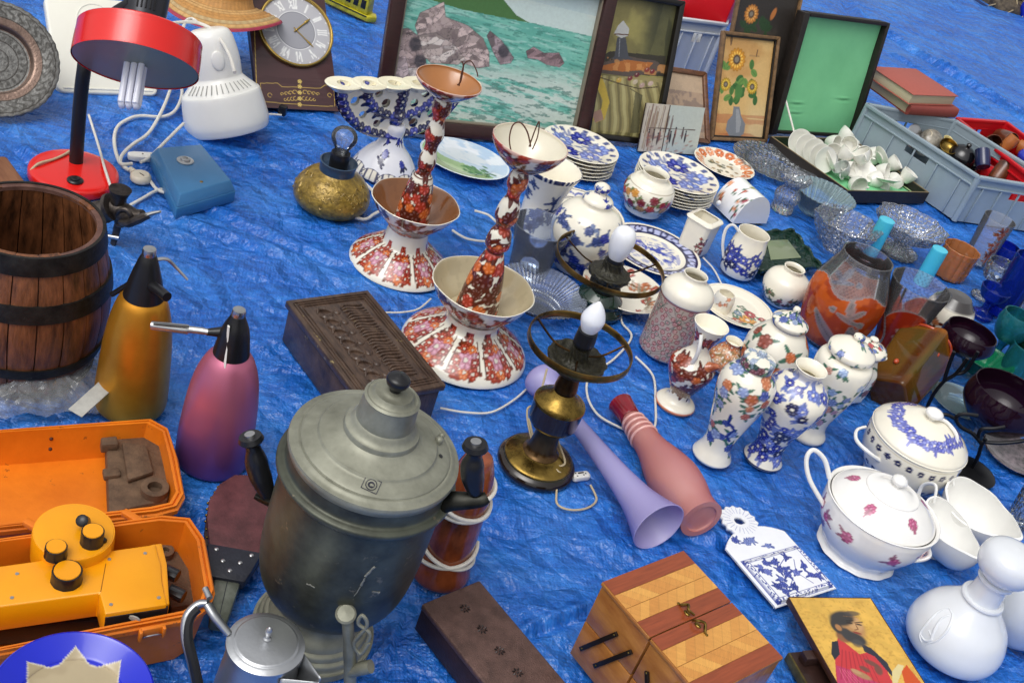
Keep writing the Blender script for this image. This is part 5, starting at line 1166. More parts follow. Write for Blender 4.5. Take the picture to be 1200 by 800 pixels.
for k in range(4):
    z_ = L*(.17+.045*k); r__ = np.interp(z_, [p[1] for p in pr[:6]], [p[0] for p in pr[:6]])
    add('rib', tube([Vector((math.cos(a)*(r__+.0005), math.sin(a)*(r__+.0005), z_)) for a in np.linspace(0, 2*PI, 49)[:-1]], .0032, 10, closed=True), mat('pink_glass_thread', hx('E2B0A8'), .25, coat=.3), rt)

# ============================================================ spice board, icon, white pieces
def flat_poly(px, z, zt): return [(G(a, b, zt).x, G(a, b, zt).y) for a, b in px]
def spice():
    th = .014; TL, TR, BR, BL = [G(a, b, th) for a, b in ((845, 627), (918, 607), (973, 691), (903, 713))]
    c = (TL+TR+BR+BL)/4; u = ((TR-TL)+(BR-BL)).normalized(); v = Vector((-u.y, u.x, 0)); Wd = ((TR-TL).length+(BR-BL).length)/2; Hh = ((TL-BL).length+(TR-BR).length)/2
    if (TL-BL).dot(v) < 0: v = -v
    c.z = 0; rt = thing('spice_board', 'white porcelain wall board with blue onion pattern and pierced scalloped handle', 'wall board', c, mat=basis(c, u, v, Vector((0, 0, 1))))
    # outline with shoulder and scalloped round handle, dense top surface painted
    def inside(X, Y):
        hb = Hh/2; m = (np.abs(X) < Wd/2)*(Y < hb-.2*Wd*(np.abs(X)/(Wd/2))**2.5)*(Y > -hb)
        hy = hb+Wd*.12; th_ = np.arctan2(Y-hy, X); rr = np.hypot(X, Y-hy); m2 = rr < Wd*.235*(1+.05*np.cos(th_*15)); m3 = (np.abs(X) < Wd*.16)*(Y > hb-.1*Wd)*(Y < hy)
        hole = np.hypot(X, (Y-hy)*1.3) < Wd*.075
        return (m | m2 | m3) & ~hole
    nx_, ny_ = 150, 230; xs = np.linspace(-Wd/2, Wd/2, nx_); ys = np.linspace(-Hh/2, Hh/2+Wd*.42, ny_); X, Y = np.meshgrid(xs, ys); Xr, Yr = X.ravel(), Y.ravel()
    edge = np.minimum(1, np.minimum(Wd/2-np.abs(Xr), Yr+Hh/2)/.004)
    Zt = th*(.75+.25*np.clip(edge, 0, 1)); 
    low = Yr < Hh*.12; Zt = Zt+np.where(low & (np.abs(Xr) < Wd*.44) & (Yr > -Hh*.46), .006*sm(-(Yr-Hh*.12), 0, .012), 0)
    ik = Ink(Xr, Yr, hx('EEF0F4')); s = Wd; bl = hx('3A4A9C')
    for k in range(22): a = k*2*PI/22; cy_h = Hh/2+Wd*.12; ik.line([(math.cos(a)*s*.12, cy_h+math.sin(a)*s*.12), (math.cos(a)*s*.21, cy_h+math.sin(a)*s*.21)], .0006, bl*1.3, .7)
    ik.spray(-s*.3, s*.3, Hh*.2, Hh*.42, 4, .008, [bl, hx('6A7AB8')], hx('5A6AA8'), 3)
    for x0, y0, x1, y1 in ((-.45, .12, .45, .12), (-.45, .06, .45, .06), (-.45, -.47, .45, -.47), (-.45, .12, -.45, -.47), (.45, .12, .45, -.47), (-.39, .06, -.39, -.42), (.39, .06, .39, -.42), (-.39, -.42, .39, -.42)): ik.line([(x0*s, y0*Hh), (x1*s, y1*Hh)], .0008, bl)
    g = random.Random(5)
    for i in range(30):
        t_ = i/30; 
        for sx_ in (-.42, .42): ik.leaf(sx_*s, (-.44+.55*t_)*Hh, .005, .0015, g.uniform(0, 6), bl)
        ik.leaf((-.42+.84*t_)*s, .09*Hh, .006, .0015, g.uniform(0, 6), bl); ik.leaf((-.42+.84*t_)*s, -.445*Hh, .006, .0015, g.uniform(0, 6), bl)
    for x_, y_ in ((-.42, .09), (.42, .09), (-.42, -.445), (.42, -.445)): ik.flower(x_*s, y_*Hh, .006, 5, bl, hx('EEF0F4'))
    ik.spray(-s*.35, s*.35, -Hh*.40, Hh*.02, 17, .0085, [bl, hx('5A68B4'), hx('2A3A88')], hx('3A4A98'), 8)
    ik.line([(-.2*s, -.38*Hh), (0, -.25*Hh), (-.1*s, -.1*Hh), (.12*s, 0)], .0009, bl); ik.line([(.2*s, -.38*Hh), (.1*s, -.2*Hh), (.22*s, -.05*Hh)], .0009, bl)
    ins = inside(Xr, Yr).reshape(ny_, nx_); V = np.stack([Xr, Yr, Zt], 1); F = []
    q = ins[:-1, :-1] & ins[1:, :-1] & ins[:-1, 1:] & ins[1:, 1:]; ji, ii = np.nonzero(q); F = [(j*nx_+i, j*nx_+i+1, (j+1)*nx_+i+1, (j+1)*nx_+i) for j, i in zip(ji, ii)]
    o = add('board', (V, F), M_glaze, rt, cols=ik.c, ang=60); md = o.modifiers.new('thickness', 'SOLIDIFY'); md.thickness = .010; md.offset = -1
spice()
def p_icon(U, V, uv):
    ik = Ink(U, V, hx('D8AC50')); n = fbm(U*9, V*14, 5, 3); ik.c = ik.c*(.78+.45*n)[:, None]; ik.put(sm(fbm(U*30, V*40, 3, 8), .55, .7), hx('B98A3A'), .5)
    P = lambda *q: [uv(*p) for p in q]
    def B(x, y, rx, ry, col, a=1., rot=0., soft=.25):
        k = 1/95.; u_, v_ = uv(x, y); ik.blob(u_, v_, rx*k, ry*k*.72, rot, hx(col), a, soft)
    ik.poly(P((983, 745), (990, 750), (1008, 765), (1022, 762), (1040, 785), (1060, 830), (985, 840), (980, 790), (979, 765)), hx('C43A3E'))
    ik.poly(P((980, 778), (1000, 785), (1030, 800), (1040, 830), (985, 835)), hx('B83A62'))
    ik.poly(P((1010, 752), (1022, 758), (1040, 775), (1050, 795), (1044, 790), (1026, 768), (1014, 762)), hx('30303C')); ik.poly(P((976, 750), (983, 749), (985, 765), (979, 772), (975, 765)), hx('2C2C36'))
    for k in range(8): ik.line(P((988+4*k, 760+k), (986+7*k, 795+2*k)), .006, hx('8E2430'), .65)
    for k in range(5): ik.line(P((984+3*k, 782+k), (992+8*k, 800+4*k)), .004, hx('E07A8A'), .6)
    ik.poly(P((1046, 786), (1053, 777), (1060, 779), (1052, 800), (1046, 800)), hx('D8C890')); ik.poly(P((1057, 786), (1063, 778), (1080, 800), (1062, 806)), hx('C9501E'))
    for x, y, rx, ry in ((1022, 776, 7, 4), (1014, 783, 5, 4), (1030, 784, 4, 8)): B(x, y, rx, ry, '6A4A40', .9, -.5)
    B(1010, 790, 9, 5, 'A8805A', 1, -.5); B(1004, 786, 5, 3, 'B8906A', 1, -.5)
    B(990, 744, 8, 9, '8A5E3E')
    B(999, 731, 14, 21, 'B28656', 1, -.25); B(1003, 728, 8, 12, 'C9A070', .7)
    B(988, 722, 15, 11, '3A3836', 1, .2); B(982, 732, 6, 11, '3A3836'); B(1000, 716, 9, 4, '4A4642', .8)
    B(1003, 746, 12, 10, '3E3C3C', 1, -.4); B(994, 741, 6, 10, '3E3C3C', 1, -.2); B(1006, 739.5, 4.5, 1.6, '8A3C34', 1, -.3); B(1006, 752, 6, 6, '4E4C4C', .7)
    B(984, 733, 3.2, 5, 'A8784C')
    for x, y in ((997, 727.5), (1008, 729.5)): B(x, y, 3.4, 1.2, '2A201C', 1, -.2); ik.line(P((x-4, y-2.5), (x+4, y-3)), .006, hx('2E2420'))
    ik.line(P((1003, 727), (1007, 735), (1003, 736)), .006, hx('7E5636')); ik.line(P((990, 719), (1006, 721)), .004, hx('8A6440'), .7)
    return ik.c
def icon():
    z = .055; TL, TR, BR, BL = [G(*p, z) for p in ((927, 697), (1022, 698), (1080, 803), (980, 835))]
    c = TL; u = (TR-TL); Wd = u.length; u.normalize(); v = Vector((-u.y, u.x, 0)); Hh = abs((BR-TR).dot(v)); v = v if (TL-BR).dot(v) > 0 else -v
    BLp = TL-v*Hh
    rt = thing('painted_icon', 'gold ground icon of a bearded saint in red lying on another panel', 'icon', BLp+u*Wd/2-Vector((0, 0, .012)), mat=basis(BLp+u*Wd/2-Vector((0, 0, .012)), u, v, Vector((0, 0, 1)))@RX(-2))
    V, F, (U_, V_) = slab(Wd, Hh, .012, 150, 190)
    V2 = np.stack([V[:, 0], V[:, 2], .012-V[:, 1]], 1); F2 = F
    add('painted_panel', (V2, F2), M_print, rt, cols=p_icon(U_, V_, lambda x, y: ((G(x, y, z)-BLp).dot(u)/Wd, (G(x, y, z)-BLp).dot(v)/Hh)), ang=30)
    e = mat('icon_edge', hx('4A2C1A'), .4, var=.4, vs=40)
    add('edge', join(box(.002, Hh+.002, .013, (-Wd/2-.001, Hh/2, .006), .0005), box(Wd, .002, .013, (0, Hh+.001, .006), .0005), box(.002, Hh+.002, .013, (Wd/2+.001, Hh/2, .006), .0005)), e, rt)
    c2 = G(1000, 800, .03); c2.z = 0
    r2 = thing('wooden_icon', 'dark wooden icon panel lying under the gold icon', 'panel', c2, mat=basis(c2, u, v, Vector((0, 0, 1)))@RZ(4))
    add('plank', box(Wd*.9, Hh*.82, .018, (-.005, 0, .009), .002), M_dwood, r2); add('gilt_strip', box(.004, Hh*.8, .02, (-Wd*.45-.004, 0, .010), .001), mat('gilt', hx('7A6A3A'), .4, .6, var=.5, vs=60), r2)
    add('batten', box(Wd*.8, .02, .02, (0, Hh*.3, .028), .002), M_dwood, r2)
icon()
m_opal = mat('opal_glass', hx('DFE2E6'), .12, coat=.6, var=.05, vs=10, sss=.25)
b, t = (1108, 758), (1188, 638)
rt, o, P, h, pr = pot('opal_decanter', 'white opal glass decanter with ball stopper and draped relief, nearest right', 'decanter', b, t, [(0, 44, 1), (.015, 48, 1), (.05, 54), (.12, 57.5), (.20, 56), (.30, 49), (.39, 36), (.46, 26), (.50, 22), (.54, 20), (.6, 19), (.65, 19), (.68, 22, 1), (.70, 22, 1), (.705, 19)], m=m_opal)
q = prof(b, t, [(.70, 17, 1), (.72, 22), (.78, 32), (.86, 35.5), (.94, 31), (.985, 18), (1.0, 0)])[2]; add('stopper', lathe(q, 64, 8)[:2], m_opal, rt)
q = prof(b, t, [(.49, 25, 1), (.5, 26), (.515, 25, 1)])[2]; add('neck_ring', lathe(q, 64, 4)[:2], m_opal, rt)
def onbody(rt, pr, th, t):                   # point on the surface of a round body
    z_ = np.interp(t, [0, 1], [0, pr[-1][1]]); r__ = np.interp(z_, [p[1] for p in pr], [p[0] for p in pr]); return Vector((math.cos(R(th))*r__, math.sin(R(th))*r__, z_))
bd_ = [c_ for c_ in rt.children if c_.name.startswith('body')][0]
for px in ([(1112, 712), (1100, 716), (1088, 728), (1078, 742), (1080, 752)], [(1114, 720), (1104, 724), (1096, 736), (1090, 750), (1084, 756)], [(1112, 712), (1116, 722), (1110, 738), (1098, 750), (1086, 754)], [(1078, 742), (1084, 750), (1092, 748), (1088, 738)]):
    pts = [hit(bd_, x_, y_, rt.location)[0] for x_, y_ in px]; pts = [q for q in pts if q is not None]
    if len(pts) > 2: add('relief_swag', tube(sp(pts, 6), [.001, .0022, .0030, .0022, .001], 8), m_opal, rt)
P0 = G(1205, 735)
pot('opal_bowl', 'second white opal glass piece cut by the right edge beside the decanter', 'bowl', (1182, 738), (1222, 640), [(0, 30, 1), (.1, 40), (.35, 54), (.6, 56), (.85, 42), (1, 30, 1)], m=m_opal, wall=.004, floor=.7)

def tureen(label, b, t, body, lid, knob, paint, lpaint, handles, sq=None, scal=None, rot=0, notch=None, base=CREAM):
    rt, o, P, h, pr = pot('tureen', label, 'tureen', b, t, body, paint=paint, wall=.004, floor=.2, scal=scal, sq=sq, base=base, seg=160)
    o.rotation_euler.z = R(rot)
    _, l, *_r = pot('', '', '', b, t, lid, paint=lpaint, rt=rt, sq=sq, scal=scal, base=base, seg=160, sub=7); l.name = 'lid'; l.rotation_euler.z = R(rot)
    q = prof(b, t, knob)[2]; add('knob', lathe(q, 40, 4)[:2], M_white, l); 
    for hp, y, rr in handles: add('handle', tube(sp(on(rt, [W(a, b_, y0+P.y) for a, b_, y0 in hp]), 6), rr, 12, flat=.8), M_white, rt)
    if notch: add('ladle_notch', ball(.009, tuple(W(notch[0], notch[1], P.y-.075)-rt.location), (1, .5, .8), 12), M_black, rt)
    return rt
def pb(ik):
    ik.clip = (~ik.inner).astype(float); u = ik.U
    for k in range(26): x_ = (k/26-.5)*ik.P; ik.flower(x_, ik.h*.52, .008, 5, NAVY, CREAM*.9, k); ik.flower(x_+.008, ik.h*.25, .008, 5, hx('2A2C5A'), CREAM*.9, k)
    ik.band(ik.h*.585, ik.h*.595, hx('C8B890'), .5)
def pl_(ik):
    q = Ink(ik.X, ik.Y, CREAM); q.c = ik.c; g = random.Random(3); Rr = ik.R
    for k in range(30):
        a = k*2*PI/30; rr_ = Rr*(.66+g.uniform(-.06, .06)); q.flower(rr_*math.cos(a), rr_*math.sin(a), Rr*.12, 6, g.choice([hx('4A52B0'), hx('5A60B8'), hx('7A80C8')]), CREAM, a); q.leaf(rr_*math.cos(a), rr_*math.sin(a), Rr*.2, Rr*.04, g.uniform(0, 6), hx('6A70B8'))
    ik.c = q.c
tureen('round cream tureen with blue flower wreath on its lid', (1046, 562), (1086, 474), [(0, 36, 1), (.03, 38), (.1, 40), (.25, 52), (.45, 58), (.6, 58, 1), (.62, 59, 1)], [(.60, 57, 1), (.63, 58), (.67, 56), (.76, 45), (.83, 30), (.87, 20), (.88, 10)], [(.86, 5, 1), (.90, 5), (.93, 10), (.97, 10.5), (1.0, 6), (1.01, 0)], pb, pl_,
    [([(1098, 490, -.0), (1110, 495, .0), (1121, 510, -.02), (1119, 526, -.03)], 0, .005), ([(1014, 500, -.0), (1004, 504, -.02), (1004, 516, -.05), (1018, 530, -.075), (1038, 544, -.07)], 0, .0045)], notch=(1101, 536))
def pp(ik):
    ik.spray(-ik.P/2, ik.P/2, ik.h*.18, ik.h*.5, 7, .011, [hx('B4507A'), hx('A03A6A')], hx('9A6A7A'), 14)
def ppl(ik):
    q = Ink(ik.X, ik.Y, hx('F0EEEA')); q.c = ik.c; Rr = ik.R
    for a in (-2.2, -1.0, .2, 1.6, 2.9): q.flower(.72*Rr*math.cos(a), .72*Rr*math.sin(a), Rr*.11, 7, hx('B4507A'), hx('D890B0'), a); q.leaf(.72*Rr*math.cos(a), .72*Rr*math.sin(a), Rr*.16, Rr*.04, a, hx('A8607A'))
    ik.c = q.c
wav = lambda t, r, z: 1+.012*np.cos(12*t)*(z < .03)+.03*np.cos(2*t+.6)
tureen('white tureen with pink blossoms, wavy foot and ball knob', (1002, 645), (1041, 550), [(0, 44, 1), (.02, 47), (.06, 42), (.14, 48), (.35, 62), (.52, 66), (.6, 66, 1), (.62, 68, 1)], [(.59, 62, 1), (.61, 62.5), (.66, 58), (.74, 46), (.8, 32, 1), (.82, 31), (.83, 24), (.87, 14), (.89, 7)], [(.87, 5, 1), (.9, 5), (.94, 9), (.97, 9.5), (1.0, 6), (1.02, 0)], pp, ppl,
    [([(972, 560, .0), (966, 538, .01), (953, 527, .01), (945, 538, .0), (949, 562, -.01), (966, 592, -.01)], 0, .006), ([(1066, 632, -.04), (1085, 640, -.05), (1088, 652, -.06), (1070, 656, -.07), (1060, 648, -.07)], 0, .006)], base=hx('F0EEEA'), scal=wav)
def boat(label, c, ln, wd, hh, rot, z0=0, tiltx=0, tilty=0, handle=True):
    """sauce boat: an oval shell with a lifted lip at one end"""
    n, m_ = 56, 12; V = []; 
    for side in (0, 1):
        for j in range(m_+1):
            t_ = j/m_; rr_ = math.sin(t_*PI/2)**.7; z_ = hh*(1-math.cos(t_*PI/2))**.9
            for i in range(n):
                a = 2*PI*i/n; x_ = math.cos(a); e = 1.0+.25*max(0, x_)**3; lift = hh*(.35*max(0, x_)**2+.12*max(0, -x_)**2)*t_**3; w_ = 1-.25*max(0, x_)**2
                k = 1.0 if not side else .94
                V.append((ln*.5*x_*rr_*e*k, wd*.5*math.sin(a)*rr_*w_*k*(1+.03*math.cos(7*a)*t_), z_+lift+(0 if not side else .002*(1-t_)+.001)))
    F = []
    for j in range(m_):
        for i in range(n):
            l = (i+1) % n; F.append((j*n+i, j*n+l, j*n+n+l, j*n+n+i)); o_ = (m_+1)*n; F.append((o_+j*n+l, o_+j*n+i, o_+j*n+n+i, o_+j*n+n+l))
    for i in range(n): l = (i+1) % n; F.append((m_*n+i, m_*n+l, (2*m_+1)*n+l, (2*m_+1)*n+i))
    P = G(c[0], c[1], z0+hh*.6); P.z = z0
    rt = thing('sauce_boat', label, 'sauce boat', P, mat=T(*P)@RZ(rot)@RY(tilty)@RX(tiltx)); add('bowl', (np.array(V), F), M_white, rt)
    add('foot', lathe([(wd*.24, -.004, 1), (wd*.26, -.004, 1), (wd*.2, .008), (wd*.2, .012, 1)], 40, 2)[:2], M_white, rt)
    if handle: add('handle', tube(sp([(-ln*.44, 0, hh*.95), (-ln*.6, 0, hh*1.35), (-ln*.75, 0, hh*.9), (-ln*.6, 0, hh*.3), (-ln*.36, 0, hh*.3)], 6), .0042, 12, flat=.8), M_white, rt)
    return rt
k = mpp(G(1105, 620))
boat('white sauce boat wedged against the pink flowered tureen', (1103, 625), 82*k, 58*k, 38*k, -62, .006, 0, 8)
boat('white sauce boat with tiny grey flower and wavy lip by the decanter', (1143, 605), 92*k, 66*k, 46*k, -48, .006, 14, 4)
# ============================================================ leaning pictures
class Lean:
    """a flat panel standing on the ground line BL-BR (pixels) and leaning back by `deg`"""
    def __init__(s, BL, BR, top, deg, z0=0.0):
        a, b = G(BL[0], BL[1], z0), G(BR[0], BR[1], z0); s.u = (b-a).normalized(); bk = Vector((-s.u.y, s.u.x, 0)); f = R(deg)
        s.w = Vector((0, 0, 1))*math.cos(f)+bk*math.sin(f); s.n = s.w.cross(s.u); s.a = a; s.W = (b-a).length; s.M = basis((a+b)/2, s.u, s.n, s.w)
        s.H = s.at(*top)[1]
    def at(s, px, py):                    # pixel -> (x, z) in the panel, x from its middle
        d = ray(px, py); o = Vector((0, 0, CAMH)); t = (s.a-o).dot(s.n)/d.dot(s.n); q = o+d*t-s.a
        return q.dot(s.u)-s.W/2, q.dot(s.w)
def frame(rt, W_, H_, fw, dp, m, lip=None, x0=0, z0=0, bev=.003):
    """four mitred rails round an opening"""
    for nm, P in (('rail', [(-W_/2, 0), (W_/2, 0), (W_/2-fw, fw), (-W_/2+fw, fw)]), ('rail', [(-W_/2, H_), (-W_/2+fw, H_-fw), (W_/2-fw, H_-fw), (W_/2, H_)]),
                  ('rail', [(-W_/2, 0), (-W_/2+fw, fw), (-W_/2+fw, H_-fw), (-W_/2, H_)]), ('rail', [(W_/2, 0), (W_/2, H_), (W_/2-fw, H_-fw), (W_/2-fw, fw)])):
        vf = prism([(x+x0, z+z0) for x, z in P], -dp, .004, bev); V = vf[0]; add(nm, (np.stack([V[:, 0], V[:, 2], V[:, 1]], 1), [f[::-1] for f in vf[1]]), m, rt)
        if lip is not None:
            k = (W_/2-fw, W_/2-fw-.004)
    if lip is not None:
        for P in ([(-W_/2+fw, fw), (W_/2-fw, fw), (W_/2-fw-.006, fw+.006), (-W_/2+fw+.006, fw+.006)], [(-W_/2+fw, fw), (-W_/2+fw+.006, fw+.006), (-W_/2+fw+.006, H_-fw-.006), (-W_/2+fw, H_-fw)],
                  [(W_/2-fw, fw), (W_/2-fw, H_-fw), (W_/2-fw-.006, H_-fw-.006), (W_/2-fw-.006, fw+.006)], [(-W_/2+fw, H_-fw), (-W_/2+fw+.006, H_-fw-.006), (W_/2-fw-.006, H_-fw-.006), (W_/2-fw, H_-fw)]):
            vf = prism(P, -dp*.6, .002, .0008); V = vf[0]; add('inner_lip', (np.stack([V[:, 0]+x0, V[:, 2], V[:, 1]+z0], 1), [f[::-1] for f in vf[1]]), lip, rt)
def canvas(rt, L_, paint, W_, H_, nx_, ny_, z0=0, y=-.002, m=None, name='canvas', x0=0):
    V, F, (U, Vv) = slab(W_, H_, .006, nx_, ny_); ik = Ink((U-.5)*W_+x0, Vv*H_+z0, (.5, .5, .5)); ik.L = L_; paint(ik)
    V = V+np.array([x0, y, z0]); return add(name, (V, F), m or M_paint, rt, cols=ik.c, ang=30)
def P_(ik, pts): return [ik.L.at(*p) for p in pts]
def cells(X, Y, n, seed, sx, sy):
    g = np.random.RandomState(seed); px_ = g.uniform(X.min(), X.max(), n); py_ = g.uniform(Y.min(), Y.max(), n); d1 = np.full(len(X), 1e9); d2 = d1.copy(); i1 = np.zeros(len(X), int)
    for k in range(n):
        d_ = np.hypot((X-px_[k])*sx, (Y-py_[k])*sy); c = d_ < d1; d2 = np.where(c, d1, np.minimum(d2, d_)); i1 = np.where(c, k, i1); d1 = np.where(c, d_, d1)
    return i1, d2-d1, g.rand(n)
def p_sea(ik):
    L_ = ik.L; X, Y = ik.U, ik.V; g = random.Random(4); s = L_.W
    ik.put(np.ones(len(X)), hx('7CC2B0')); Yt = Y+X*.09; n = fbm(X*14, Yt*90, 5, 3); ik.put(sm(n, .42, .62), hx('55A696'), .6); ik.put(sm(fbm(X*22, Yt*150, 5, 7), .54, .62), hx('B2DDD2'), .55); ik.put(sm(fbm(X*40, Yt*220, 3, 77), .60, .68), hx('2E6E64'), .5)
    a = L_.at(470, -8); b = L_.at(690, 42); hz = a[1]+(X-a[0])*(b[1]-a[1])/(b[0]-a[0])
    ik.put(Y > hz, hx('CFE0DA')); ik.put((Y > hz)*sm(fbm(X*6, Y*12, 4, 9), .45, .65), hx('DCE4DA'), .8); ik.put((Y > hz+.06), hx('B5CDD0'), .5)
    q = P_(ik, [(485, -6), (520, -30), (560, -20), (590, 0), (605, 18), (620, 27), (590, 21), (540, 11)]); ik.poly(q, hx('4F7A45')); ik.put((fbm(X*40, Y*40, 4, 2) > .52)*(Y > hz), hx('5F8A50'), .0)
    foam = sm(fbm(X*11+Y*14, (Y+X*.09)*48, 6, 13, .68)+.10*sm(fbm(X*3, Y*5, 2, 88), .4, .6), .46, .56); low = 1-sm(Y, L_.at(560, 95)[1], L_.at(560, 60)[1]); ik.put(foam*low, hx('D3DDD3'), .85); ik.put(sm(fbm(X*34, (Y+X*.09)*130, 4, 17), .58, .64)*low, hx('4A7C72'), .7)
    rk = [[(458, 95), (462, 35), (478, 33), (490, 42), (498, 60), (500, 84), (492, 100), (462, 110)], [(486, 30), (492, 15), (508, 8), (520, 2), (522, 20), (548, 30), (566, 45), (573, 62), (573, 78), (560, 80), (530, 70), (505, 72), (492, 50)],
          [(490, 42), (510, 38), (532, 52), (545, 70), (536, 76), (505, 74), (496, 66)], [(570, 42), (574, 36), (588, 48), (602, 68), (598, 74), (586, 76), (578, 62)], [(616, 60), (625, 55), (637, 62), (655, 62), (661, 74), (655, 79), (640, 76), (630, 70), (618, 68)],
          [(460, 70), (475, 66), (480, 85), (470, 96), (458, 92)], [(478, 80), (500, 78), (498, 96), (482, 98)]]
    cs = [hx('AE9A98'), hx('B9A6A2'), hx('C6B5AF'), hx('96868A'), hx('9A8084'), hx('B8A6A8'), hx('C4B6B2')]
    ang_ = np.abs(2*fbm(X*38+Y*20, Y*38-X*14, 4, 23)-1)
    wob = .02*(fbm(X*22, Y*22, 3, 41)-.5); ci, ce, cr = cells(X*.8+Y*.5+wob, Y-X*.3+wob, 800, 5, 1., 2.3); cb = cr[ci]
    for r_, c in zip(rk, cs):
        before = ik.c.copy(); q = P_(ik, r_); ik.poly(q, c); msk = np.abs(ik.c-before).sum(1) > 0
        m = msk.astype(float); ik.put(m*(cb < .3), np.asarray(c)*.42, .8); ik.put(m*(cb > .68), np.minimum(np.asarray(c)*1.55, .8), .75); ik.put(m*(1-sm(ce, .0, .0022))*(cb > .45), hx('3A343A'), .6); ik.put(m*(1-sm(ang_, .0, .04)), hx('2E2C34'), .75); ik.put(m*sm(fbm(X*60, Y*60, 4, 31), .55, .65), hx('6A5A5E'), .45)
        ik.line(q+[q[0]], .0012, hx('3A363C'), .45)
    for x, y in ((492, 72), (486, 52), (590, 60)): u_, v_ = L_.at(x, y); ik.blob(u_, v_, .018, .02, .4, hx('30323C'), .8)
L1_ = Lean((433, 150), (681, 172), (711, -22), 13)
rt = thing('seascape_painting', 'large framed seascape painting of pink rocks in a green sea under a hill', 'painting', (0, 0, 0), mat=L1_.M)
m_f1 = mat('mahogany_frame', hx('3A1C1A'), .32, var=.4, vs=30, stretch=(1, 1, 4), bump=.15, coat=.2)
frame(rt, L1_.W, .50, .042, .03, m_f1, mat('gilt_lip', hx('8A8070'), .4, .3), bev=.006); canvas(rt, L1_, p_sea, L1_.W-.08, .42, 390, 240, z0=.04)
def p_still(ik):
    L_ = ik.L; X, Y = ik.U, ik.V
    ik.put(np.ones(len(X)), hx('7C7448')); ik.put(sm(fbm(X*14, Y*14, 4, 4), .4, .65), hx('A39A5C'), .7); a = L_.at(765, 60)[0]; ik.put(sm(X, a-.09, a)*(Y > L_.at(740, 78)[1]), hx('3E4230'), .75)
    ik.put(sm(fbm(X*30, Y*9, 3, 8), .5, .6)*sm(X, a-.06, a+.02), hx('2E3226'), .6)
    ik.poly(P_(ik, [(690, 75), (715, 60), (780, 66), (778, 90), (690, 84)]), hx('3A362C')); ik.poly(P_(ik, [(695, 76), (735, 66), (770, 72), (780, 84), (735, 90), (694, 84)]), hx('5C5048'))
    ik.poly(P_(ik, [(702, 78), (735, 70), (765, 74), (758, 82), (730, 84), (705, 82)]), hx('B06A34')); n = fbm(X*50, Y*60, 3, 6)
    ik.put(sm(n, .5, .6)*(Y < L_.at(735, 70)[1])*(Y > L_.at(735, 84)[1]), hx('D89A5A'), .6)
    ik.poly(P_(ik, [(720, 66), (723, 44), (733, 44), (736, 66), (742, 70), (715, 69)]), hx('4C4E54')); ik.poly(P_(ik, [(719, 40), (724, 30), (730, 24), (737, 34), (736, 42), (728, 45)]), hx('B8B8B4')); ik.line(P_(ik, [(726, 46), (725, 66)]), .0015, hx('8A8C90')); ik.line(P_(ik, [(720, 40), (736, 41)]), .002, hx('5A3A30'))
    ik.poly(P_(ik, [(690, 88), (780, 92), (772, 158), (682, 152)]), hx('9C9060')); n2 = np.sin((X*1.0+.05*fbm(X*8, Y*8, 3, 3))*170+Y*40); ik.put(sm(n2, .2, .9)*(Y < L_.at(735, 92)[1]), hx('C9C088'), .6); ik.put(sm(-n2, .5, .95)*(Y < L_.at(735, 92)[1]), hx('5A5438'), .6)
    ik.poly(P_(ik, [(700, 92), (704, 88), (709, 100), (714, 120), (708, 140), (698, 144), (692, 138), (703, 132), (706, 118), (700, 104)]), hx('CDB04A')); ik.poly(P_(ik, [(693, 132), (704, 128), (707, 140), (697, 144)]), hx('B08A78'))
    for x, y, c in ((738, 92, '7A3038'), (746, 88, '6A2A34'), (764, 84, '7A2C30'), (758, 82, '8A3A34'), (752, 100, 'B89A90'), (762, 98, 'C9B0A4'), (744, 96, 'C4B49A'), (725, 94, 'C9A44A'), (716, 96, 'A8A060')): u_, v_ = L_.at(x, y); ik.blob(u_, v_, .010, .0075, .5, hx(c)); ik.blob(u_-.002, v_+.003, .003, .002, .5, hx('D8C8B8'), .6)
    ik.line(P_(ik, [(700, 90), (725, 98), (748, 104), (770, 102)]), .0018, hx('4A3A2C')); ik.line(P_(ik, [(738, 104), (752, 112), (748, 132)]), .0016, hx('5A5238')); ik.poly(P_(ik, [(744, 108), (752, 112), (748, 156), (738, 156)]), hx('4A4A38'), .7)
    ik.put(np.ones(len(X)), np.array([1, 1, 1]), .0)
L2_ = Lean((681, 161), (768, 170), (799, 1), 19)
rt = thing('still_life_painting', 'black framed still life of fruit, drapery and a silver ewer', 'painting', (0, 0, 0), mat=L2_.M)
frame(rt, L2_.W, L2_.H, .020, .022, mat('black_frame', hx('17130F'), .3, var=.3, vs=30, coat=.2), bev=.004); canvas(rt, L2_, p_still, L2_.W-.038, L2_.H-.038, 150, 230, z0=.019)
def p_meadow(ik):
    X, Y = ik.U, ik.V; ik.put(np.ones(len(X)), hx('A8907A')); ik.put(sm(fbm(X*50, Y*50, 4, 3), .5, .6), hx('7A6A62'), .7); ik.put(Y > ik.L.H*.7, hx('C0A88C'), .7)
L3_ = Lean((766, 162), (832, 170), (818, 84), 45)
rt = thing('small_wood_frame', 'small brown wood framed picture behind the street scene canvas', 'painting', (0, 0, 0), mat=L3_.M)
frame(rt, L3_.W*.97, L3_.H, .018, .012, mat('brown_frame', hx('7A5238'), .4, col2=hx('4A2E20'), vs=30, stretch=(1, 1, 3), coat=.2), bev=.005); canvas(rt, L3_, p_meadow, L3_.W*.97-.03, L3_.H-.03, 60, 80, z0=.016)
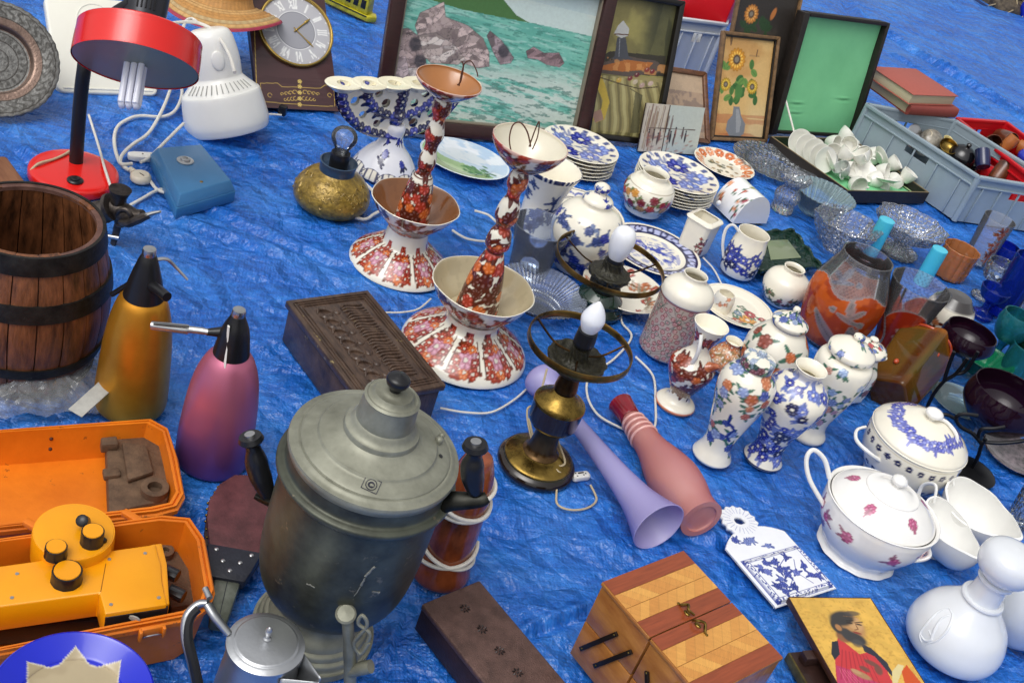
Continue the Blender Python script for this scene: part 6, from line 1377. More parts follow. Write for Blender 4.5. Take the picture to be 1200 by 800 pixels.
def p_street(ik):
    X, Y = ik.U, ik.V; L_ = ik.L; xm = L_.at(780, 150)[0]; ik.put(np.ones(len(X)), hx('C9BFAE')); ik.put(X > xm, hx('BFC6BC')); g = random.Random(3)
    for i in range(22): x = g.uniform(-.5, .0)*L_.W; ik.line([(x, g.uniform(0, .5)*L_.H), (x+.005, g.uniform(.6, 1)*L_.H)], g.uniform(.001, .0035), g.choice([hx('8A6A58'), hx('A08A70'), hx('6A4A44')]), .7)
    for i in range(12): x = g.uniform(-.4, .35)*L_.W; y = g.uniform(.2, .42)*L_.H; ik.blob(x, y, .004, .018, 0, g.choice([hx('2A2A34'), hx('5A4A4A'), hx('8A5A50')])); ik.blob(x, y+.02, .003, .003, 0, hx('2A2A30'))
    for i in range(30): x = g.uniform(-.45, .4)*L_.W; y = g.uniform(.0, .4)*L_.H; ik.blob(x, y, .008, .003, .3, g.choice([hx('A06A5A'), hx('C9A898'), hx('7A5A5A')]), .6)
    ik.line([(-L_.W*.4, L_.H*.5), (L_.W*.4, L_.H*.52)], .0015, hx('5A4A44')); ik.line([(xm, 0), (xm, L_.H)], .0016, hx('3A2018'))
L4_ = Lean((748, 177), (815, 181), (818, 126), 17)
rt = thing('street_scene_canvas', 'small unframed canvas of figures in a street, leaning on wood frames', 'painting', (0, 0, 0), mat=L4_.M)
canvas(rt, L4_, p_street, L4_.W, L4_.H, 120, 80); add('stretcher', mv(box(L4_.W*.98, .012, L4_.H*.98, (0, .009, L4_.H/2), .001), Matrix.Identity(4)), M_dwood, rt)
def sunf(ik, x, y, r_, c=hx('D9962E'), mid=hx('4A3A30')):
    u_, v_ = ik.L.at(x, y); k = mpp(G(870, 100)); r_ = r_*.0024
    ik.flower(u_, v_, r_, 15, c, None, x, dark=.35); ik.flower(u_, v_, r_*.85, 13, c*1.25, None, x+1, dark=.4); ik.blob(u_, v_, r_*.42, r_*.42, 0, mid); ik.blob(u_, v_, r_*.25, r_*.25, 0, hx('8A8070'))
def p_sun(ik):
    X, Y = ik.U, ik.V; L_ = ik.L; ik.put(np.ones(len(X)), hx('C99A5C')); ik.put(sm(fbm(X*8, Y*8, 4, 4), .45, .65), hx('DDB878'), .8); ik.put(1-sm(Y, 0, L_.H*.3), hx('C4764A'), .5); ik.put(sm(X, 0, .06)*(1-sm(Y, 0, L_.H*.6)), hx('E0CFA0'), .7); ik.put(sm(fbm(X*8, Y*70, 3, 2), .55, .62)*(Y < L_.H*.25), hx('B0583A'), .5)
    g = random.Random(2)
    for x, y in ((862, 95), (856, 112), (872, 92), (880, 82), (866, 104), (878, 104), (850, 82), (846, 98), (885, 112), (866, 112)):
        u_, v_ = L_.at(x, y)
        for k in range(3): ik.leaf(u_, v_, .035, .012, g.uniform(0, 6), g.choice([hx('4C7A3A'), hx('3A6A34'), hx('6A9448')]))
    u_, v_ = L_.at(865, 108); ik.blob(u_, v_, .018, .026, 0, hx('4F8040'))
    sunf(ik, 863, 70, 17); sunf(ik, 850, 99, 10, hx('C9A02E')); sunf(ik, 881, 102, 11, hx('C9A02E')); u_, v_ = L_.at(886, 66); ik.line([(u_-.03, v_), (u_+.012, v_)], .003, hx('B08A58')); ik.line([(u_, v_), (u_+.002, v_+.02)], .003, hx('7A5A3A'))
    ik.poly(P_(ik, [(859, 125), (866, 125), (868, 136), (873, 146), (871, 157), (864, 162), (855, 161), (850, 152), (852, 142), (858, 135)]), hx('7E8288')); ik.poly(P_(ik, [(862, 128), (865, 128), (868, 142), (866, 155), (862, 156)]), hx('A6A8AA'), .7)
L6_ = Lean((832, 160), (905, 162), (852, -20), 17)
def p_dsun(ik):
    X, Y = ik.U, ik.V; ik.put(np.ones(len(X)), hx('38332F')); ik.put(sm(fbm(X*10, Y*10, 3, 5), .5, .6), hx('4A443C'), .6); g = random.Random(8)
    for x, y in ((880, 34), (890, 34), (900, 32), (896, 40), (872, 36)):
        for k in range(4): u_, v_ = ik.L.at(x, y); ik.leaf(u_, v_, .035, .01, g.uniform(0, 6), hx('2F4A2C'))
    sunf(ik, 880, 20, 14, hx('D0863A')); u_, v_ = ik.L.at(906, 20); ik.blob(u_, v_, .01, .022, -.4, hx('C07840')); u_, v_ = ik.L.at(857, 28); ik.blob(u_, v_, .006, .022, 0, hx('B87038'))
m_f5 = mat('light_oak_frame', hx('8A6A48'), .45, col2=hx('5A4630'), vs=40, bump=.2)
rt = thing('dark_sunflower_painting', 'dark ground sunflower painting rising behind the other sunflower picture', 'painting', (0, 0, 0), mat=Matrix.Translation((0, .035, 0))@L6_.M)
frame(rt, L6_.W, L6_.H, .010, .014, m_f5, bev=.003); canvas(rt, L6_, p_dsun, L6_.W-.018, L6_.H-.018, 120, 200, z0=.009)
L5_ = Lean((830, 164), (896, 167), (846, 36), 24)
rt = thing('sunflower_painting', 'thin framed painting of sunflowers in a grey vase on orange ground', 'painting', (0, 0, 0), mat=L5_.M)
frame(rt, L5_.W, L5_.H, .012, .016, m_f5, mat('black_frame'), bev=.003); canvas(rt, L5_, p_sun, L5_.W-.022, L5_.H-.022, 130, 210, z0=.011)

# ============================================================ wall clock
def p_clock(ik):
    X, Y = ik.U, ik.V; L_ = ik.L; ik.put(np.ones(len(X)), hx('4A2F30')); ik.put(sm(fbm(X*6, Y*60, 3, 4), .5, .6), hx('3C2426'), .5); gd = hx('BFA050')
    def L(*pts, w_=.0009): ik.line(P_(ik, pts), w_, gd)
    L((306, 98), (325, 98), (330, 102), (375, 104), (381, 100), (391, 101)); L((306, 119), (325, 121), (375, 125), (390, 125)); L((305, 98), (306, 119)); L((391, 101), (392, 125)); L((297, 10), (301, 118), w_=.0012)
    for sx_ in (-1, 1):
        for k in range(4):
            c = L_.at(351+sx_*(6+5*k), 109+k*.6); r_ = .009-.0012*k; ik.line([(c[0]+r_*math.cos(a)*(1-.06*i), c[1]+r_*math.sin(a)*(1-.06*i)) for i, a in enumerate(np.linspace(0, 5.2, 12))], .0011, gd)
            c = L_.at(351+sx_*(5+4*k), 116+k*.4); r_ = .006-.0008*k; ik.line([(c[0]+r_*math.cos(-a), c[1]+r_*math.sin(-a)) for a in np.linspace(0, 4.8, 10)], .001, gd)
        c = L_.at(351+sx_*35, 112); ik.line([(c[0]+.006*math.cos(a), c[1]+.006*math.sin(a)) for a in np.linspace(0, 5.2, 12)], .0009, gd)
    for q in ((351, 96), (351, 102), (351, 109), (351, 116), (351, 123)): u_, v_ = L_.at(*q); ik.flower(u_, v_, .007, 5, gd, hx('E0C880'))
L7_ = Lean((303, 126), (397, 131), (390, -5), 49)
rt = thing('wall_clock', 'brown wall clock with gold ring face and gilt scroll ornament', 'clock', (0, 0, 0), mat=L7_.M)
canvas(rt, L7_, p_clock, L7_.W, L7_.H*1.1, 190, 240, m=mat('printed_wood', vc=True, rough=.3, coat=.3), name='board'); add('back_case', box(L7_.W*.96, .03, L7_.H*1.06, (0, .021, L7_.H*.55), .002), M_dwood, rt)
cx0, cz0 = L7_.at(346, 37); ra = L7_.at(388, 38)[0]-cx0
V, F, I = lathe([(ra*.93, .004, 1), (ra*.95, .012), (ra, .011), (ra*1.015, .004), (ra*1.0, .0, 1)], 96, 4); F = [f for f in F if all(math.hypot(V[i][0], V[i][1]) > ra*.5 for i in f)]
cm = T(cx0, -.0025, cz0)@RX(90); add('gold_ring', mv((V, F), cm), mat('clock_gold', hx('C9A85A'), .25, .9, var=.3, vs=20), rt)
V, F, I = lathe([(ra*.95, .004, 1), (0, .0045)], 160, 1, fine=.0022)
ik = Ink(V[:, 0], V[:, 1], hx('9C9CA2')); rr_ = I['r']/ra; ik.put((rr_ > .52)*(rr_ < .93), hx('B9B8BC')); ik.put(1-sm(np.abs(rr_-.52), .005, .02), hx('E4E4E4')); ik.put(1-sm(np.abs(rr_-.50), .002, .01), hx('6A6A72')); ik.put(1-sm(np.abs(rr_-.93), .004, .015), hx('8A8A90'))
NUM = ['XII', 'I', 'II', 'III', 'IV', 'V', 'VI', 'VII', 'VIII', 'IX', 'X', 'XI']; rot0 = R(14)
for i, nme in enumerate(NUM):
    a = PI/2-i*PI/6+rot0*0; c_, s_ = math.cos(a), math.sin(a); wds = {'I': .055, 'V': .12, 'X': .12}; tot = sum(wds[ch] for ch in nme); x = -tot/2
    def PT(x_, y_): return ((c_*(.72+y_)+s_*x_)*ra, (s_*(.72+y_)-c_*x_)*ra)
    for ch in nme:
        w_ = wds[ch]; xm = x+w_/2; cc = hx('EDEDEA')
        if ch == 'I': ik.line([PT(xm, -.12), PT(xm, .12)], ra*.022, cc)
        if ch == 'V': ik.line([PT(x+.012, .12), PT(xm, -.12)], ra*.022, cc); ik.line([PT(xm, -.12), PT(x+w_-.012, .12)], ra*.012, cc)
        if ch == 'X': ik.line([PT(x+.012, .12), PT(x+w_-.012, -.12)], ra*.022, cc); ik.line([PT(x+.012, -.12), PT(x+w_-.012, .12)], ra*.012, cc)
        x += w_
for i in range(60): a = i*PI/30; ik.line([(.88*ra*math.cos(a), .88*ra*math.sin(a)), (.91*ra*math.cos(a), .91*ra*math.sin(a))], ra*.006, hx('E8E8E8'))
dl = add('dial', mv((V, F), cm), mat('silver_dial', vc=True, rough=.3, metal=.1), rt, cols=ik.c)
h0 = L7_.at(341, 37)
for q, w_ in (((361, 57), .0022), ((357, 24), .003)):
    e = L7_.at(*q); p0 = Vector((cx0, -.010, cz0)); p1 = p0+Vector((e[0]-h0[0], 0, e[1]-h0[1])); d = p1-p0
    add('hand', join(tube([p0-d*.15, p0+d*.55, p0+d*.75, p1], [w_*.7, w_*.7, w_*1.4, w_*.3], 8, flat=.4, up=(0, 1, 0)), ball(w_*1.3, tuple(p0+d*.7), (1, .4, 1), 10)), mat('clock_gold'), dl)
add('hand_boss', mv(ball(.004, (cx0, -.010, cz0)), Matrix.Identity(4)), mat('clock_gold'), dl)
cable([(302, 137), (312, 134), (330, 135)], .003, label='white flex below the wall clock', name='lamp_flex')
q = G(331, 131, .01)-Vector((0, 0, 0)); add('adhesive_hook', box(.022, .02, .028, (0, 0, .014), .003), M_black, loc=(q.x, q.y, 0), label='small black plug beneath the wall clock', cat='plug')

# ============================================================ menorah
def menorah():
    base = (450, 200); zt = hgt(base, (468, 96)); P = G(*base); A, B = G(405, 92, zt), G(498, 92, zt); u = (B-A); u.z = 0; u.normalize()
    nrm = Vector((-u.y, u.x, 0)); c = P.copy(); rt = thing('menorah', 'white ceramic menorah with blue painted arms and a row of cream cups', 'candelabrum', c, mat=basis(c, u, nrm, Vector((0, 0, 1))))
    k = mpp(G(450, 140, zt/2)); Minv = Matrix(rt.matrix_world).inverted()
    def loc(px, py): d = ray(px, py); o = Vector((0, 0, CAMH)); t = (c-o).dot(nrm)/d.dot(nrm); return Minv@(o+d*t)
    ccx = [loc(x, 93)[0] for x in (404, 492)]; sp_ = (ccx[1]-ccx[0])/3; x0 = loc(470, 105)[0]; cups = [ccx[0]+i*sp_ for i in range(6)]; s0 = 0
    # web: dense sheet between outer arms, with pierced look drops
    zj = loc(462, 158)[2]; Rm = (cups[5]-cups[0])/2; x0 = (cups[5]+cups[0])/2-sp_*.12; H_ = zt-zj
    nx_, nz_ = 190, 130; xs = np.linspace(-Rm*1.05, Rm*1.05, nx_); zs_ = np.linspace(0, H_, nz_); X, Z = np.meshgrid(xs, zs_); Xr, Zr = X.ravel(), Z.ravel()
    el = np.hypot(Xr/Rm, (Zr-H_)/H_)
    ik = Ink(Xr, Zr, CREAM)
    hl = np.ones(len(Xr), bool)
    g = random.Random(3)
    for fr in (.42, .8):
        for a in np.linspace(-2.75, -.4, 7 if fr > .5 else 5):
            if abs(a+PI/2) < .2: continue
            hx_, hz_ = Rm*fr*math.cos(a), H_+H_*fr*math.sin(a); hl &= np.hypot((Xr-hx_)/1.0, (Zr-hz_)) > Rm*(.05+.02*g.random())
    for rf in (.60, .98):
        for a in np.linspace(-3.05, -.1, 22 if rf > .8 else 14): ik.flower(Rm*rf*math.cos(a), H_+H_*rf*math.sin(a), Rm*.085, 5, g.choice([COB, NAVY, hx('3C44A0')]), CREAM*.8, a); ik.leaf(Rm*rf*math.cos(a), H_+H_*rf*math.sin(a), Rm*.14, Rm*.035, a, NAVY)
    for z_ in np.linspace(0, H_*.95, 9): ik.flower(0, z_, Rm*.10, 6, g.choice([COB, NAVY]), CREAM*.8, z_*9)
    ins = ((el < 1.06) & hl).reshape(nz_, nx_); q = ins[:-1, :-1] & ins[1:, :-1] & ins[:-1, 1:] & ins[1:, 1:]; ji, ii = np.nonzero(q)
    bul = .010*np.exp(-((el-.6)/.07)**2)+.011*np.exp(-((el-.98)/.07)**2)+.012*np.exp(-(Xr/(Rm*.09))**2)
    for sd_ in (-1, 1):
        F = [(j*nx_+i, j*nx_+i+1, (j+1)*nx_+i+1, (j+1)*nx_+i)[::(-1 if sd_ > 0 else 1)] for j, i in zip(ji, ii)]
        V = np.stack([Xr+x0, sd_*(.006+bul), Zr+zj], 1); add('arms_panel', (V, F), M_glaze, rt, cols=ik.c, ang=60)
    for i, x in enumerate(cups):
        V, F, I = lathe([(.3*sp_, -.012, 1), (.45*sp_, -.003), (.56*sp_, .003), (.60*sp_, .007), (.56*sp_, .010, 1), (.36*sp_, .009), (.24*sp_, .008, 1), (.2*sp_, -.003), (0, -.004)], 64, 3, sq=(1.0, .92), scal=lambda t, r, z: 1+.13*np.cos(2*t)*(r > .25*sp_)); add('candle_cup', (V+np.array([x, 0, zt-.006]), F), mat('cream_glaze', hx('EFE8CC'), .12, coat=.5, var=.06, vs=14), rt)
    pr = prof(base, (468, 96), [(0, 36, 1), (.02, 39), (.1, 35), (.2, 27), (.3, 17), (.4, 12.5), (.5, 13), (.55, 11)])[2]
    V, F, I = lathe(pr, 176, 5, fine=.0018); ik = Ink(I['th']*.06, I['z'], hx('E9E9EE')); ik.P = 2*PI*.06
    n_ = 11
    for k_ in range(n_):
        x_ = (k_/n_-.5)*ik.P; r_ = .022; du, dv = ik.d(x_, .016); ik.put(np.hypot(du, dv*1.2) < r_*.9, NAVY, .9); ik.put((np.abs(np.sin(du/r_*6)) > .45)*(np.hypot(du, dv*1.2) < r_*.8), CREAM)
    ik.spray(-.15, .15, zj*.35, zj*1.0, 16, .010, [COB, NAVY], NAVY, 5)
    add('foot', (V, F), M_glaze, rt, cols=ik.c)
menorah()

# ============================================================ lamps on the left
def red_lamp():
    P = G(86, 209); rt = thing('red_desk_lamp', 'red desk lamp with black gooseneck and bare compact fluorescent tube', 'lamp', P)
    mr = mat('red_enamel', hx('E0201A'), .22, coat=.4, var=.06, vs=10); k = mpp(G(86, 205, .02))
    V, F, I = lathe([(50*k, 0, 1), (51*k, .004), (50.5*k, .018), (47*k, .024, 1), (20*k, .027), (0, .028)], 80, 4); add('base', (V, F), mr, rt)
    y0 = P.y+.03; q = on(rt, sp([W(89, 192, y0), W(91, 160, y0), W(94, 120, y0), W(98, 85, y0), W(104, 55, y0+.02), W(125, 25, y0+.03), W(155, 5, y0+.03)], 6)); q[0].z = .022
    add('gooseneck', tube(q, 8*mpp(W(92, 140, y0)), 20), mat('black_rubber', (.01, .01, .011), .4, bump=.2), rt)
    q0 = on(rt, [G(86, 212, .026)])[0]; q0 = on(rt, [G(88, 212, .026)])[0]; add('dial', mv(lathe([(.018, 0, 1), (.018, .003), (.014, .006, 1), (.010, .006, 1), (.009, .009), (0, .010)], 36, 2)[:2], T(*q0)), M_black, rt)
    C = W(159, 77, P.y-.0); d = (C-Vector((0, 0, CAMH))).normalized(); A = cx_*(-.16)-cy_*.98; A = (A-d*A.dot(d)).normalized(); ax = (A*.945-d*.33).normalized()
    kk = mpp(C); Rr = 72*kk; up = -ax; x = cx_-up*cx_.dot(up); x.normalize(); Mx = basis(C-rt.location, x, up.cross(x), up)
    V, F, I = lathe([(Rr, 0, 1), (Rr*1.005, .004), (Rr*.99, 30*kk), (Rr*.93, 40*kk), (Rr*.4, 46*kk, 1), (Rr*.36, 47*kk)], 112, 5)
    F = [f for f in F if all(math.hypot(V[i][0], V[i][1]) > Rr*.1 for i in f)]
    sh = add('shade', mv((V, F), Mx), mr, rt)
    V, F, I = lathe([(Rr*.985, .001, 1), (Rr*.97, 28*kk), (Rr*.9, 36*kk), (Rr*.3, 42*kk, 1), (0, 42*kk)], 112, 4); F = [f[::-1] for f in F if all(V[i][2] > .0005 for i in f)]
    add('shade_lining', mv((V, F), Mx), mat('grey_lining', hx('8C8F82'), .4, .2), sh)
    hs = add('socket_housing', mv(lathe([(24*kk, 44*kk, 1), (25*kk, 55*kk), (27*kk, 110*kk), (26*kk, 140*kk, 1), (0, 142*kk)], 56, 3)[:2], Mx), mat('charcoal_metal', hx('33353A'), .3, .5), rt)
    for i in (-2, -1, 0, 1, 2):
        a = R(-68+i*11)
        add('vent_slot', mv(tube([(math.cos(a)*25.6*kk, math.sin(a)*25.6*kk, 62*kk), (math.cos(a)*27*kk, math.sin(a)*27*kk, 100*kk)], 1.2*kk, 6), Mx), M_black, hs)
    mt = mat('fluorescent_white', hx('E6E6F0'), .25, sss=.2, coat=.3)
    lb = add('bulb_base', mv(lathe([(17*kk, 20*kk, 1), (18*kk, 22*kk), (18*kk, 42*kk, 1), (0, 42*kk)], 36, 2)[:2], Mx), mat('white_plastic'), rt)
    for i in (-1, 0, 1):
        xx = i*8.5*kk
        add('lamp_tube', mv(tube(sp([(xx, 5*kk, 22*kk), (xx, 5*kk, -40*kk), (xx, 4*kk, -47*kk), (xx, 0, -50*kk), (xx, -4*kk, -47*kk), (xx, -5*kk, -40*kk), (xx, -5*kk, 22*kk)], 5), 3.8*kk, 12), Mx), mt, lb)
    add('mains_lead', tube(sp(on(rt, [G(36, 200, .02), G(45, 192, .03), G(62, 187, .03), G(74, 182, .03), G(84, 176, .03)]), 5), .003, 8), mat('beige_cord'), rt)
red_lamp()
cable([(104, 135), (112, 160), (118, 180), (122, 195), (130, 220)], .0032, label='beige lamp lead crossing the red lamp base to a black plug', name='lamp_lead', zs=[.004, .006, .02, .036, .03])
q = G(135, 232, .02); add('black_plug', prism(rrect(.035, .045, .006), 0, .02, .003, 3), M_black, mat=T(q.x, q.y, 0)@RZ(-15), label='black mains plug between red lamp and meat grinder', cat='plug')
def white_lamp():
    A = G(268, 152, .0); B = W(243, 34, A.y+.03); mw = mat('white_abs', hx('E9E8E2'), .3, var=.05, vs=10, coat=.15)
    rt, o, L, pr = lying('white_spotlight', 'white plastic spotlight head standing on its hood behind the blue box', 'lamp', A, B, [(0, 46, 1), (.03, 47.5), (.12, 49), (.36, 46), (.40, 43, 1), (.42, 41), (.52, 30), (.56, 29, 1), (.7, 30), (.88, 28), (.97, 24), (1.0, 18, 1)], mw, seg=96)
    o.name = 'hood'; k = mpp(A); cl = Matrix(rt.matrix_world).inverted()@Vector((0, 0, CAMH)); a0 = math.degrees(math.atan2(cl.y, cl.x))
    for i in range(14):
        a = R(a0-60+i*9); r0, r1 = 41.5*k, 32.5*k; add('vent_slot', tube([(math.cos(a)*r0, math.sin(a)*r0, L*.425), (math.cos(a)*r1, math.sin(a)*r1, L*.50)], .0012, 5), mat('vent_grey', hx('A4A49E'), .5), rt)
    a = R(a0+8); add('oval_boss', mv(ball(.020, (0, 0, 0), (.25, .85, 1.25), 24), T(math.cos(a)*29.5*k, math.sin(a)*29.5*k, L*.72)@Matrix.Rotation(a, 4, 'Z')), mw, rt)
    return rt
wl = white_lamp()
yb = G(268, 152).y
cable([(192, 30), (205, 27), (222, 26), (235, 28), (250, 36), (262, 52), (270, 68), (275, 85)], .0045, zs=[.24]*8, label='thick white lead arching over the white spotlight', name='lamp_lead')
cable([(214, 36), (217, 26), (224, 22), (231, 26)], .004, zs=[.235]*4, label='short white loop of lead at the top of the white spotlight', name='lamp_lead')
cable([(272, 86), (283, 88), (295, 97), (299, 106), (296, 112)], .0042, zs=[.12, .10, .06, .03, .02], label='white lead curling right of the white spotlight towards the clock', name='lamp_lead')
cable([(212, 92), (213, 112), (205, 130), (190, 137), (165, 136), (150, 140), (137, 150), (134, 168), (140, 190), (152, 200)], .0045, label='white lead looping behind the blue box', name='lamp_lead', zs=.006)
cable([(215, 145), (195, 165), (175, 185), (165, 190)], .0042, label='white lead running diagonally under the white spotlight', name='lamp_lead', zs=.02)
cable([(203, 95), (192, 125), (175, 155), (155, 170), (143, 182), (142, 192), (155, 192)], .0045, label='white lead twisting across the tarp to the white plug', name='lamp_lead', zs=.012)
cable([(176, 212), (184, 222), (195, 226), (190, 222), (180, 225), (168, 232), (148, 243)], .004, label='short white lead ending beside the meat grinder', name='lamp_lead', zs=.006)
q = G(167, 183, .01); pg = thing('white_connector', 'flat white cable connector lying against the blue box', 'connector', q, mat=T(q.x, q.y, 0)@RZ(35)); add('shell', prism([(-.035, -.008), (-.02, -.014), (.03, -.014), (.04, -.006), (.04, .006), (.03, .014), (-.02, .014), (-.035, .008)], .0, .016, .004, 3), MATS['white_plastic'], pg)
for x_ in (.0, .02): add('screw_hole', mv(lathe([(.0022, 0), (.002, .0008, 1)], 10, 1)[:2], T(x_, 0, .016)), M_black, pg)
q = G(165, 207, .012); pg = thing('round_plug', 'round cream mains plug in front of the blue box', 'plug', q, mat=T(q.x, q.y, 0)@RZ(-20)); add('shell', lathe([(.018, 0, 1), (.024, .004), (.024, .014), (.019, .02, 1), (0, .021)], 36, 3)[:2], mat('cream_plastic', hx('D6CCB8'), .4, var=.1), pg); add('strain_relief', tube([(-.02, 0, .01), (-.045, .012, .008)], [.010, .005], 12), MATS['cream_plastic'], pg)
add('slot', box(.014, .002, .001, (.004, -.002, .021)), mat('brown_metal'), pg)
def blue_box():
    h = .055; px = [(184, 173), (236, 169), (271, 211), (211, 228)]; P = [G(a, b, h) for a, b in px]; c = sum(P, Vector())/4; c.z = 0
    rt = thing('blue_device_box', 'blue sloping metal box with silver socket on top, beside the white leads', 'device', c); m = mat('blue_hammertone', hx('3A76A6'), .35, coat=.2, var=.12, vs=15, bump=.12)
    Q = [(p.x-c.x, p.y-c.y) for p in P][::-1]; cx0 = sum(q[0] for q in Q)/4; V = []
    vf = prism([(x*1.16, y_*1.16) for x, y_ in Q], 0, h*.55, .003); add('base', vf, m, rt); add('top', prism([(x*1.15, y_*1.15) for x, y_ in Q], h*.548, h, .003, 2, .86), m, rt)
    q = G(217, 189, h)-c; V, F, I = lathe([(.020, 0, 1), (.020, .003), (.017, .004, 1), (.012, .004, 1), (.011, .008), (.006, .009, 1), (.005, .005), (0, .005)], 40, 2); add('socket', mv((V, F), T(*q)), M_steel, rt)
    q = G(236, 213, h)-c; add('brass_screw', ball(.0045, (q.x, q.y, h), (1, 1, .4), 10), M_brass, rt)
blue_box()
def flat_panel():
    L_ = Lean((68, 108), (186, 112), (60, -6), 52); rt = thing('cream_panel', 'cream plastic panel with rounded corners leaning behind the red lamp', 'panel', (0, 0, 0), mat=L_.M)
    vf = prism([(x, y+L_.H*.5) for x, y in rrect(L_.W, L_.H, .02)], 0, .028, .006, 3); V = vf[0]; m = mat('cream_abs', hx('E9E7DA'), .35, var=.05, vs=8); add('shell', (np.stack([V[:, 0], V[:, 2], V[:, 1]], 1), [f[::-1] for f in vf[1]]), m, rt)
    q = L_.at(112, 24); V, F, I = lathe([(.045, .0, 1), (.046, .0015), (.049, .0015), (.050, 0, 1)], 64, 2); F = [f for f in F if all(math.hypot(V[i][0], V[i][1]) > .02 for i in f)]; add('embossed_ring', mv((V, F), T(q[0], 0, q[1])@RX(90)), m, rt)
    add('edge_bead', tube([(-L_.W/2+.015, -.0, .012), (L_.W/2-.015, -.0, .012)], .003, 8), m, rt)
flat_panel()
def platter():
    L_ = Lean((-78, 142), (68, 146), (0, -2), 42); Rr = L_.at(67, 72)[0]-L_.at(-5, 72)[0]; c = L_.at(-5, 71)
    m = mat('engraved_pewter', vc=True, rough=.36, metal=.75, var=.35, vs=30, bump=.5, bs=160)
    V, F, I = lathe([(0, 0, 1), (Rr*.52, .0), (Rr*.56, .004), (Rr*.60, .014), (Rr*.70, .017), (Rr*.97, .020), (Rr*1.0, .018, 1), (Rr*.99, .013), (Rr*.6, .008), (Rr*.5, -.005), (0, -.006)], 190, 4, fine=.0025, scal=lambda t, r, z: 1+.006*np.cos(40*t)*(r > Rr*.9))
    ik = Ink(V[:, 0], V[:, 1], hx('8F8E8A')); q = I['r']/Rr; th = I['th']; ik.put((q > .54)*(q < .72), hx('8A7468')); w_ = fbm(np.cos(th)*q*24+40, np.sin(th)*q*24+40, 3, 3)
    ik.put(sm(np.abs(np.sin(th*17+np.sin(q*34)*1.2)), .75, .9)*(q > .74)*(q < .93), hx('4C4A46'), .7); ik.put(sm(w_, .5, .58)*(q > .72), hx('5A5854'), .6); ik.put(sm(w_, .52, .58)*(q < .5), hx('6A6966'), .6)
    for v_ in (.2, .36, .5, .73, .94): ik.put(1-sm(np.abs(q-v_), .004, .014), hx('4A4642'))
    ik.put(sm(np.abs(np.sin(th*12))*(1-np.abs(q-.42)*8), .5, .7)*(q < .5), hx('5A5854'), .7)
    V[:, 2] *= 1; o = add('metal_platter', (V, F), m, cols=ik.c, mat=L_.M@T(c[0], -.0, c[1])@RX(90), label='large round engraved grey metal platter cut by the left edge', cat='platter')
platter()
def straw_hat():
    z = .20; C = G(258, 3, z); k = mpp(C); Rr = 72*k; m = mat('straw_braid', vc=True, rough=.6, bump=.8, bs=300, var=.3, vs=60)
    pr = [(0, .10, 1), (Rr*.3, .10), (Rr*.46, .085), (Rr*.50, .02), (Rr*.55, .0, 1), (Rr*.8, -.012), (Rr*1.0, -.03, 1), (Rr*.99, -.036), (Rr*.5, -.005)]
    V, F, I = lathe(pr, 200, 3, fine=.002); rr = I['r']; V[:, 2] += .0022*np.abs(np.sin(rr*260)); V[:, 2] += .02*np.sin(I['th']*2+1.2)*(rr/Rr)**2
    ik = Ink(V[:, 0], V[:, 1], hx('D2A66A')); q = (rr*260/PI) % 1; ik.put(sm(np.abs(q-.5), .3, .48), hx('8A6030'), .7); b_ = np.floor(rr*260/PI); t_ = vn(b_*7.7, b_*3.1, 4)
    ik.put(t_ > .6, hx('C48A44'), .7); ik.put(t_ < .25, hx('BDB088'), .6); ik.put((np.sin(I['th']*150+b_) > .5), hx('A87A44'), .35); ik.put(rr > Rr*.985, hx('A8344E'))
    o = add('straw_hat', (V, F), m, cols=ik.c, label='coiled straw hat with crimson edge resting against the clock top', cat='hat', ang=60, loc=(C.x, C.y, C.z)); o.rotation_euler = (R(-14), R(-4), 0)
straw_hat()
def toy():
    P = G(412, 14); rt = thing('yellow_toy', 'small yellow tin toy with black windows above the blue tarp by the seascape', 'toy', P, mat=T(*P)@RZ(-14)); m = mat('olive_yellow', hx('C9BE2C'), .3, col2=hx('8A8420'), vs=30, coat=.2)
    add('hull', mv(prism([(-.10, -.03), (.08, -.03), (.10, 0), (.08, .03), (-.10, .03)], .0, .02, .004, 2), T(0, 0, 0)), m, rt); add('cabin', prism([(-.09, -.022), (.07, -.022), (.07, .022), (-.09, .022)], .02, .085, .004, 2, .94), m, rt)
    for i in range(5): add('window', box(.018, .002, .03, (-.07+.03*i, -.0225, .052), .0006), M_black, rt)
    add('deck_line', box(.17, .003, .004, (-.01, -.0305, .018), .001), M_black, rt)
toy()
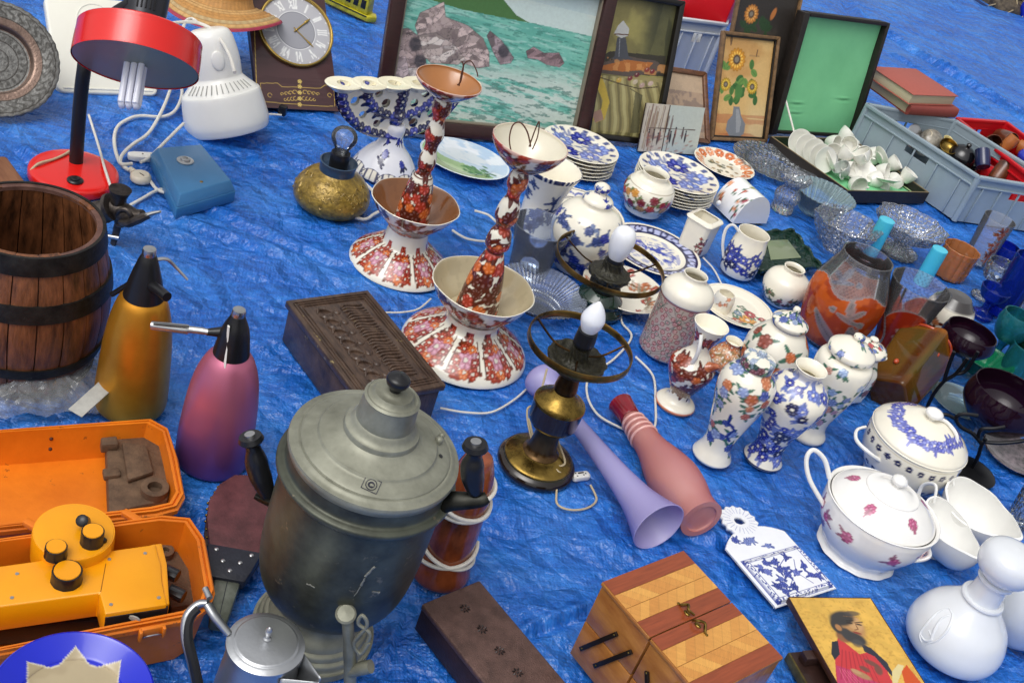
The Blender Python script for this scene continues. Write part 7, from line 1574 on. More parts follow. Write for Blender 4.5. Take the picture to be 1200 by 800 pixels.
def oil_lamp():
    m = mat('olive_gold_glaze', hx('A88A3C'), .3, .35, col2=hx('6A5520'), vs=70, bump=.9, bs=150, coat=.2)
    rt, o, P, h, pr = pot('oil_lamp_base', 'round mustard gold embossed lamp base with blue collar and clear bulb', 'lamp', (386, 240), (408, 150), [(0, 34, 1), (.03, 40), (.12, 45), (.24, 43), (.36, 34), (.42, 24), (.45, 20, 1)], m)
    g = random.Random(1)
    for i in range(44):
        a = g.uniform(180, 360); t_ = g.uniform(.16, .40); z_ = t_*h; r__ = np.interp(z_, [p[1] for p in pr], [p[0] for p in pr]); c = Vector((math.cos(R(a))*r__, math.sin(R(a))*r__, z_)); tn = Vector((-math.sin(R(a)), math.cos(R(a)), 0)); up = Vector((-math.cos(R(a))*.6, -math.sin(R(a))*.6, .8))
        add('relief_scroll', tube(sp([c-tn*.012, c-tn*.004+up*.006, c+tn*.004-up*.004, c+tn*.010+up*.004], 4), [.0008, .0022, .0022, .0008], 6), m, rt)
    mb = mat('slate_blue', hx('2E4258'), .3, coat=.3)
    q = prof((386, 240), (408, 150), [(.40, 19, 1), (.42, 21), (.50, 21), (.56, 22.5, 1), (.565, 21, 1), (.5, 16), (.48, 0)])[2]; add('collar', lathe(q, 56, 3)[:2], mb, rt)
    q = prof((386, 240), (408, 150), [(.48, 11, 1), (.5, 11), (.66, 11.5), (.68, 10, 1), (.68, 0)])[2]; add('socket', lathe(q, 40, 3)[:2], M_black, rt)
    q = prof((386, 240), (408, 150), [(.66, 7, 1), (.70, 7.5), (.75, 10), (.84, 15), (.92, 14.5), (.98, 9), (1.0, 0)])[2]; bl = add('bulb', lathe(q, 48, 6)[:2], glassm('clear_bulb', (.93, .95, .97), .06), rt)
    z_ = h*.76; add('filament', join(tube([(0, 0, h*.66), (-.004, 0, z_), (-.008, 0, h*.86)], .0006, 5), tube([(0, 0, h*.66), (.004, 0, z_), (.008, 0, h*.86)], .0006, 5), tube([(-.008, 0, h*.86), (0, .003, h*.84), (.008, 0, h*.86)], .0004, 5)), M_steel, bl)
oil_lamp()
cable([(378, 205), (384, 225), (400, 245), (425, 257), (440, 250), (455, 243)], .0042, zs=[.09, .07, .03, .008, .006, .006], label='white lead draped over the mustard gold lamp base', name='lamp_lead', m=M_cord)
cable([(415, 205), (435, 222), (455, 247), (480, 256)], .0042, label='white lead between the gold lamp base and rear candle lamp', name='lamp_lead', zs=.008)
def mincer():
    m = mat('cast_iron', hx('5E5650'), .45, .7, col2=hx('2E2825'), vs=30, bump=.4, wear=.33, wcol=hx('7A6858')); P = G(133, 288); P = G(134, 285); rt = thing('meat_grinder', 'old dark cast iron meat grinder with clamp beside the barrel', 'meat grinder', P); y = P.y
    add('body', tube(sp(on(rt, [W(112, 250, y), W(122, 248, y), W(132, 244, y), W(146, 250, y), W(158, 254, y), (W(168, 252, y))]), 5), [.026, .026, .020, .022, .018, .012], 22), m, rt)
    add('flange', tube(on(rt, [W(128, 243, y-.005), W(132, 242, y-.005)]), .030, 24), m, rt); add('hopper', tube(sp(on(rt, [W(136, 245, y), W(139, 232, y), W(141, 222, y)]), 4), [.012, .016, .024], 20), m, rt)
    add('clamp', tube(sp(on(rt, [W(140, 255, y), W(137, 268, y), W(134, 280, y), W(131, 292, y)]), 4), [.010, .012, .010, .008], 12, flat=.6), m, rt); add('clamp_screw', tube(on(rt, [W(124, 276, y-.01), W(140, 279, y-.01)]), .005, 10), M_steel, rt)
    add('crank', tube(sp(on(rt, [W(140, 260, y-.02), W(150, 262, y-.03), W(164, 256, y-.03), W(176, 252, y-.03)]), 4), [.005, .009, .010, .006], 10), m, rt); add('crank_grip', tube(on(rt, [W(172, 253, y-.03), W(180, 250, y-.03), W(188, 248, y-.03)]), [.007, .005, .003], 10), M_steel, rt)
    add('loop', tube(sp(on(rt, [W(137, 262, y-.01), W(138, 248, y-.02), W(148, 246, y-.02), W(154, 256, y-.02), W(144, 264, y-.02)]), 5, closed=True), .005, 8, closed=True), m, rt)
mincer()
q = G(4, 205, .05); o = add('wood_block', prism(rrect(.16, .07, .01), 0, .05, .006, 3), mat('plain_brown_wood', hx('8A5C3E'), .45, col2=hx('6A4028'), vs=12, stretch=(1, 6, 1)), mat=T(q.x, q.y, 0)@RZ(-40), label='plain brown wooden block behind the barrel at the left edge', cat='wood block')
def amber_lamp():
    m = mat('amber_glaze', hx('A0522D'), .16, coat=.6, col2=hx('4A1C0E'), vs=14, stretch=(1, 1, .6), bump=.15)
    rt, o, P, h, pr = pot('amber_lamp', 'amber brown glazed lamp base wound with white flex behind the samovar', 'lamp', (514, 670), (566, 535), [(0, 33, 1), (.03, 36), (.08, 35), (.18, 31), (.4, 30), (.62, 29), (.78, 27), (.9, 22), (.98, 17), (1.0, 14, 1)], m, seg=80)
    def wrap(t0, t1, a0, a1, off=1.0):
        pts = []
        for i in range(30):
            f = i/29; z_ = (t0+(t1-t0)*f)*h; r__ = np.interp(z_, [p[1] for p in pr], [p[0] for p in pr])+.0035; a = R(a0+(a1-a0)*f); pts.append((math.cos(a)*r__*off, math.sin(a)*r__*off, z_))
        return tube(pts, .0038, 8)
    for i, q in enumerate(((.30, .16, 170, 400), (.56, .66, 150, 420), (.66, .60, 120, 430), (.72, .80, 140, 420), (.16, .3, 200, 380))): add('flex_winding', wrap(*q), M_cord, rt)
amber_lamp()
def star_plate():
    z = .125; C = G(84, 823, z); k = mpp(C); Rr = 90*k; rt = thing('star_dish', 'glossy cobalt dish with beige eight pointed star in the lower left corner', 'dish', (C.x, C.y, 0))
    V, F, I = lathe([(0, 0, 1), (Rr*.6, 0), (Rr*.7, .004), (Rr*.97, .016), (Rr, .018, 1), (Rr*.99, .014), (Rr*.6, -.006), (0, -.006)], 360, 5, fine=.0028)
    ik = Ink(V[:, 0], V[:, 1], hx('1424C0')); n = 8; th = I['th']+.35; q = I['r']/Rr; s = np.abs(((th*n/(2*PI)) % 1)-.5)*2; rs = .62+.20*np.abs(s)**1.8
    ik.put(q < rs, hx('A89878')); ik.put(1-sm(np.abs(q-rs), .006, .016), hx('D0C8B0')); ik.put((q < rs)*sm(fbm(V[:, 0]*20, V[:, 1]*20, 3, 2), .5, .6), hx('B8A888'), .5)
    V[:, 2] += z; add('dish', (V, F), M_glaze, rt, cols=ik.c)
    V, F, I = lathe([(Rr*.5, 0, 1), (Rr*.45, .01), (Rr*.2, .05), (Rr*.2, .09), (Rr*.45, z-.004, 1)], 60, 4); add('foot', (V, F), M_glaze, rt, cols=np.tile(hx('1424C0'), (len(V), 1)))
star_plate()
def bag():
    nx_, ny_ = 90, 50; A, B = G(-20, 498), G(140, 486); Wd = (B-A).length; u = (B-A).normalized(); v = Vector((-u.y, u.x, 0)); xs = np.linspace(0, 1, nx_); ys = np.linspace(0, 1, ny_); X, Y = np.meshgrid(xs, ys); X, Y = X.ravel(), Y.ravel()
    shp = (.35+.65*sm(X, 0, .6))*(.085+.04*vn(X*4, 0*X, 3)); rg = np.abs(2*fbm(X*5+Y*3, Y*4-X, 4, 5)-1); Z = .004+(.045*np.sin(PI*np.clip(Y, 0, 1))**.7+.02*(.5-rg))*np.clip(np.sin(PI*np.clip(X*.92+.06, 0, 1)), 0, 1)**.5; Z = np.maximum(Z, .002)
    P = np.array([tuple(A)])+np.outer(X*Wd*(.98+.0*Y), u)+np.outer((Y)*shp*1.6+.01*vn(X*9, Y*3, 8), v); P[:, 2] += Z
    i = np.arange(ny_-1)[:, None]*nx_; k = np.arange(nx_-1)[None, :]; F = np.stack([i+k, i+k+1, i+nx_+1+k, i+nx_+k], -1).reshape(-1, 4).tolist()
    add('plastic_bag', (P, F), glassm('crinkled_film', (.9, .92, .95), .2, (.7, .72, .74), .08, cut=30), label='crumpled clear plastic bag between the barrel and the orange case lid', cat='plastic bag', ang=22)
    pts = sp([G(55, 490, .05), G(90, 472, .06), G(110, 462, .06)], 4); add('folded_leaflet', join(mv(box(.03, .085, .002, bev=.0008), T(*G(108, 466, .06))@RZ(-14)@RX(14))), mat('leaflet_paper', hx('B4B3AC'), .5, var=.25, vs=60), label='pale folded leaflet inside the clear plastic bag', cat='leaflet')
bag()
# ============================================================ green lined case with porcelain
def green_case():
    h = .045; L_ = Lean((904, 157), (999, 162), (940, 14), 12, .02)
    a, b, c, d = G(903, 160, h), G(994, 224, h), G(1089, 226, h), G(999, 163, h); ctr = (a+b+c+d)/4; ctr.z = 0
    rt = thing('lined_case', 'open dark case with pale green lining propped up in its lid', 'case', ctr); m = mat('black_leatherette', hx('2A2420'), .45, var=.5, vs=60, bump=.5, bs=300)
    mg = mat('green_lining', hx('7FCB94'), .55, col2=hx('74C08A'), vs=6, bump=.08)
    P = [(q.x-ctr.x, q.y-ctr.y) for q in (a, b, c, d)]
    def off(P, k): return [(x*k, y*k) for x, y in P]
    def wallring(P, Q, z0, z1):
        V = [(x, y, z) for x, y, z in [(p[0], p[1], z0) for p in P]+[(p[0], p[1], z1) for p in P]+[(p[0], p[1], z1) for p in Q]+[(p[0], p[1], z0+.004) for p in Q]]; F = []
        for i in range(4):
            j = (i+1) % 4
            for r_ in range(3): F.append((r_*4+i, r_*4+j, r_*4+4+j, r_*4+4+i))
        F.append((0, 1, 2, 3)); F.append((12, 13, 14, 15)); return np.array(V), F
    add('tray', wallring(P, off(P, .965), 0, h), m, rt); add('tray_lining', prism(off(P, .955), .004, .010, .001), mg, rt)
    q = off(P, .985); add('tray_edge', tube([(x, y, h+.001) for x, y in q]+[(q[0][0], q[0][1], h+.001)], .0018, 6), mat('light_piping', hx('8A7A5A'), .5), rt)
    lid = bpy.data.objects.new('lid', None); COL.objects.link(lid); lid.parent = rt; lid.matrix_world = L_.M; lid.matrix_parent_inverse = rt.matrix_world.inverted()
    bpy.data.objects.remove(lid)
    Mi = Matrix.Translation(-ctr)@L_.M; W_, H_ = L_.W, L_.H
    def S3(vf): return mv(vf, Mi)
    ld = add('lid', S3(box(W_, .012, H_, (0, .038, H_/2), .003)), m, rt)
    for nm, bx in (('lid_wall', (.026, .044, H_, (-W_/2+.004, .012, H_/2))), ('lid_wall', (.014, .044, H_, (W_/2-.004, .012, H_/2))), ('lid_wall', (W_-.03, .044, .014, (.004, .012, H_-.005))), ('lid_wall', (W_-.03, .030, .012, (.004, .02, .006)))):
        add(nm, S3(box(bx[0], bx[1], bx[2], bx[3], .002)), m, ld)
    nx_, ny_ = 70, 90; xs = np.linspace(-W_/2+.018, W_/2-.012, nx_); zs_ = np.linspace(.010, H_-.012, ny_); X, Z = np.meshgrid(xs, zs_); X, Z = X.ravel(), Z.ravel(); Y = .018+.004*(fbm(X*9, Z*9, 2, 3)-.5)
    for x_, z_ in ((L_.at(992, 117)), (L_.at(938, 122)), (L_.at(935, 133))): Y -= .004*np.exp(-((X-x_)/.03)**2-((Z-z_)/.003)**2); Y += .004*np.exp(-((X-x_)/.03)**2-((Z-z_+.006)/.004)**2)
    i = np.arange(ny_-1)[:, None]*nx_; k = np.arange(nx_-1)[None, :]; F = np.stack([i+k, i+k+1, i+nx_+1+k, i+nx_+k], -1).reshape(-1, 4).tolist()
    add('lid_lining', S3((np.stack([X, Y, Z], 1), F)), mg, ld, ang=None)
    for p0, p1 in (((921, 118), (934, 168)), ((1011, 131), (1031, 184))):
        A = L_.M@Vector((L_.at(*p0)[0], .0, L_.at(*p0)[1])); B = G(p1[0], p1[1], h); add('lid_stay', tube([A-ctr, B-ctr], .0035, 8), mat('ivory_ribbon', hx('D9D6CC'), .5), rt)
green_case()
mcw = mat('milk_porcelain', hx('E9E7DE'), .15, coat=.5, var=.08, vs=30); mcg = glassm('frosted_tumbler', (.88, .93, .9), .5, (.8, .83, .8), .15)
def saucer_mesh(r_): return lathe([(0, 0, 1), (r_*.5, 0), (r_*.55, .003), (r_*.95, .010), (r_, .012, 1), (r_*.94, .012), (r_*.5, .005), (0, .004)], 40, 3)[:2]
def cup_mesh(r_): return join(lathe([(r_*.5, 0, 1), (r_*.62, .004), (r_*.9, .022), (r_, .042, 1)], 36, 3, .0025, .004)[:2], tube(sp([(r_*.95, 0, .034), (r_*1.35, 0, .036), (r_*1.4, 0, .022), (r_*1.05, 0, .012), (r_*.8, 0, .012)], 4), .003, 6))
G_ = 'white porcelain pieces heaped in the green lined case'
def cased(kind, px, z, r_, rx, ry, rz, label, m=None):
    p = G(px[0], px[1], z); vf = saucer_mesh(r_) if kind == 'saucer' else cup_mesh(r_)
    add(kind, vf, m or mcw, mat=T(p.x, p.y, z)@RZ(rz)@RX(rx)@RY(ry), label=label, cat=kind, group=G_)
for i, (x, y) in enumerate(((936, 166), (944, 172), (952, 177), (959, 183), (965, 187))): cased('saucer', (x, y), .055, .046, 68, -4+3*i, 22, '%s upright white saucer in the row at the hinge end of the case' % ['leftmost', 'second', 'middle', 'fourth', 'rightmost'][i])
nm = ['pink tinged white cup beside the upright saucers', 'white cup lying near the case hinge', 'white cup tipped under the green lining', 'tall white cup in front of the right ribbon stay', 'white cup standing in the middle of the case', 'white cup turned mouth down at the heap centre', 'white cup lying by the front corner of the case', 'greyish cup lying near the left front edge', 'small cup among the front pieces of the case', 'cup leaning on the right end wall of the case', 'white cup at the far right back of the case', 'last white cup in the case corner nearest the crate']
cpx = [((969, 166), .05, 70, 20, 30), ((985, 163), .055, 20, 30, 60), ((994, 171), .055, 60, -20, 10), ((1011, 182), .05, 65, 0, -10), ((985, 186), .055, 25, 10, 80), ((1002, 192), .05, 170, 0, 0), ((1018, 212), .025, 80, 10, 120), ((978, 195), .03, 75, 20, 200), ((990, 205), .03, 40, 30, 250), ((1026, 200), .045, 60, 40, 20), ((1040, 196), .04, 30, 20, 50), ((1058, 212), .03, 20, 0, 100)]
for (px, z, rx, ry, rz), l in zip(cpx, nm): cased('cup', px, z, .031, rx, ry, rz, l, mcg if 'greyish' in l or 'small cup' in l else None)
for i, (x, y, l) in enumerate(((996, 203, 'flat white saucer under the heaped cups'), (1013, 203, 'tilted white saucer resting on the cups'), (1040, 214, 'white saucer near the front right of the case'), (970, 190, 'cream saucer leaning in front of the upright row'), (1030, 186, 'white saucer standing near the hinge side'))):
    cased('saucer', (x, y), .03+.006*i, .044, (10, 28, -18, 50, 60)[i], (5, -12, 10, 10, 0)[i], 30*i, l)
g = random.Random(12)
for i, (x, y, l) in enumerate(((977, 176, 'white cup wedged between the upright saucers and the heap'), (991, 179, 'white cup half hidden at the back of the heap'), (1006, 172, 'white cup nearest the green lining'), (1019, 196, 'white cup on its side right of the heap centre'), (1008, 204, 'white cup low in the middle of the case'), (999, 213, 'white cup closest to the case front edge'), (1033, 210, 'white cup in front of the right end saucer'), (1046, 205, 'white cup between the ribbon stay and the case corner'), (985, 198, 'white cup by the bottom of the upright saucers'), (1012, 191, 'white cup on top of the heap'), (1024, 188, 'white cup touching the hinge side saucer'), (972, 184, 'white cup against the rightmost upright saucer'))):
    cased('cup', (x, y), .025+.02*g.random()+(.03 if 'top' in l else 0), .034, g.uniform(30, 160), g.uniform(-30, 30), g.uniform(0, 360), l)
add('napkin', box(.07, .05, .004, bev=.002), mat('pale_green_paper', hx('A9BF8E'), .6), mat=T(*G(1066, 219, .016))@RZ(-40)@RX(5), label='pale green paper under the cups at the case corner', cat='paper')

# ============================================================ crates, books and their contents
def wall(p0, p1, h, t, m, rt, hole=None, ribs=4, rim=.012, z0=0, nin=None):
    u = (p1-p0); L = u.length; u.normalize(); v = Vector((-u.y, u.x, 0)); M_ = basis(p0, u, v, Vector((0, 0, 1))); vs = []
    if hole:
        x0, x1, za, zb = hole; vs = [box(x0, t, h, (x0/2, 0, h/2)), box(L-x1, t, h, ((L+x1)/2, 0, h/2)), box(x1-x0, t, za, ((x0+x1)/2, 0, za/2)), box(x1-x0, t, h-zb, ((x0+x1)/2, 0, (h+zb)/2))]
    else: vs = [box(L, t, h, (L/2, 0, h/2))]
    o = add('wall', mv(join(*vs), M_), m, rt, smooth=False); s = -1 if nin is None else nin
    add('rim', mv(box(L+.01, t+.012, rim, (L/2, s*.004, h-rim/2+.001), .002), M_), m, o); add('rim', mv(box(L+.004, t+.008, .006, (L/2, s*.003, h*.78), .0015), M_), m, o)
    for i in range(ribs):
        x = L*(i+.5)/ribs; add('rib', mv(box(.005, .008, h*.72, (x, s*(t/2+.003), h*.39), .001), M_), m, o)
    return o
def crate(label, P1, P2, P4, h, m, name='plastic_crate', ribs=5, draft=.94, hole=True):
    a, b, d = G(*P1, h), G(*P2, h), G(*P4, h); c = b+(d-a); ctr = (a+c)/2; ctr.z = 0; rt = thing(name, label, 'crate', ctr)
    Q = [Vector((p.x-ctr.x, p.y-ctr.y, 0)) for p in (a, b, c, d)]
    A = sum(Q[i-1].x*Q[i].y-Q[i].x*Q[i-1].y for i in range(4))
    if A < 0: Q = Q[::-1]
    for i in range(4):
        L = (Q[(i+1) % 4]-Q[i]).length; wall(Q[i], Q[(i+1) % 4], h, .005, m, rt, (L*.42, L*.62, h*.60, h*.76) if hole else None, ribs if L > .3 else 3)
    add('floor', prism([(q.x, q.y) for q in Q], .002, .008), m, rt)
    for i in range(4): add('corner_post', mv(lathe([(.011, 0, 1), (.012, h*.98, 1)], 16, 1)[:2], T(*Q[i])), m, rt)
    return rt, ctr, Q
mgc = mat('grey_crate_plastic', hx('93A2AC'), .4, var=.1, vs=12, bump=.1, wear=.28, wcol=hx('7A8890')); mrc = mat('red_crate_plastic', hx('C41420'), .35, var=.1, vs=12)
crate('grey plastic crate of odds and ends in front of the red crate', (1018, 122), (1148, 206), (1120, 141), .18, mgc)
crate('red plastic crate of brown mugs behind the grey crate', (1124, 139), (1215, 210), (1180, 143), .17, mrc, ribs=4)
wc = mat('white_crate_plastic', hx('C9CDD2'), .4, var=.08, vs=10)
crate('pale plastic crate standing behind the paintings', (796, 20), (850, 27), (812, -40), .22, wc, ribs=3)
a = G(797, 22, .22); c = G(826, 4, .24); add('red_box', box(.24, .25, .16, bev=.006), mat('red_card', hx('D0121E'), .4, var=.08), mat=T(c.x, c.y+.05, .25)@RZ(-10), label='bright red box standing in the pale crate behind the paintings', cat='box')
def book(label, px, z, th, cov, rz=0):
    P = [G(a, b, z+th) for a, b in px]; c = sum(P, Vector())/4; u = ((P[1]-P[0])+(P[2]-P[3])).normalized(); v = Vector((-u.y, u.x, 0)); W_ = ((P[1]-P[0]).length+(P[2]-P[3]).length)/2; H_ = abs((P[3]-P[0]).dot(v)+(P[2]-P[1]).dot(v))/2; c.z = z
    rt = thing('book', label, 'book', c, mat=basis(c, u, v, Vector((0, 0, 1)))@RZ(rz)); pg = mat('book_pages', hx('C9BC9C'), .7, var=.2, vs=4, stretch=(1, 1, 120))
    add('pages', box(W_-.012, H_-.008, th-.005, (0, .002, th/2), .001), pg, rt); add('cover', box(W_, H_, .0025, (0, 0, th-.001), .001), cov, rt); add('cover', box(W_, H_, .0025, (0, 0, .001), .001), cov, rt)
    return rt, W_, H_
cv = mat('dusty_red_cloth', hx('A8584C'), .6, var=.1, vs=80, bump=.2); cv2 = mat('brick_red_cloth', hx('8A4038'), .55, var=.15, vs=60, bump=.2)
bp_ = [(1029, 79), (1073, 80), (1124, 114), (1062, 110)]
rt, W_, H_ = book('lower red book of the two resting on the grey crate rim', [(x+0, y+13) for x, y in bp_], .182, .040, cv2, -3)
add('spine', mv(tube([(-W_/2, -H_/2, .02), (W_/2, -H_/2, .02)], .02, 16, flat=.5, up=(0, 1, 0)), Matrix.Identity(4)), cv2, rt)
rt, W_, H_ = book('upper faded red book of the two resting on the grey crate rim', bp_, .224, .040, cv)
def odd(name, label, cat, px, z, pr, m, rx=0, rz=0, seg=40, wall_=None, fl=None, sc=1.0, group=None, h2=None):
    p = G(px[0], px[1], z); vf = lathe([(q[0]*sc, q[1]*sc)+tuple(q[2:]) for q in pr], seg, 4, wall_, fl)[:2]
    rt = thing(name, label, cat, p, group, mat=T(p.x, p.y, z)@RZ(rz)@RX(rx)); add('body', vf, m, rt)
    if h2: add('handle', tube(sp([(q[0]*sc, 0, q[1]*sc) for q in h2], 5), .004, 8), m, rt)
    return rt
mugp = [(.028, 0, 1), (.032, .004), (.034, .04), (.033, .085, 1)]; mh = [(.032, .07), (.055, .07), (.058, .045), (.05, .02), (.033, .02)]
mbr = mat('brown_stoneware', hx('7A4428'), .3, coat=.3, col2=hx('3A1E12'), vs=20); mcr = mat('cream_stoneware', hx('CFC3A8'), .35, var=.2); mbl = mat('black_enamel', hx('101014'), .18, coat=.5)
odd('mug', 'dark brown mug lying in the red crate', 'mug', (1170, 160), .12, mugp, mbr, 75, 20, wall_=.003, fl=.006, h2=mh)
odd('mug', 'second brown mug lying right of the first in the red crate', 'mug', (1160, 168), .09, mugp, mbr, 70, -10, wall_=.003, fl=.006, h2=mh)
odd('mug', 'orange brown mug at the right edge of the red crate', 'mug', (1194, 172), .12, mugp, mat('orange_stoneware', hx('B8703A'), .3, coat=.3, var=.3), 80, 60, wall_=.003, fl=.006, h2=mh)
odd('jug', 'cream jug in the red crate', 'jug', (1183, 182), .06, [(.03, 0, 1), (.045, .04), (.035, .08), (.03, .1, 1)], mcr, 50, 200, wall_=.003, fl=.006, h2=mh)
odd('pot', 'black enamel pot with knob in the middle of the grey crate', 'pot', (1119, 195), .05, [(.04, 0, 1), (.055, .03), (.05, .065), (.03, .085), (.008, .095), (.01, .108), (0, .115)], mbl, 15, 0)
odd('pot', 'black and cream pot under the books in the grey crate', 'pot', (1080, 172), .06, [(.04, 0, 1), (.05, .03), (.045, .07), (.0, .09)], mat('mottled_black_cream', hx('B8B0A0'), .2, col2=hx('0E0E10'), vs=12, coat=.4), 40, 30)
odd('vase', 'small yellow vase near the books in the grey crate', 'vase', (1096, 184), .04, [(.02, 0, 1), (.028, .04), (.015, .08), (.018, .1, 1)], mat('straw_yellow_glaze', hx('D2C48A'), .3, coat=.3), 20, 0, wall_=.003, fl=.01)
odd('toy_car', 'red and black metal toy at the right of the grey crate', 'toy', (1148, 200), .07, [(.0, 0, 1), (.03, .01), (.03, .09), (.0, .1)], mrc, 80, 50)
odd('bottle', 'small black bottle lying in the grey crate', 'bottle', (1135, 198), .06, [(.018, 0, 1), (.02, .05), (.008, .07), (.008, .09, 1)], mbl, 70, 100)
odd('mug', 'rust brown cup at the right end of the grey crate', 'mug', (1165, 212), .08, mugp, mbr, 40, 150, wall_=.003, fl=.006, sc=.9)
odd('bowl', 'dark red bowl low in the grey crate', 'bowl', (1150, 222), .03, [(.03, 0, 1), (.055, .03), (.06, .045, 1)], mat('dark_red_glaze', hx('6A1A14'), .2, coat=.4), 10, 0, wall_=.003, fl=.006)
odd('bowl', 'orange bowl beside the black pot in the grey crate', 'bowl', (1102, 205), .03, [(.02, 0, 1), (.035, .02), (.04, .035, 1)], mat('orange_stoneware'), 15, 0, wall_=.003, fl=.006)
odd('pan_lid', 'small tarnished lid leaning in the grey crate beneath the books', 'lid', (1070, 160), .10, [(0, 0, 1), (.04, .002), (.045, .008), (.01, .014), (.008, .024), (0, .026)], M_steel, 60, 40)
odd('cup', 'white cup among the dark pots in the grey crate', 'cup', (1093, 168), .09, mugp, mcr, 60, 300, wall_=.003, fl=.006, sc=.7)
odd('ladle_bowl', 'small brass bowl beside the yellow vase in the grey crate', 'bowl', (1108, 176), .10, [(.01, 0, 1), (.03, .012), (.036, .028, 1)], M_brass, 30, 0, wall_=.002, fl=.005)
odd('cup', 'dark blue cup near the rust brown cup in the grey crate', 'cup', (1152, 196), .11, mugp, mat('navy_enamel', hx('18204A'), .2, coat=.4), 50, 200, wall_=.003, fl=.006, sc=.8)
odd('jar', 'brown jar wedged against the far wall of the grey crate', 'jar', (1138, 176), .09, [(.02, 0, 1), (.03, .03), (.02, .06), (.022, .07, 1)], mbr, 30, 0, wall_=.003, fl=.006)
odd('saucer', 'red saucer lying on edge in the middle of the grey crate', 'saucer', (1126, 206), .07, [(0, 0, 1), (.03, .002), (.042, .01, 1)], mrc, 55, 80, wall_=.002, fl=.003)
odd('cup', 'amber cup at the front of the red crate near the grey crate rim', 'cup', (1176, 174), .11, mugp, MATS['orange_stoneware'], 20, 100, wall_=.003, fl=.006, sc=.7)
odd('pot', 'small blue pot at the right end of the red crate', 'pot', (1198, 190), .10, [(.02, 0, 1), (.035, .03), (.02, .055), (0, .06)], mat('royal_blue_glaze', hx('2A3AB0'), .2, coat=.4), 20, 0)
# far right corner
def bag2():
    P = G(1168, 14); k = mpp(P); g = random.Random(3); V, F, I = lathe([(0, 0, 1), (.12, .0), (.16, .03), (.15, .09), (.10, .12), (.0, .125)], 90, 6, scal=lambda t, r, z: 1+.12*np.sin(3*t)+.06*np.sin(7*t+z*40))
    V[:, 2] += .03*(fbm(V[:, 0]*14, V[:, 1]*14, 3, 3)-.5); rt = thing('woven_bag', 'brown woven bag with ropes in the far right corner', 'bag', P); add('sack', (V, F), mat('brown_weave', hx('5C5040'), .7, col2=hx('2E2620'), vs=60, bump=1., bs=150), rt)
    for i in range(5): a = R(190+i*36); add('rope', tube(sp([(math.cos(a)*.16, math.sin(a)*.16, .02), (math.cos(a+.2)*.18, math.sin(a+.2)*.18, .05), (math.cos(a+.5)*.15, math.sin(a+.5)*.15, .09), (math.cos(a+.6)*.09, math.sin(a+.6)*.09, .13)], 5), .004, 6), mat('pale_rope', hx('9A8A6C'), .7), rt)
    add('strap', box(.16, .02, .006, (.02, -.05, .125), .002), mat('pale_rope'), rt)
    P = G(1208, 30); V, F, I = lathe([(0, 0, 1), (.09, 0), (.13, .06), (.10, .14), (0, .17)], 80, 6, scal=lambda t, r, z: 1+.07*np.sin(5*t+z*20)); add('blue_sack', (V, F), mat('shiny_blue_film', hx('1530C8'), .25, col2=hx('0A1A80'), vs=9, bump=.8, bs=12), loc=P, label='shiny royal blue sack at the top right edge', cat='sack')
    P = G(1100, -2); V, F, I = lathe([(0, 0, 1), (.2, 0), (.17, .05), (0, .09)], 80, 6, scal=lambda t, r, z: 1+.10*np.sin(4*t)+.05*np.sin(9*t), sq=(1.5, .6)); add('dark_blue_cloth', (V, F), mat('navy_cloth', hx('14285A'), .7, var=.4, vs=9, bump=.5, bs=30), loc=P, label='dark blue cloth bundle along the far edge of the tarp', cat='cloth')
bag2()

# ============================================================ crystal, coloured glass
cry = glassm('cut_crystal', (.96, .97, .99), .09, (.86, .89, .94), .05, cut=85); cry2 = glassm('pressed_glass', (.95, .97, .99), .07, (.78, .86, .92), .06, cut=60); teal = glassm('teal_ribbed_glass', (.75, .9, .93), .22, (.6, .78, .82), .06)
def gl(name, label, cat, b, top, pts, m, rib=0, amp=.0, wall_=.004, fl=.12, ang=14, seg=96, rim_wave=0, group=None, rt=None, twist=0, sq=None):
    def sc(t, r, z): return 1+amp*np.abs(np.cos((t+twist*z)*rib/2))*(r > .004)+(rim_wave*np.cos(8*t)*(z > .02) if rim_wave else 0)
    r0, o, P, h, pr = pot(name, label, cat, b, top, pts, m=m, wall=wall_, floor=fl, seg=seg, scal=sc if (rib or rim_wave) else None, ang=ang, sub=5, rt=rt, sq=sq)
    return r0, o, P, h, pr
plate('shallow fluted clear glass dish lying against the green lined case', (908, 190), 50, 0, None, m=cry2, dish=.16, scal=lambda t, r, z: 1+.03*np.abs(np.cos(13*t))*(r > .05), name='glass_dish', cat='dish', seg=156)
gl('crystal_candlestick', 'small faceted crystal candlestick with flared ribbed top', 'candlestick', (915, 246), (936, 207), [(0, 12, 1), (.05, 13), (.2, 12), (.45, 15), (.62, 10), (.7, 9), (.85, 16), (1, 19, 1)], cry, 12, .06, fl=.75)
gl('ribbed_bowl', 'teal tinted ribbed glass bowl behind the crystal bowls', 'bowl', (955, 250), (968, 226), [(0, 18, 1), (.2, 24), (.6, 30), (1, 37, 1)], teal, 34, .05, fl=.2, seg=204)
gl('crystal_bowl', 'cut crystal bowl with raised wavy rim, left of the tall orange vase', 'bowl', (978, 292), (992, 258), [(0, 14, 1), (.15, 18), (.5, 30), (1, 39, 1)], cry, 16, .06, fl=.2, rim_wave=.05)
gl('crystal_compote', 'footed cut crystal compote right of the crystal bowl', 'bowl', (1050, 296), (1030, 242), [(0, 20, 1), (.03, 22), (.08, 14), (.25, 8), (.4, 10), (.6, 28), (.85, 38), (1, 42, 1)], cry, 18, .05, fl=.5, rim_wave=.04)
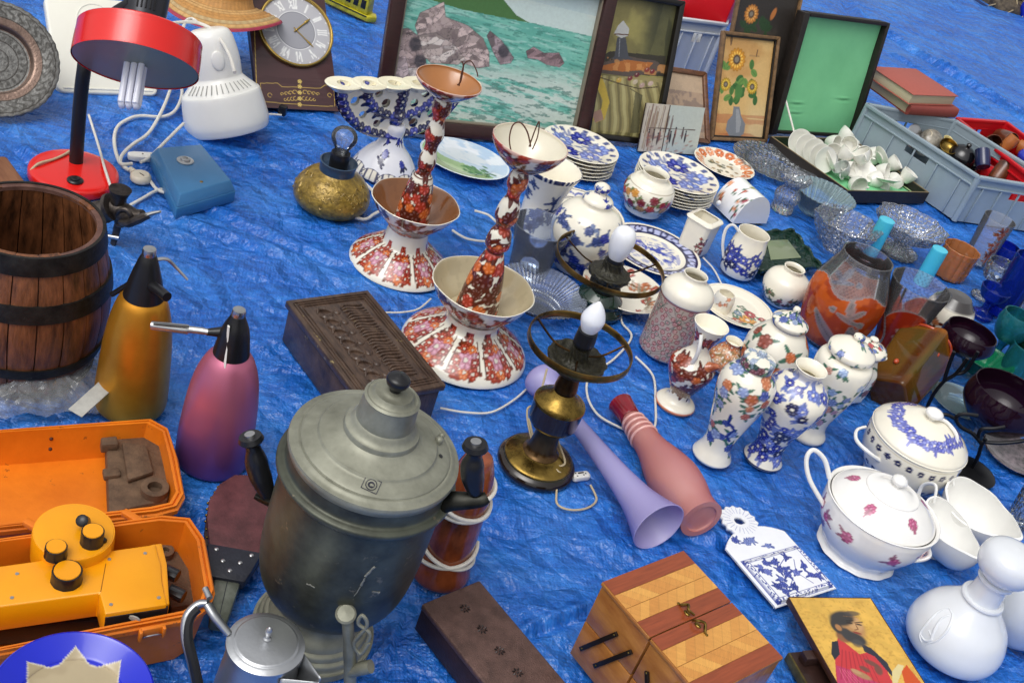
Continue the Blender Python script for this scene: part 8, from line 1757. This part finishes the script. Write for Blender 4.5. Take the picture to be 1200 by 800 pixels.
plate('pressed glass saucer showing beyond the tall orange vase', (1052, 292), 24, 0, None, m=cry, dish=.25, scal=lambda t, r, z: 1+.04*np.abs(np.cos(9*t))*(r > .03), name='glass_saucer', cat='saucer', seg=108)
plate('ribbed blue tinted glass dish under the small glass bowl', (634, 340), 54, 0, None, m=glassm('pale_blue_glass', (.9, .94, 1), .14, (.7, .78, .96), .05), dish=.35, scal=lambda t, r, z: 1+.035*np.abs(np.cos(28*t))*(r > .02), name='glass_dish', cat='dish', seg=224)
gl('glass_bowl', 'smooth pale blue glass bowl standing on the ribbed glass dish', 'bowl', (618, 318), (632, 262), [(0, 22, 1), (.1, 24), (.4, 26), (.55, 28), (.8, 33), (1, 36, 1)], MATS['pale_blue_glass'], fl=.15, wall_=.003, ang=35)
def ashtray():
    h = .03; P = [G(a, b, h) for a, b in ((880, 272), (930, 270), (962, 312), (890, 318))]; c = sum(P, Vector())/4; c.z = 0; rt = thing('green_glass_tray', 'dark green pressed glass square tray behind the small cream jar', 'tray', c)
    m = glassm('dark_green_glass', (.10, .2, .15), .35, (.03, .09, .06), .05, cut=50); Q = [(p.x-c.x, p.y-c.y) for p in P][::-1]
    for s, z0, z1 in ((1.0, .022, .03), (.93, .014, .022), (.8, 0, .014)): add('tier', prism([(x*s, y*s) for x, y in Q], z0, z1, .002), m, rt)
    for i in range(4):
        a, b = Vector(Q[i]+(h,)), Vector(Q[(i+1) % 4]+(h,)); pts = [a+(b-a)*t+Vector((0, 0, .004*math.sin(t*18))) for t in np.linspace(0, 1, 20)]; add('rim', tube(pts, .005, 8), m, rt)
    add('well', prism([(x*.5, y*.5) for x, y in Q], .030, .0315, .0008), glassm('pale_green_glass', (.5, .6, .4), .5, (.42, .5, .3), .1), rt)
ashtray()
def p_amber(motif):
    def f(ik):
        ik.clip = None; ik.put(np.ones(len(ik.U)), hx('FCFCFE')); og = hx('B4461A'); V0 = ik.V/ik.h
        n = np.sin(ik.U*500)*np.sin(ik.V*500); ik.put(sm(n, .2, .6), hx('D2D0D8'), .8)
        if motif == 'dove':
            top_ = .70+.05*np.sin(ik.U/ik.P*2*PI*4); m = (V0 < top_)*(V0 > .04); ik.put(m, og); ik.put(m*sm(fbm(ik.U*30+5, ik.V*30, 3, 2), .45, .6), hx('D06428'), .7); ik.put((np.abs(V0-top_) < .012), hx('F4F0F0'))
            for cxp in (0.0, ik.P/2):
                for x0, y0, ln, wd, a in ((-.055, .50, .11, .016, -.25), (.0, .50, .085, .022, 1.75), (.005, .49, .075, .018, .75), (-.06, .51, .03, .02, 3.0), (.05, .47, .04, .02, -.6)): ik.leaf(cxp+x0*ik.P*.9, ik.h*y0, ln*ik.P*.95, wd*ik.P*.8, a, hx('E2D8D4'), .9)
                ik.leaf(cxp-ik.P*.14, ik.h*.42, ik.P*.26, ik.P*.026, -.75, hx('D8CCC8'), .85)
                for k in range(7): ik.leaf(cxp+ik.P*.03, ik.h*.28, ik.P*.06, ik.P*.006, .2+.25*k, hx('E2D8D4'), .85)
        else:
            for cxp in (0, ik.P/3, -ik.P/3):
                du, dv = ik.d(cxp, ik.h*.42); q = np.hypot(du/(ik.P*.135), dv/(ik.h*.36)); m = 1-sm(q, .97, 1.02); ik.put(m, hx('A8301A')); ik.put(m*sm(fbm(du*30+5, dv*30, 3, 2), .45, .6), hx('C4481F'), .7); ik.put((1-sm(np.abs(q-1.02), .01, .05)), hx('F4F0F0'))
                for a in range(5): t = a*1.257; ik.blob(cxp+math.cos(t)*ik.P*.03, ik.h*(.42)+math.sin(t)*ik.P*.03, ik.P*.024, ik.P*.015, t, hx('E8CFC4'), .85)
    return f
cg = glassm('stained_cut_glass', body=.11, rough=.04, vc=True)
pot('cut_glass_vase', 'tall orange stained cut glass vase etched with a dove', 'vase', (966, 396), (1019, 301), [(0, 27, 1), (.03, 31), (.15, 38), (.4, 45), (.6, 45), (.8, 37), (.92, 32), (1.0, 31, 1)], m=cg, wall=.005, floor=.12, paint=p_amber('dove'), scal=lambda t, r, z: 1+.012*np.abs(np.cos(6*t)))
pot('cut_glass_vase', 'flared orange stained cut glass vase with oval flower medallion', 'vase', (1034, 414), (1076, 331), [(0, 18, 1), (.03, 20), (.1, 17), (.25, 20), (.5, 27), (.8, 32), (1.0, 36, 1)], m=cg, wall=.005, floor=.2, paint=p_amber('flower'), scal=lambda t, r, z: 1+.02*np.abs(np.cos(6*t)))
aq = mat('aqua_wax', hx('4FC4DC'), .3, sss=.3, var=.06); 
for l, b, t in (('turquoise candle sticking up behind the tall orange vase', (1017, 300), (1036, 256)), ('turquoise candle sticking up beside the flared orange vase', (1080, 330), (1096, 289))):
    rt, o, P, h, pr = pot('candle', l, 'candle', b, t, [(0, 9, 1), (.02, 9.5), (.9, 9.5), (1.0, 9, 1), (1.0, 0)], aq, seg=32)
amb = glassm('amber_olive_glass', (.72, .46, .12), .22, (.5, .26, .06), .05)
am = glassm('amber_stained_glass', body=.14, rough=.04, vc=True, sat=.45)
def p_am(I, L):
    ik = Ink(I['th']*.05, I['z'], hx('A87634')); n = fbm(np.cos(I['th'])*2+9, I['z']*14, 3, 4); ik.put(sm(n, .42, .6), hx('8C8444'), .6); e_ = np.abs(np.sin(2*I['th'])); ik.put(1-sm(e_, .1, .5), hx('8E3A10'), .7); ik.put(sm(I['z'], L*.9, L*.97), hx('D07818'), .7); ik.put(1-sm(I['z'], 0, L*.2), hx('8E4A14'), .6)
    return ik.c
A_ = G(1040, 464, .028); B_ = G(1086, 404, .10)
A2, B2 = A_, B_; rt, o, L, pr = lying('amber_glass_vase', 'squared amber and olive glass vase leaning open beyond the blue wreath tureen', 'vase', A2, B2, [(0, 20, 1), (.03, 25), (.3, 27), (.8, 29), (1.0, 29, 1)], am, wall=.004, floor=.06, paint=p_am)
V_ = np.array([tuple(v.co) for v in o.data.vertices]); t_ = np.arctan2(V_[:, 1], V_[:, 0])+.5; k_ = .95/np.maximum(np.maximum(np.abs(np.cos(t_)), np.abs(np.sin(t_))), .76); V_[:, 0] *= k_; V_[:, 1] *= k_; o.data.vertices.foreach_set('co', V_.ravel()); o.data.update()
orr = mat('orange_red_glass', hx('B0431A'), .1, coat=.6)
cl = Matrix(rt.matrix_world).inverted()@Vector((0, 0, CAMH)); a0 = math.degrees(math.atan2(cl.y, cl.x))
for i in range(3): a = R(a0-35+35*i); r__ = pr[2][0]*1.02; add('glass_prunt', ball(.007, (math.cos(a)*r__, math.sin(a)*r__, L*(.3+.22*i)), (1, 1, 1.2), 12), orr, rt)
add('rim_flame', tube(sp([Vector((math.cos(a)*pr[-1][0], math.sin(a)*pr[-1][0], L*.99+.003*math.sin(3*a))) for a in np.linspace(R(20), R(170), 9)], 4), .004, 8), orr, rt)
gl('cut_tumbler', 'orange cut glass tumbler beside the clear copper decorated vase', 'tumbler', (1110, 322), (1126, 290), [(0, 17, 1), (.1, 19), (.6, 20), (1.0, 21, 1)], glassm('orange_cut_glass', (.9, .5, .25), .45, (.72, .28, .10), .05, cut=55), 10, .06, fl=.15)
def p_copper(ik): ik.clip = None; ik.put(np.ones(len(ik.U)), hx('FAFBFE')); ik.spray(0, .03, ik.h*.1, ik.h*.9, 14, .008, [hx('A8583A'), hx('8A4430')], hx('A8583A'), 3)
pot('clear_vase', 'tall clear vase with copper coloured blossoms near the grey crate', 'vase', (1143, 305), (1168, 254), [(0, 13, 1), (.05, 15), (.5, 17), (1.0, 19, 1)], m=glassm('clear_painted_glass', body=.16, vc=True), wall=.003, floor=.1, paint=p_copper)
gl('crystal_goblet', 'clear goblet with orange foot right of the cut tumbler', 'goblet', (1152, 348), (1164, 302), [(0, 15, 1), (.05, 14), (.15, 5), (.4, 5), (.55, 14), (.8, 18), (1, 17, 1)], cry2, fl=.5, ang=30)
cob = glassm('cobalt_glass', (.05, .12, .7), .35, (.01, .04, .4), .04)
gl('cobalt_vase_glass', 'tall cobalt blue square glass vase at the right edge', 'vase', (1170, 366), (1200, 297), [(0, 15, 1), (.1, 17), (.6, 18), (1, 19, 1)], cob, ang=30)
gl('cobalt_cup', 'small cobalt blue glass cup behind the tall cobalt vase', 'cup', (1168, 310), (1178, 286), [(0, 10, 1), (.2, 13), (.7, 16), (1, 15, 1)], cob, ang=30)
gl('cobalt_goblet', 'cobalt glass goblet below the tall cobalt vase', 'goblet', (1150, 368), (1164, 336), [(0, 14, 1), (.06, 13), (.2, 5), (.5, 5), (.65, 14), (1, 18, 1)], cob, ang=30, fl=.6)
gl('crystal_tumbler', 'clear cut tumbler leaning at the right edge over the teal glasses', 'tumbler', (1188, 372), (1206, 328), [(0, 12, 1), (.3, 14), (1, 16, 1)], cry, 10, .05)
tg = glassm('teal_glass', (.12, .55, .6), .3, (.03, .3, .36), .04); eg = glassm('emerald_glass', (.08, .6, .35), .35, (.02, .36, .18), .04); dg = glassm('bottle_green_glass', (.06, .22, .16), .4, (.02, .09, .06), .04); pg_ = glassm('aubergine_glass', (.20, .06, .14), .55, (.022, .006, .018), .05)
gl('teal_goblet', 'teal glass goblet between the dark goblet and the green goblet', 'goblet', (1160, 425), (1180, 360), [(0, 19, 1), (.04, 17), (.12, 5), (.4, 5), (.55, 16), (.8, 21), (1, 19, 1)], tg, ang=30, fl=.52)
gl('teal_tumbler', 'teal tumbler at the right edge beside the teal goblet', 'tumbler', (1182, 442), (1200, 402), [(0, 15, 1), (.1, 17), (1, 19, 1)], tg, ang=30)
gl('green_goblet', 'dark green glass goblet cut by the right edge', 'goblet', (1188, 430), (1208, 382), [(0, 18, 1), (.05, 16), (.15, 5), (.35, 6), (.5, 20), (.8, 26), (1, 25, 1)], dg, ang=30, fl=.5)
gl('emerald_bowl', 'emerald green glass bowl under the dark goblets', 'bowl', (1146, 436), (1154, 416), [(0, 14, 1), (.2, 22), (1, 33, 1)], eg, ang=30, fl=.2)
gl('violet_tumbler', 'violet tinted glass at the right edge behind the green goblet', 'tumbler', (1196, 400), (1212, 352), [(0, 14, 1), (.3, 16), (1, 18, 1)], glassm('violet_glass', (.4, .3, .6), .35, (.22, .14, .36), .05), ang=30)
plate('clear pale glass plate lying between the two dark goblets', (1126, 470), 36, 0, None, m=glassm('aqua_clear_glass', (.75, .9, .95), .2, (.6, .78, .86), .04), dish=.2, name='glass_plate', cat='plate', seg=96)
gl('clear_tumbler', 'clear tumbler just inside the right edge above the opal bowl', 'tumbler', (1192, 612), (1215, 560), [(0, 13, 1), (.1, 15), (1, 20, 1)], cry2, ang=30)
pot('brown_flower_jug', 'cream pot with dark brown flowers and grey lid behind the dark goblet', 'pot', (1087, 408), (1130, 350), [(0, 20, 1), (.1, 25), (.35, 29), (.6, 30), (.75, 28), (.86, 25, 1), (.9, 22), (1.0, 16, 1), (1.01, 0)], seg=96,
    paint=lambda ik: (ik.spray(-ik.P/2, ik.P/2, ik.h*.1, ik.h*.62, 17, .011, [hx('4A2418'), hx('8A3A24'), hx('C97A4A')], BROWN, 9), ik.band(ik.h*.86, ik.h*1.1, hx('3A3636'))))
# dark goblets on a black wire stand
bw = mat('black_wire_iron', (.01, .01, .012), .3, .6)
def stand():
    P = G(1138, 552); rt = thing('wire_candle_stand', 'black curved wire stand on a disc foot carrying dark goblets', 'candle stand', P); y = P.y
    k = mpp(P); add('foot', lathe([(0, 0, 1), (29*k, 0, 1), (29*k, .003), (22*k, .006), (0, .012)], 56, 3)[:2], bw, rt)
    add('stem', tube(sp(on(rt, [W(1138, 550, y), W(1146, 535, y-.0), W(1150, 522, y), W(1155, 514, y)]), 6), .0048, 10), bw, rt)
    for px in ([(1150, 520), (1140, 508), (1126, 500), (1120, 490), (1128, 485), (1146, 487)], [(1146, 512), (1150, 503), (1165, 502), (1178, 500)], [(1150, 517), (1170, 519), (1195, 517), (1215, 512)], [(1122, 492), (1110, 486), (1095, 484), (1085, 478)]):
        add('arm', tube(sp(on(rt, [W(a, b, y) for a, b in px]), 6), .0046, 10), bw, rt)
    P2 = G(1084, 484); y2 = P2.y; 
    for px in ([(1084, 482), (1094, 462), (1106, 447), (1120, 438), (1134, 420)], [(1106, 447), (1112, 428), (1118, 412)], [(1120, 438), (1132, 434), (1146, 412)]):
        add('arm', tube(sp(on(rt, [W(a, b, y2) for a, b in px]), 6), .0046, 10), bw, rt)
stand()
def bowlg(label, c, a, zz, hfac):
    C = G(c[0], c[1], zz); k = mpp(C); r_ = a*k; rt = thing('dark_goblet', label, 'goblet', (C.x, C.y, zz-r_*hfac)); add('bowl', lathe([(0, 0, 1), (r_*.35, .004), (r_*.8, r_*hfac*.28), (r_*1.08, r_*hfac*.6), (r_, r_*hfac, 1)], 80, 8, .003, .006)[:2], pg_, rt); return rt
bowlg('smaller dark aubergine glass bowl on the wire stand arm, further back', (1140, 388), 30, .17, 1.15)
bowlg('larger dark aubergine glass bowl at the right edge on the wire stand', (1186, 458), 44, .15, 1.35)
add('goblet_tray', lathe([(0, 0, 1), (.05, 0), (.075, .004), (.085, .012, 1), (.08, .012), (.05, .004), (0, .003)], 64, 3)[:2], mat('dark_mottled_glaze', hx('2A2224'), .15, col2=hx('8A7A80'), vs=60, coat=.6), loc=G(1188, 535), label='dark mottled dish beneath the larger aubergine goblet', cat='dish')
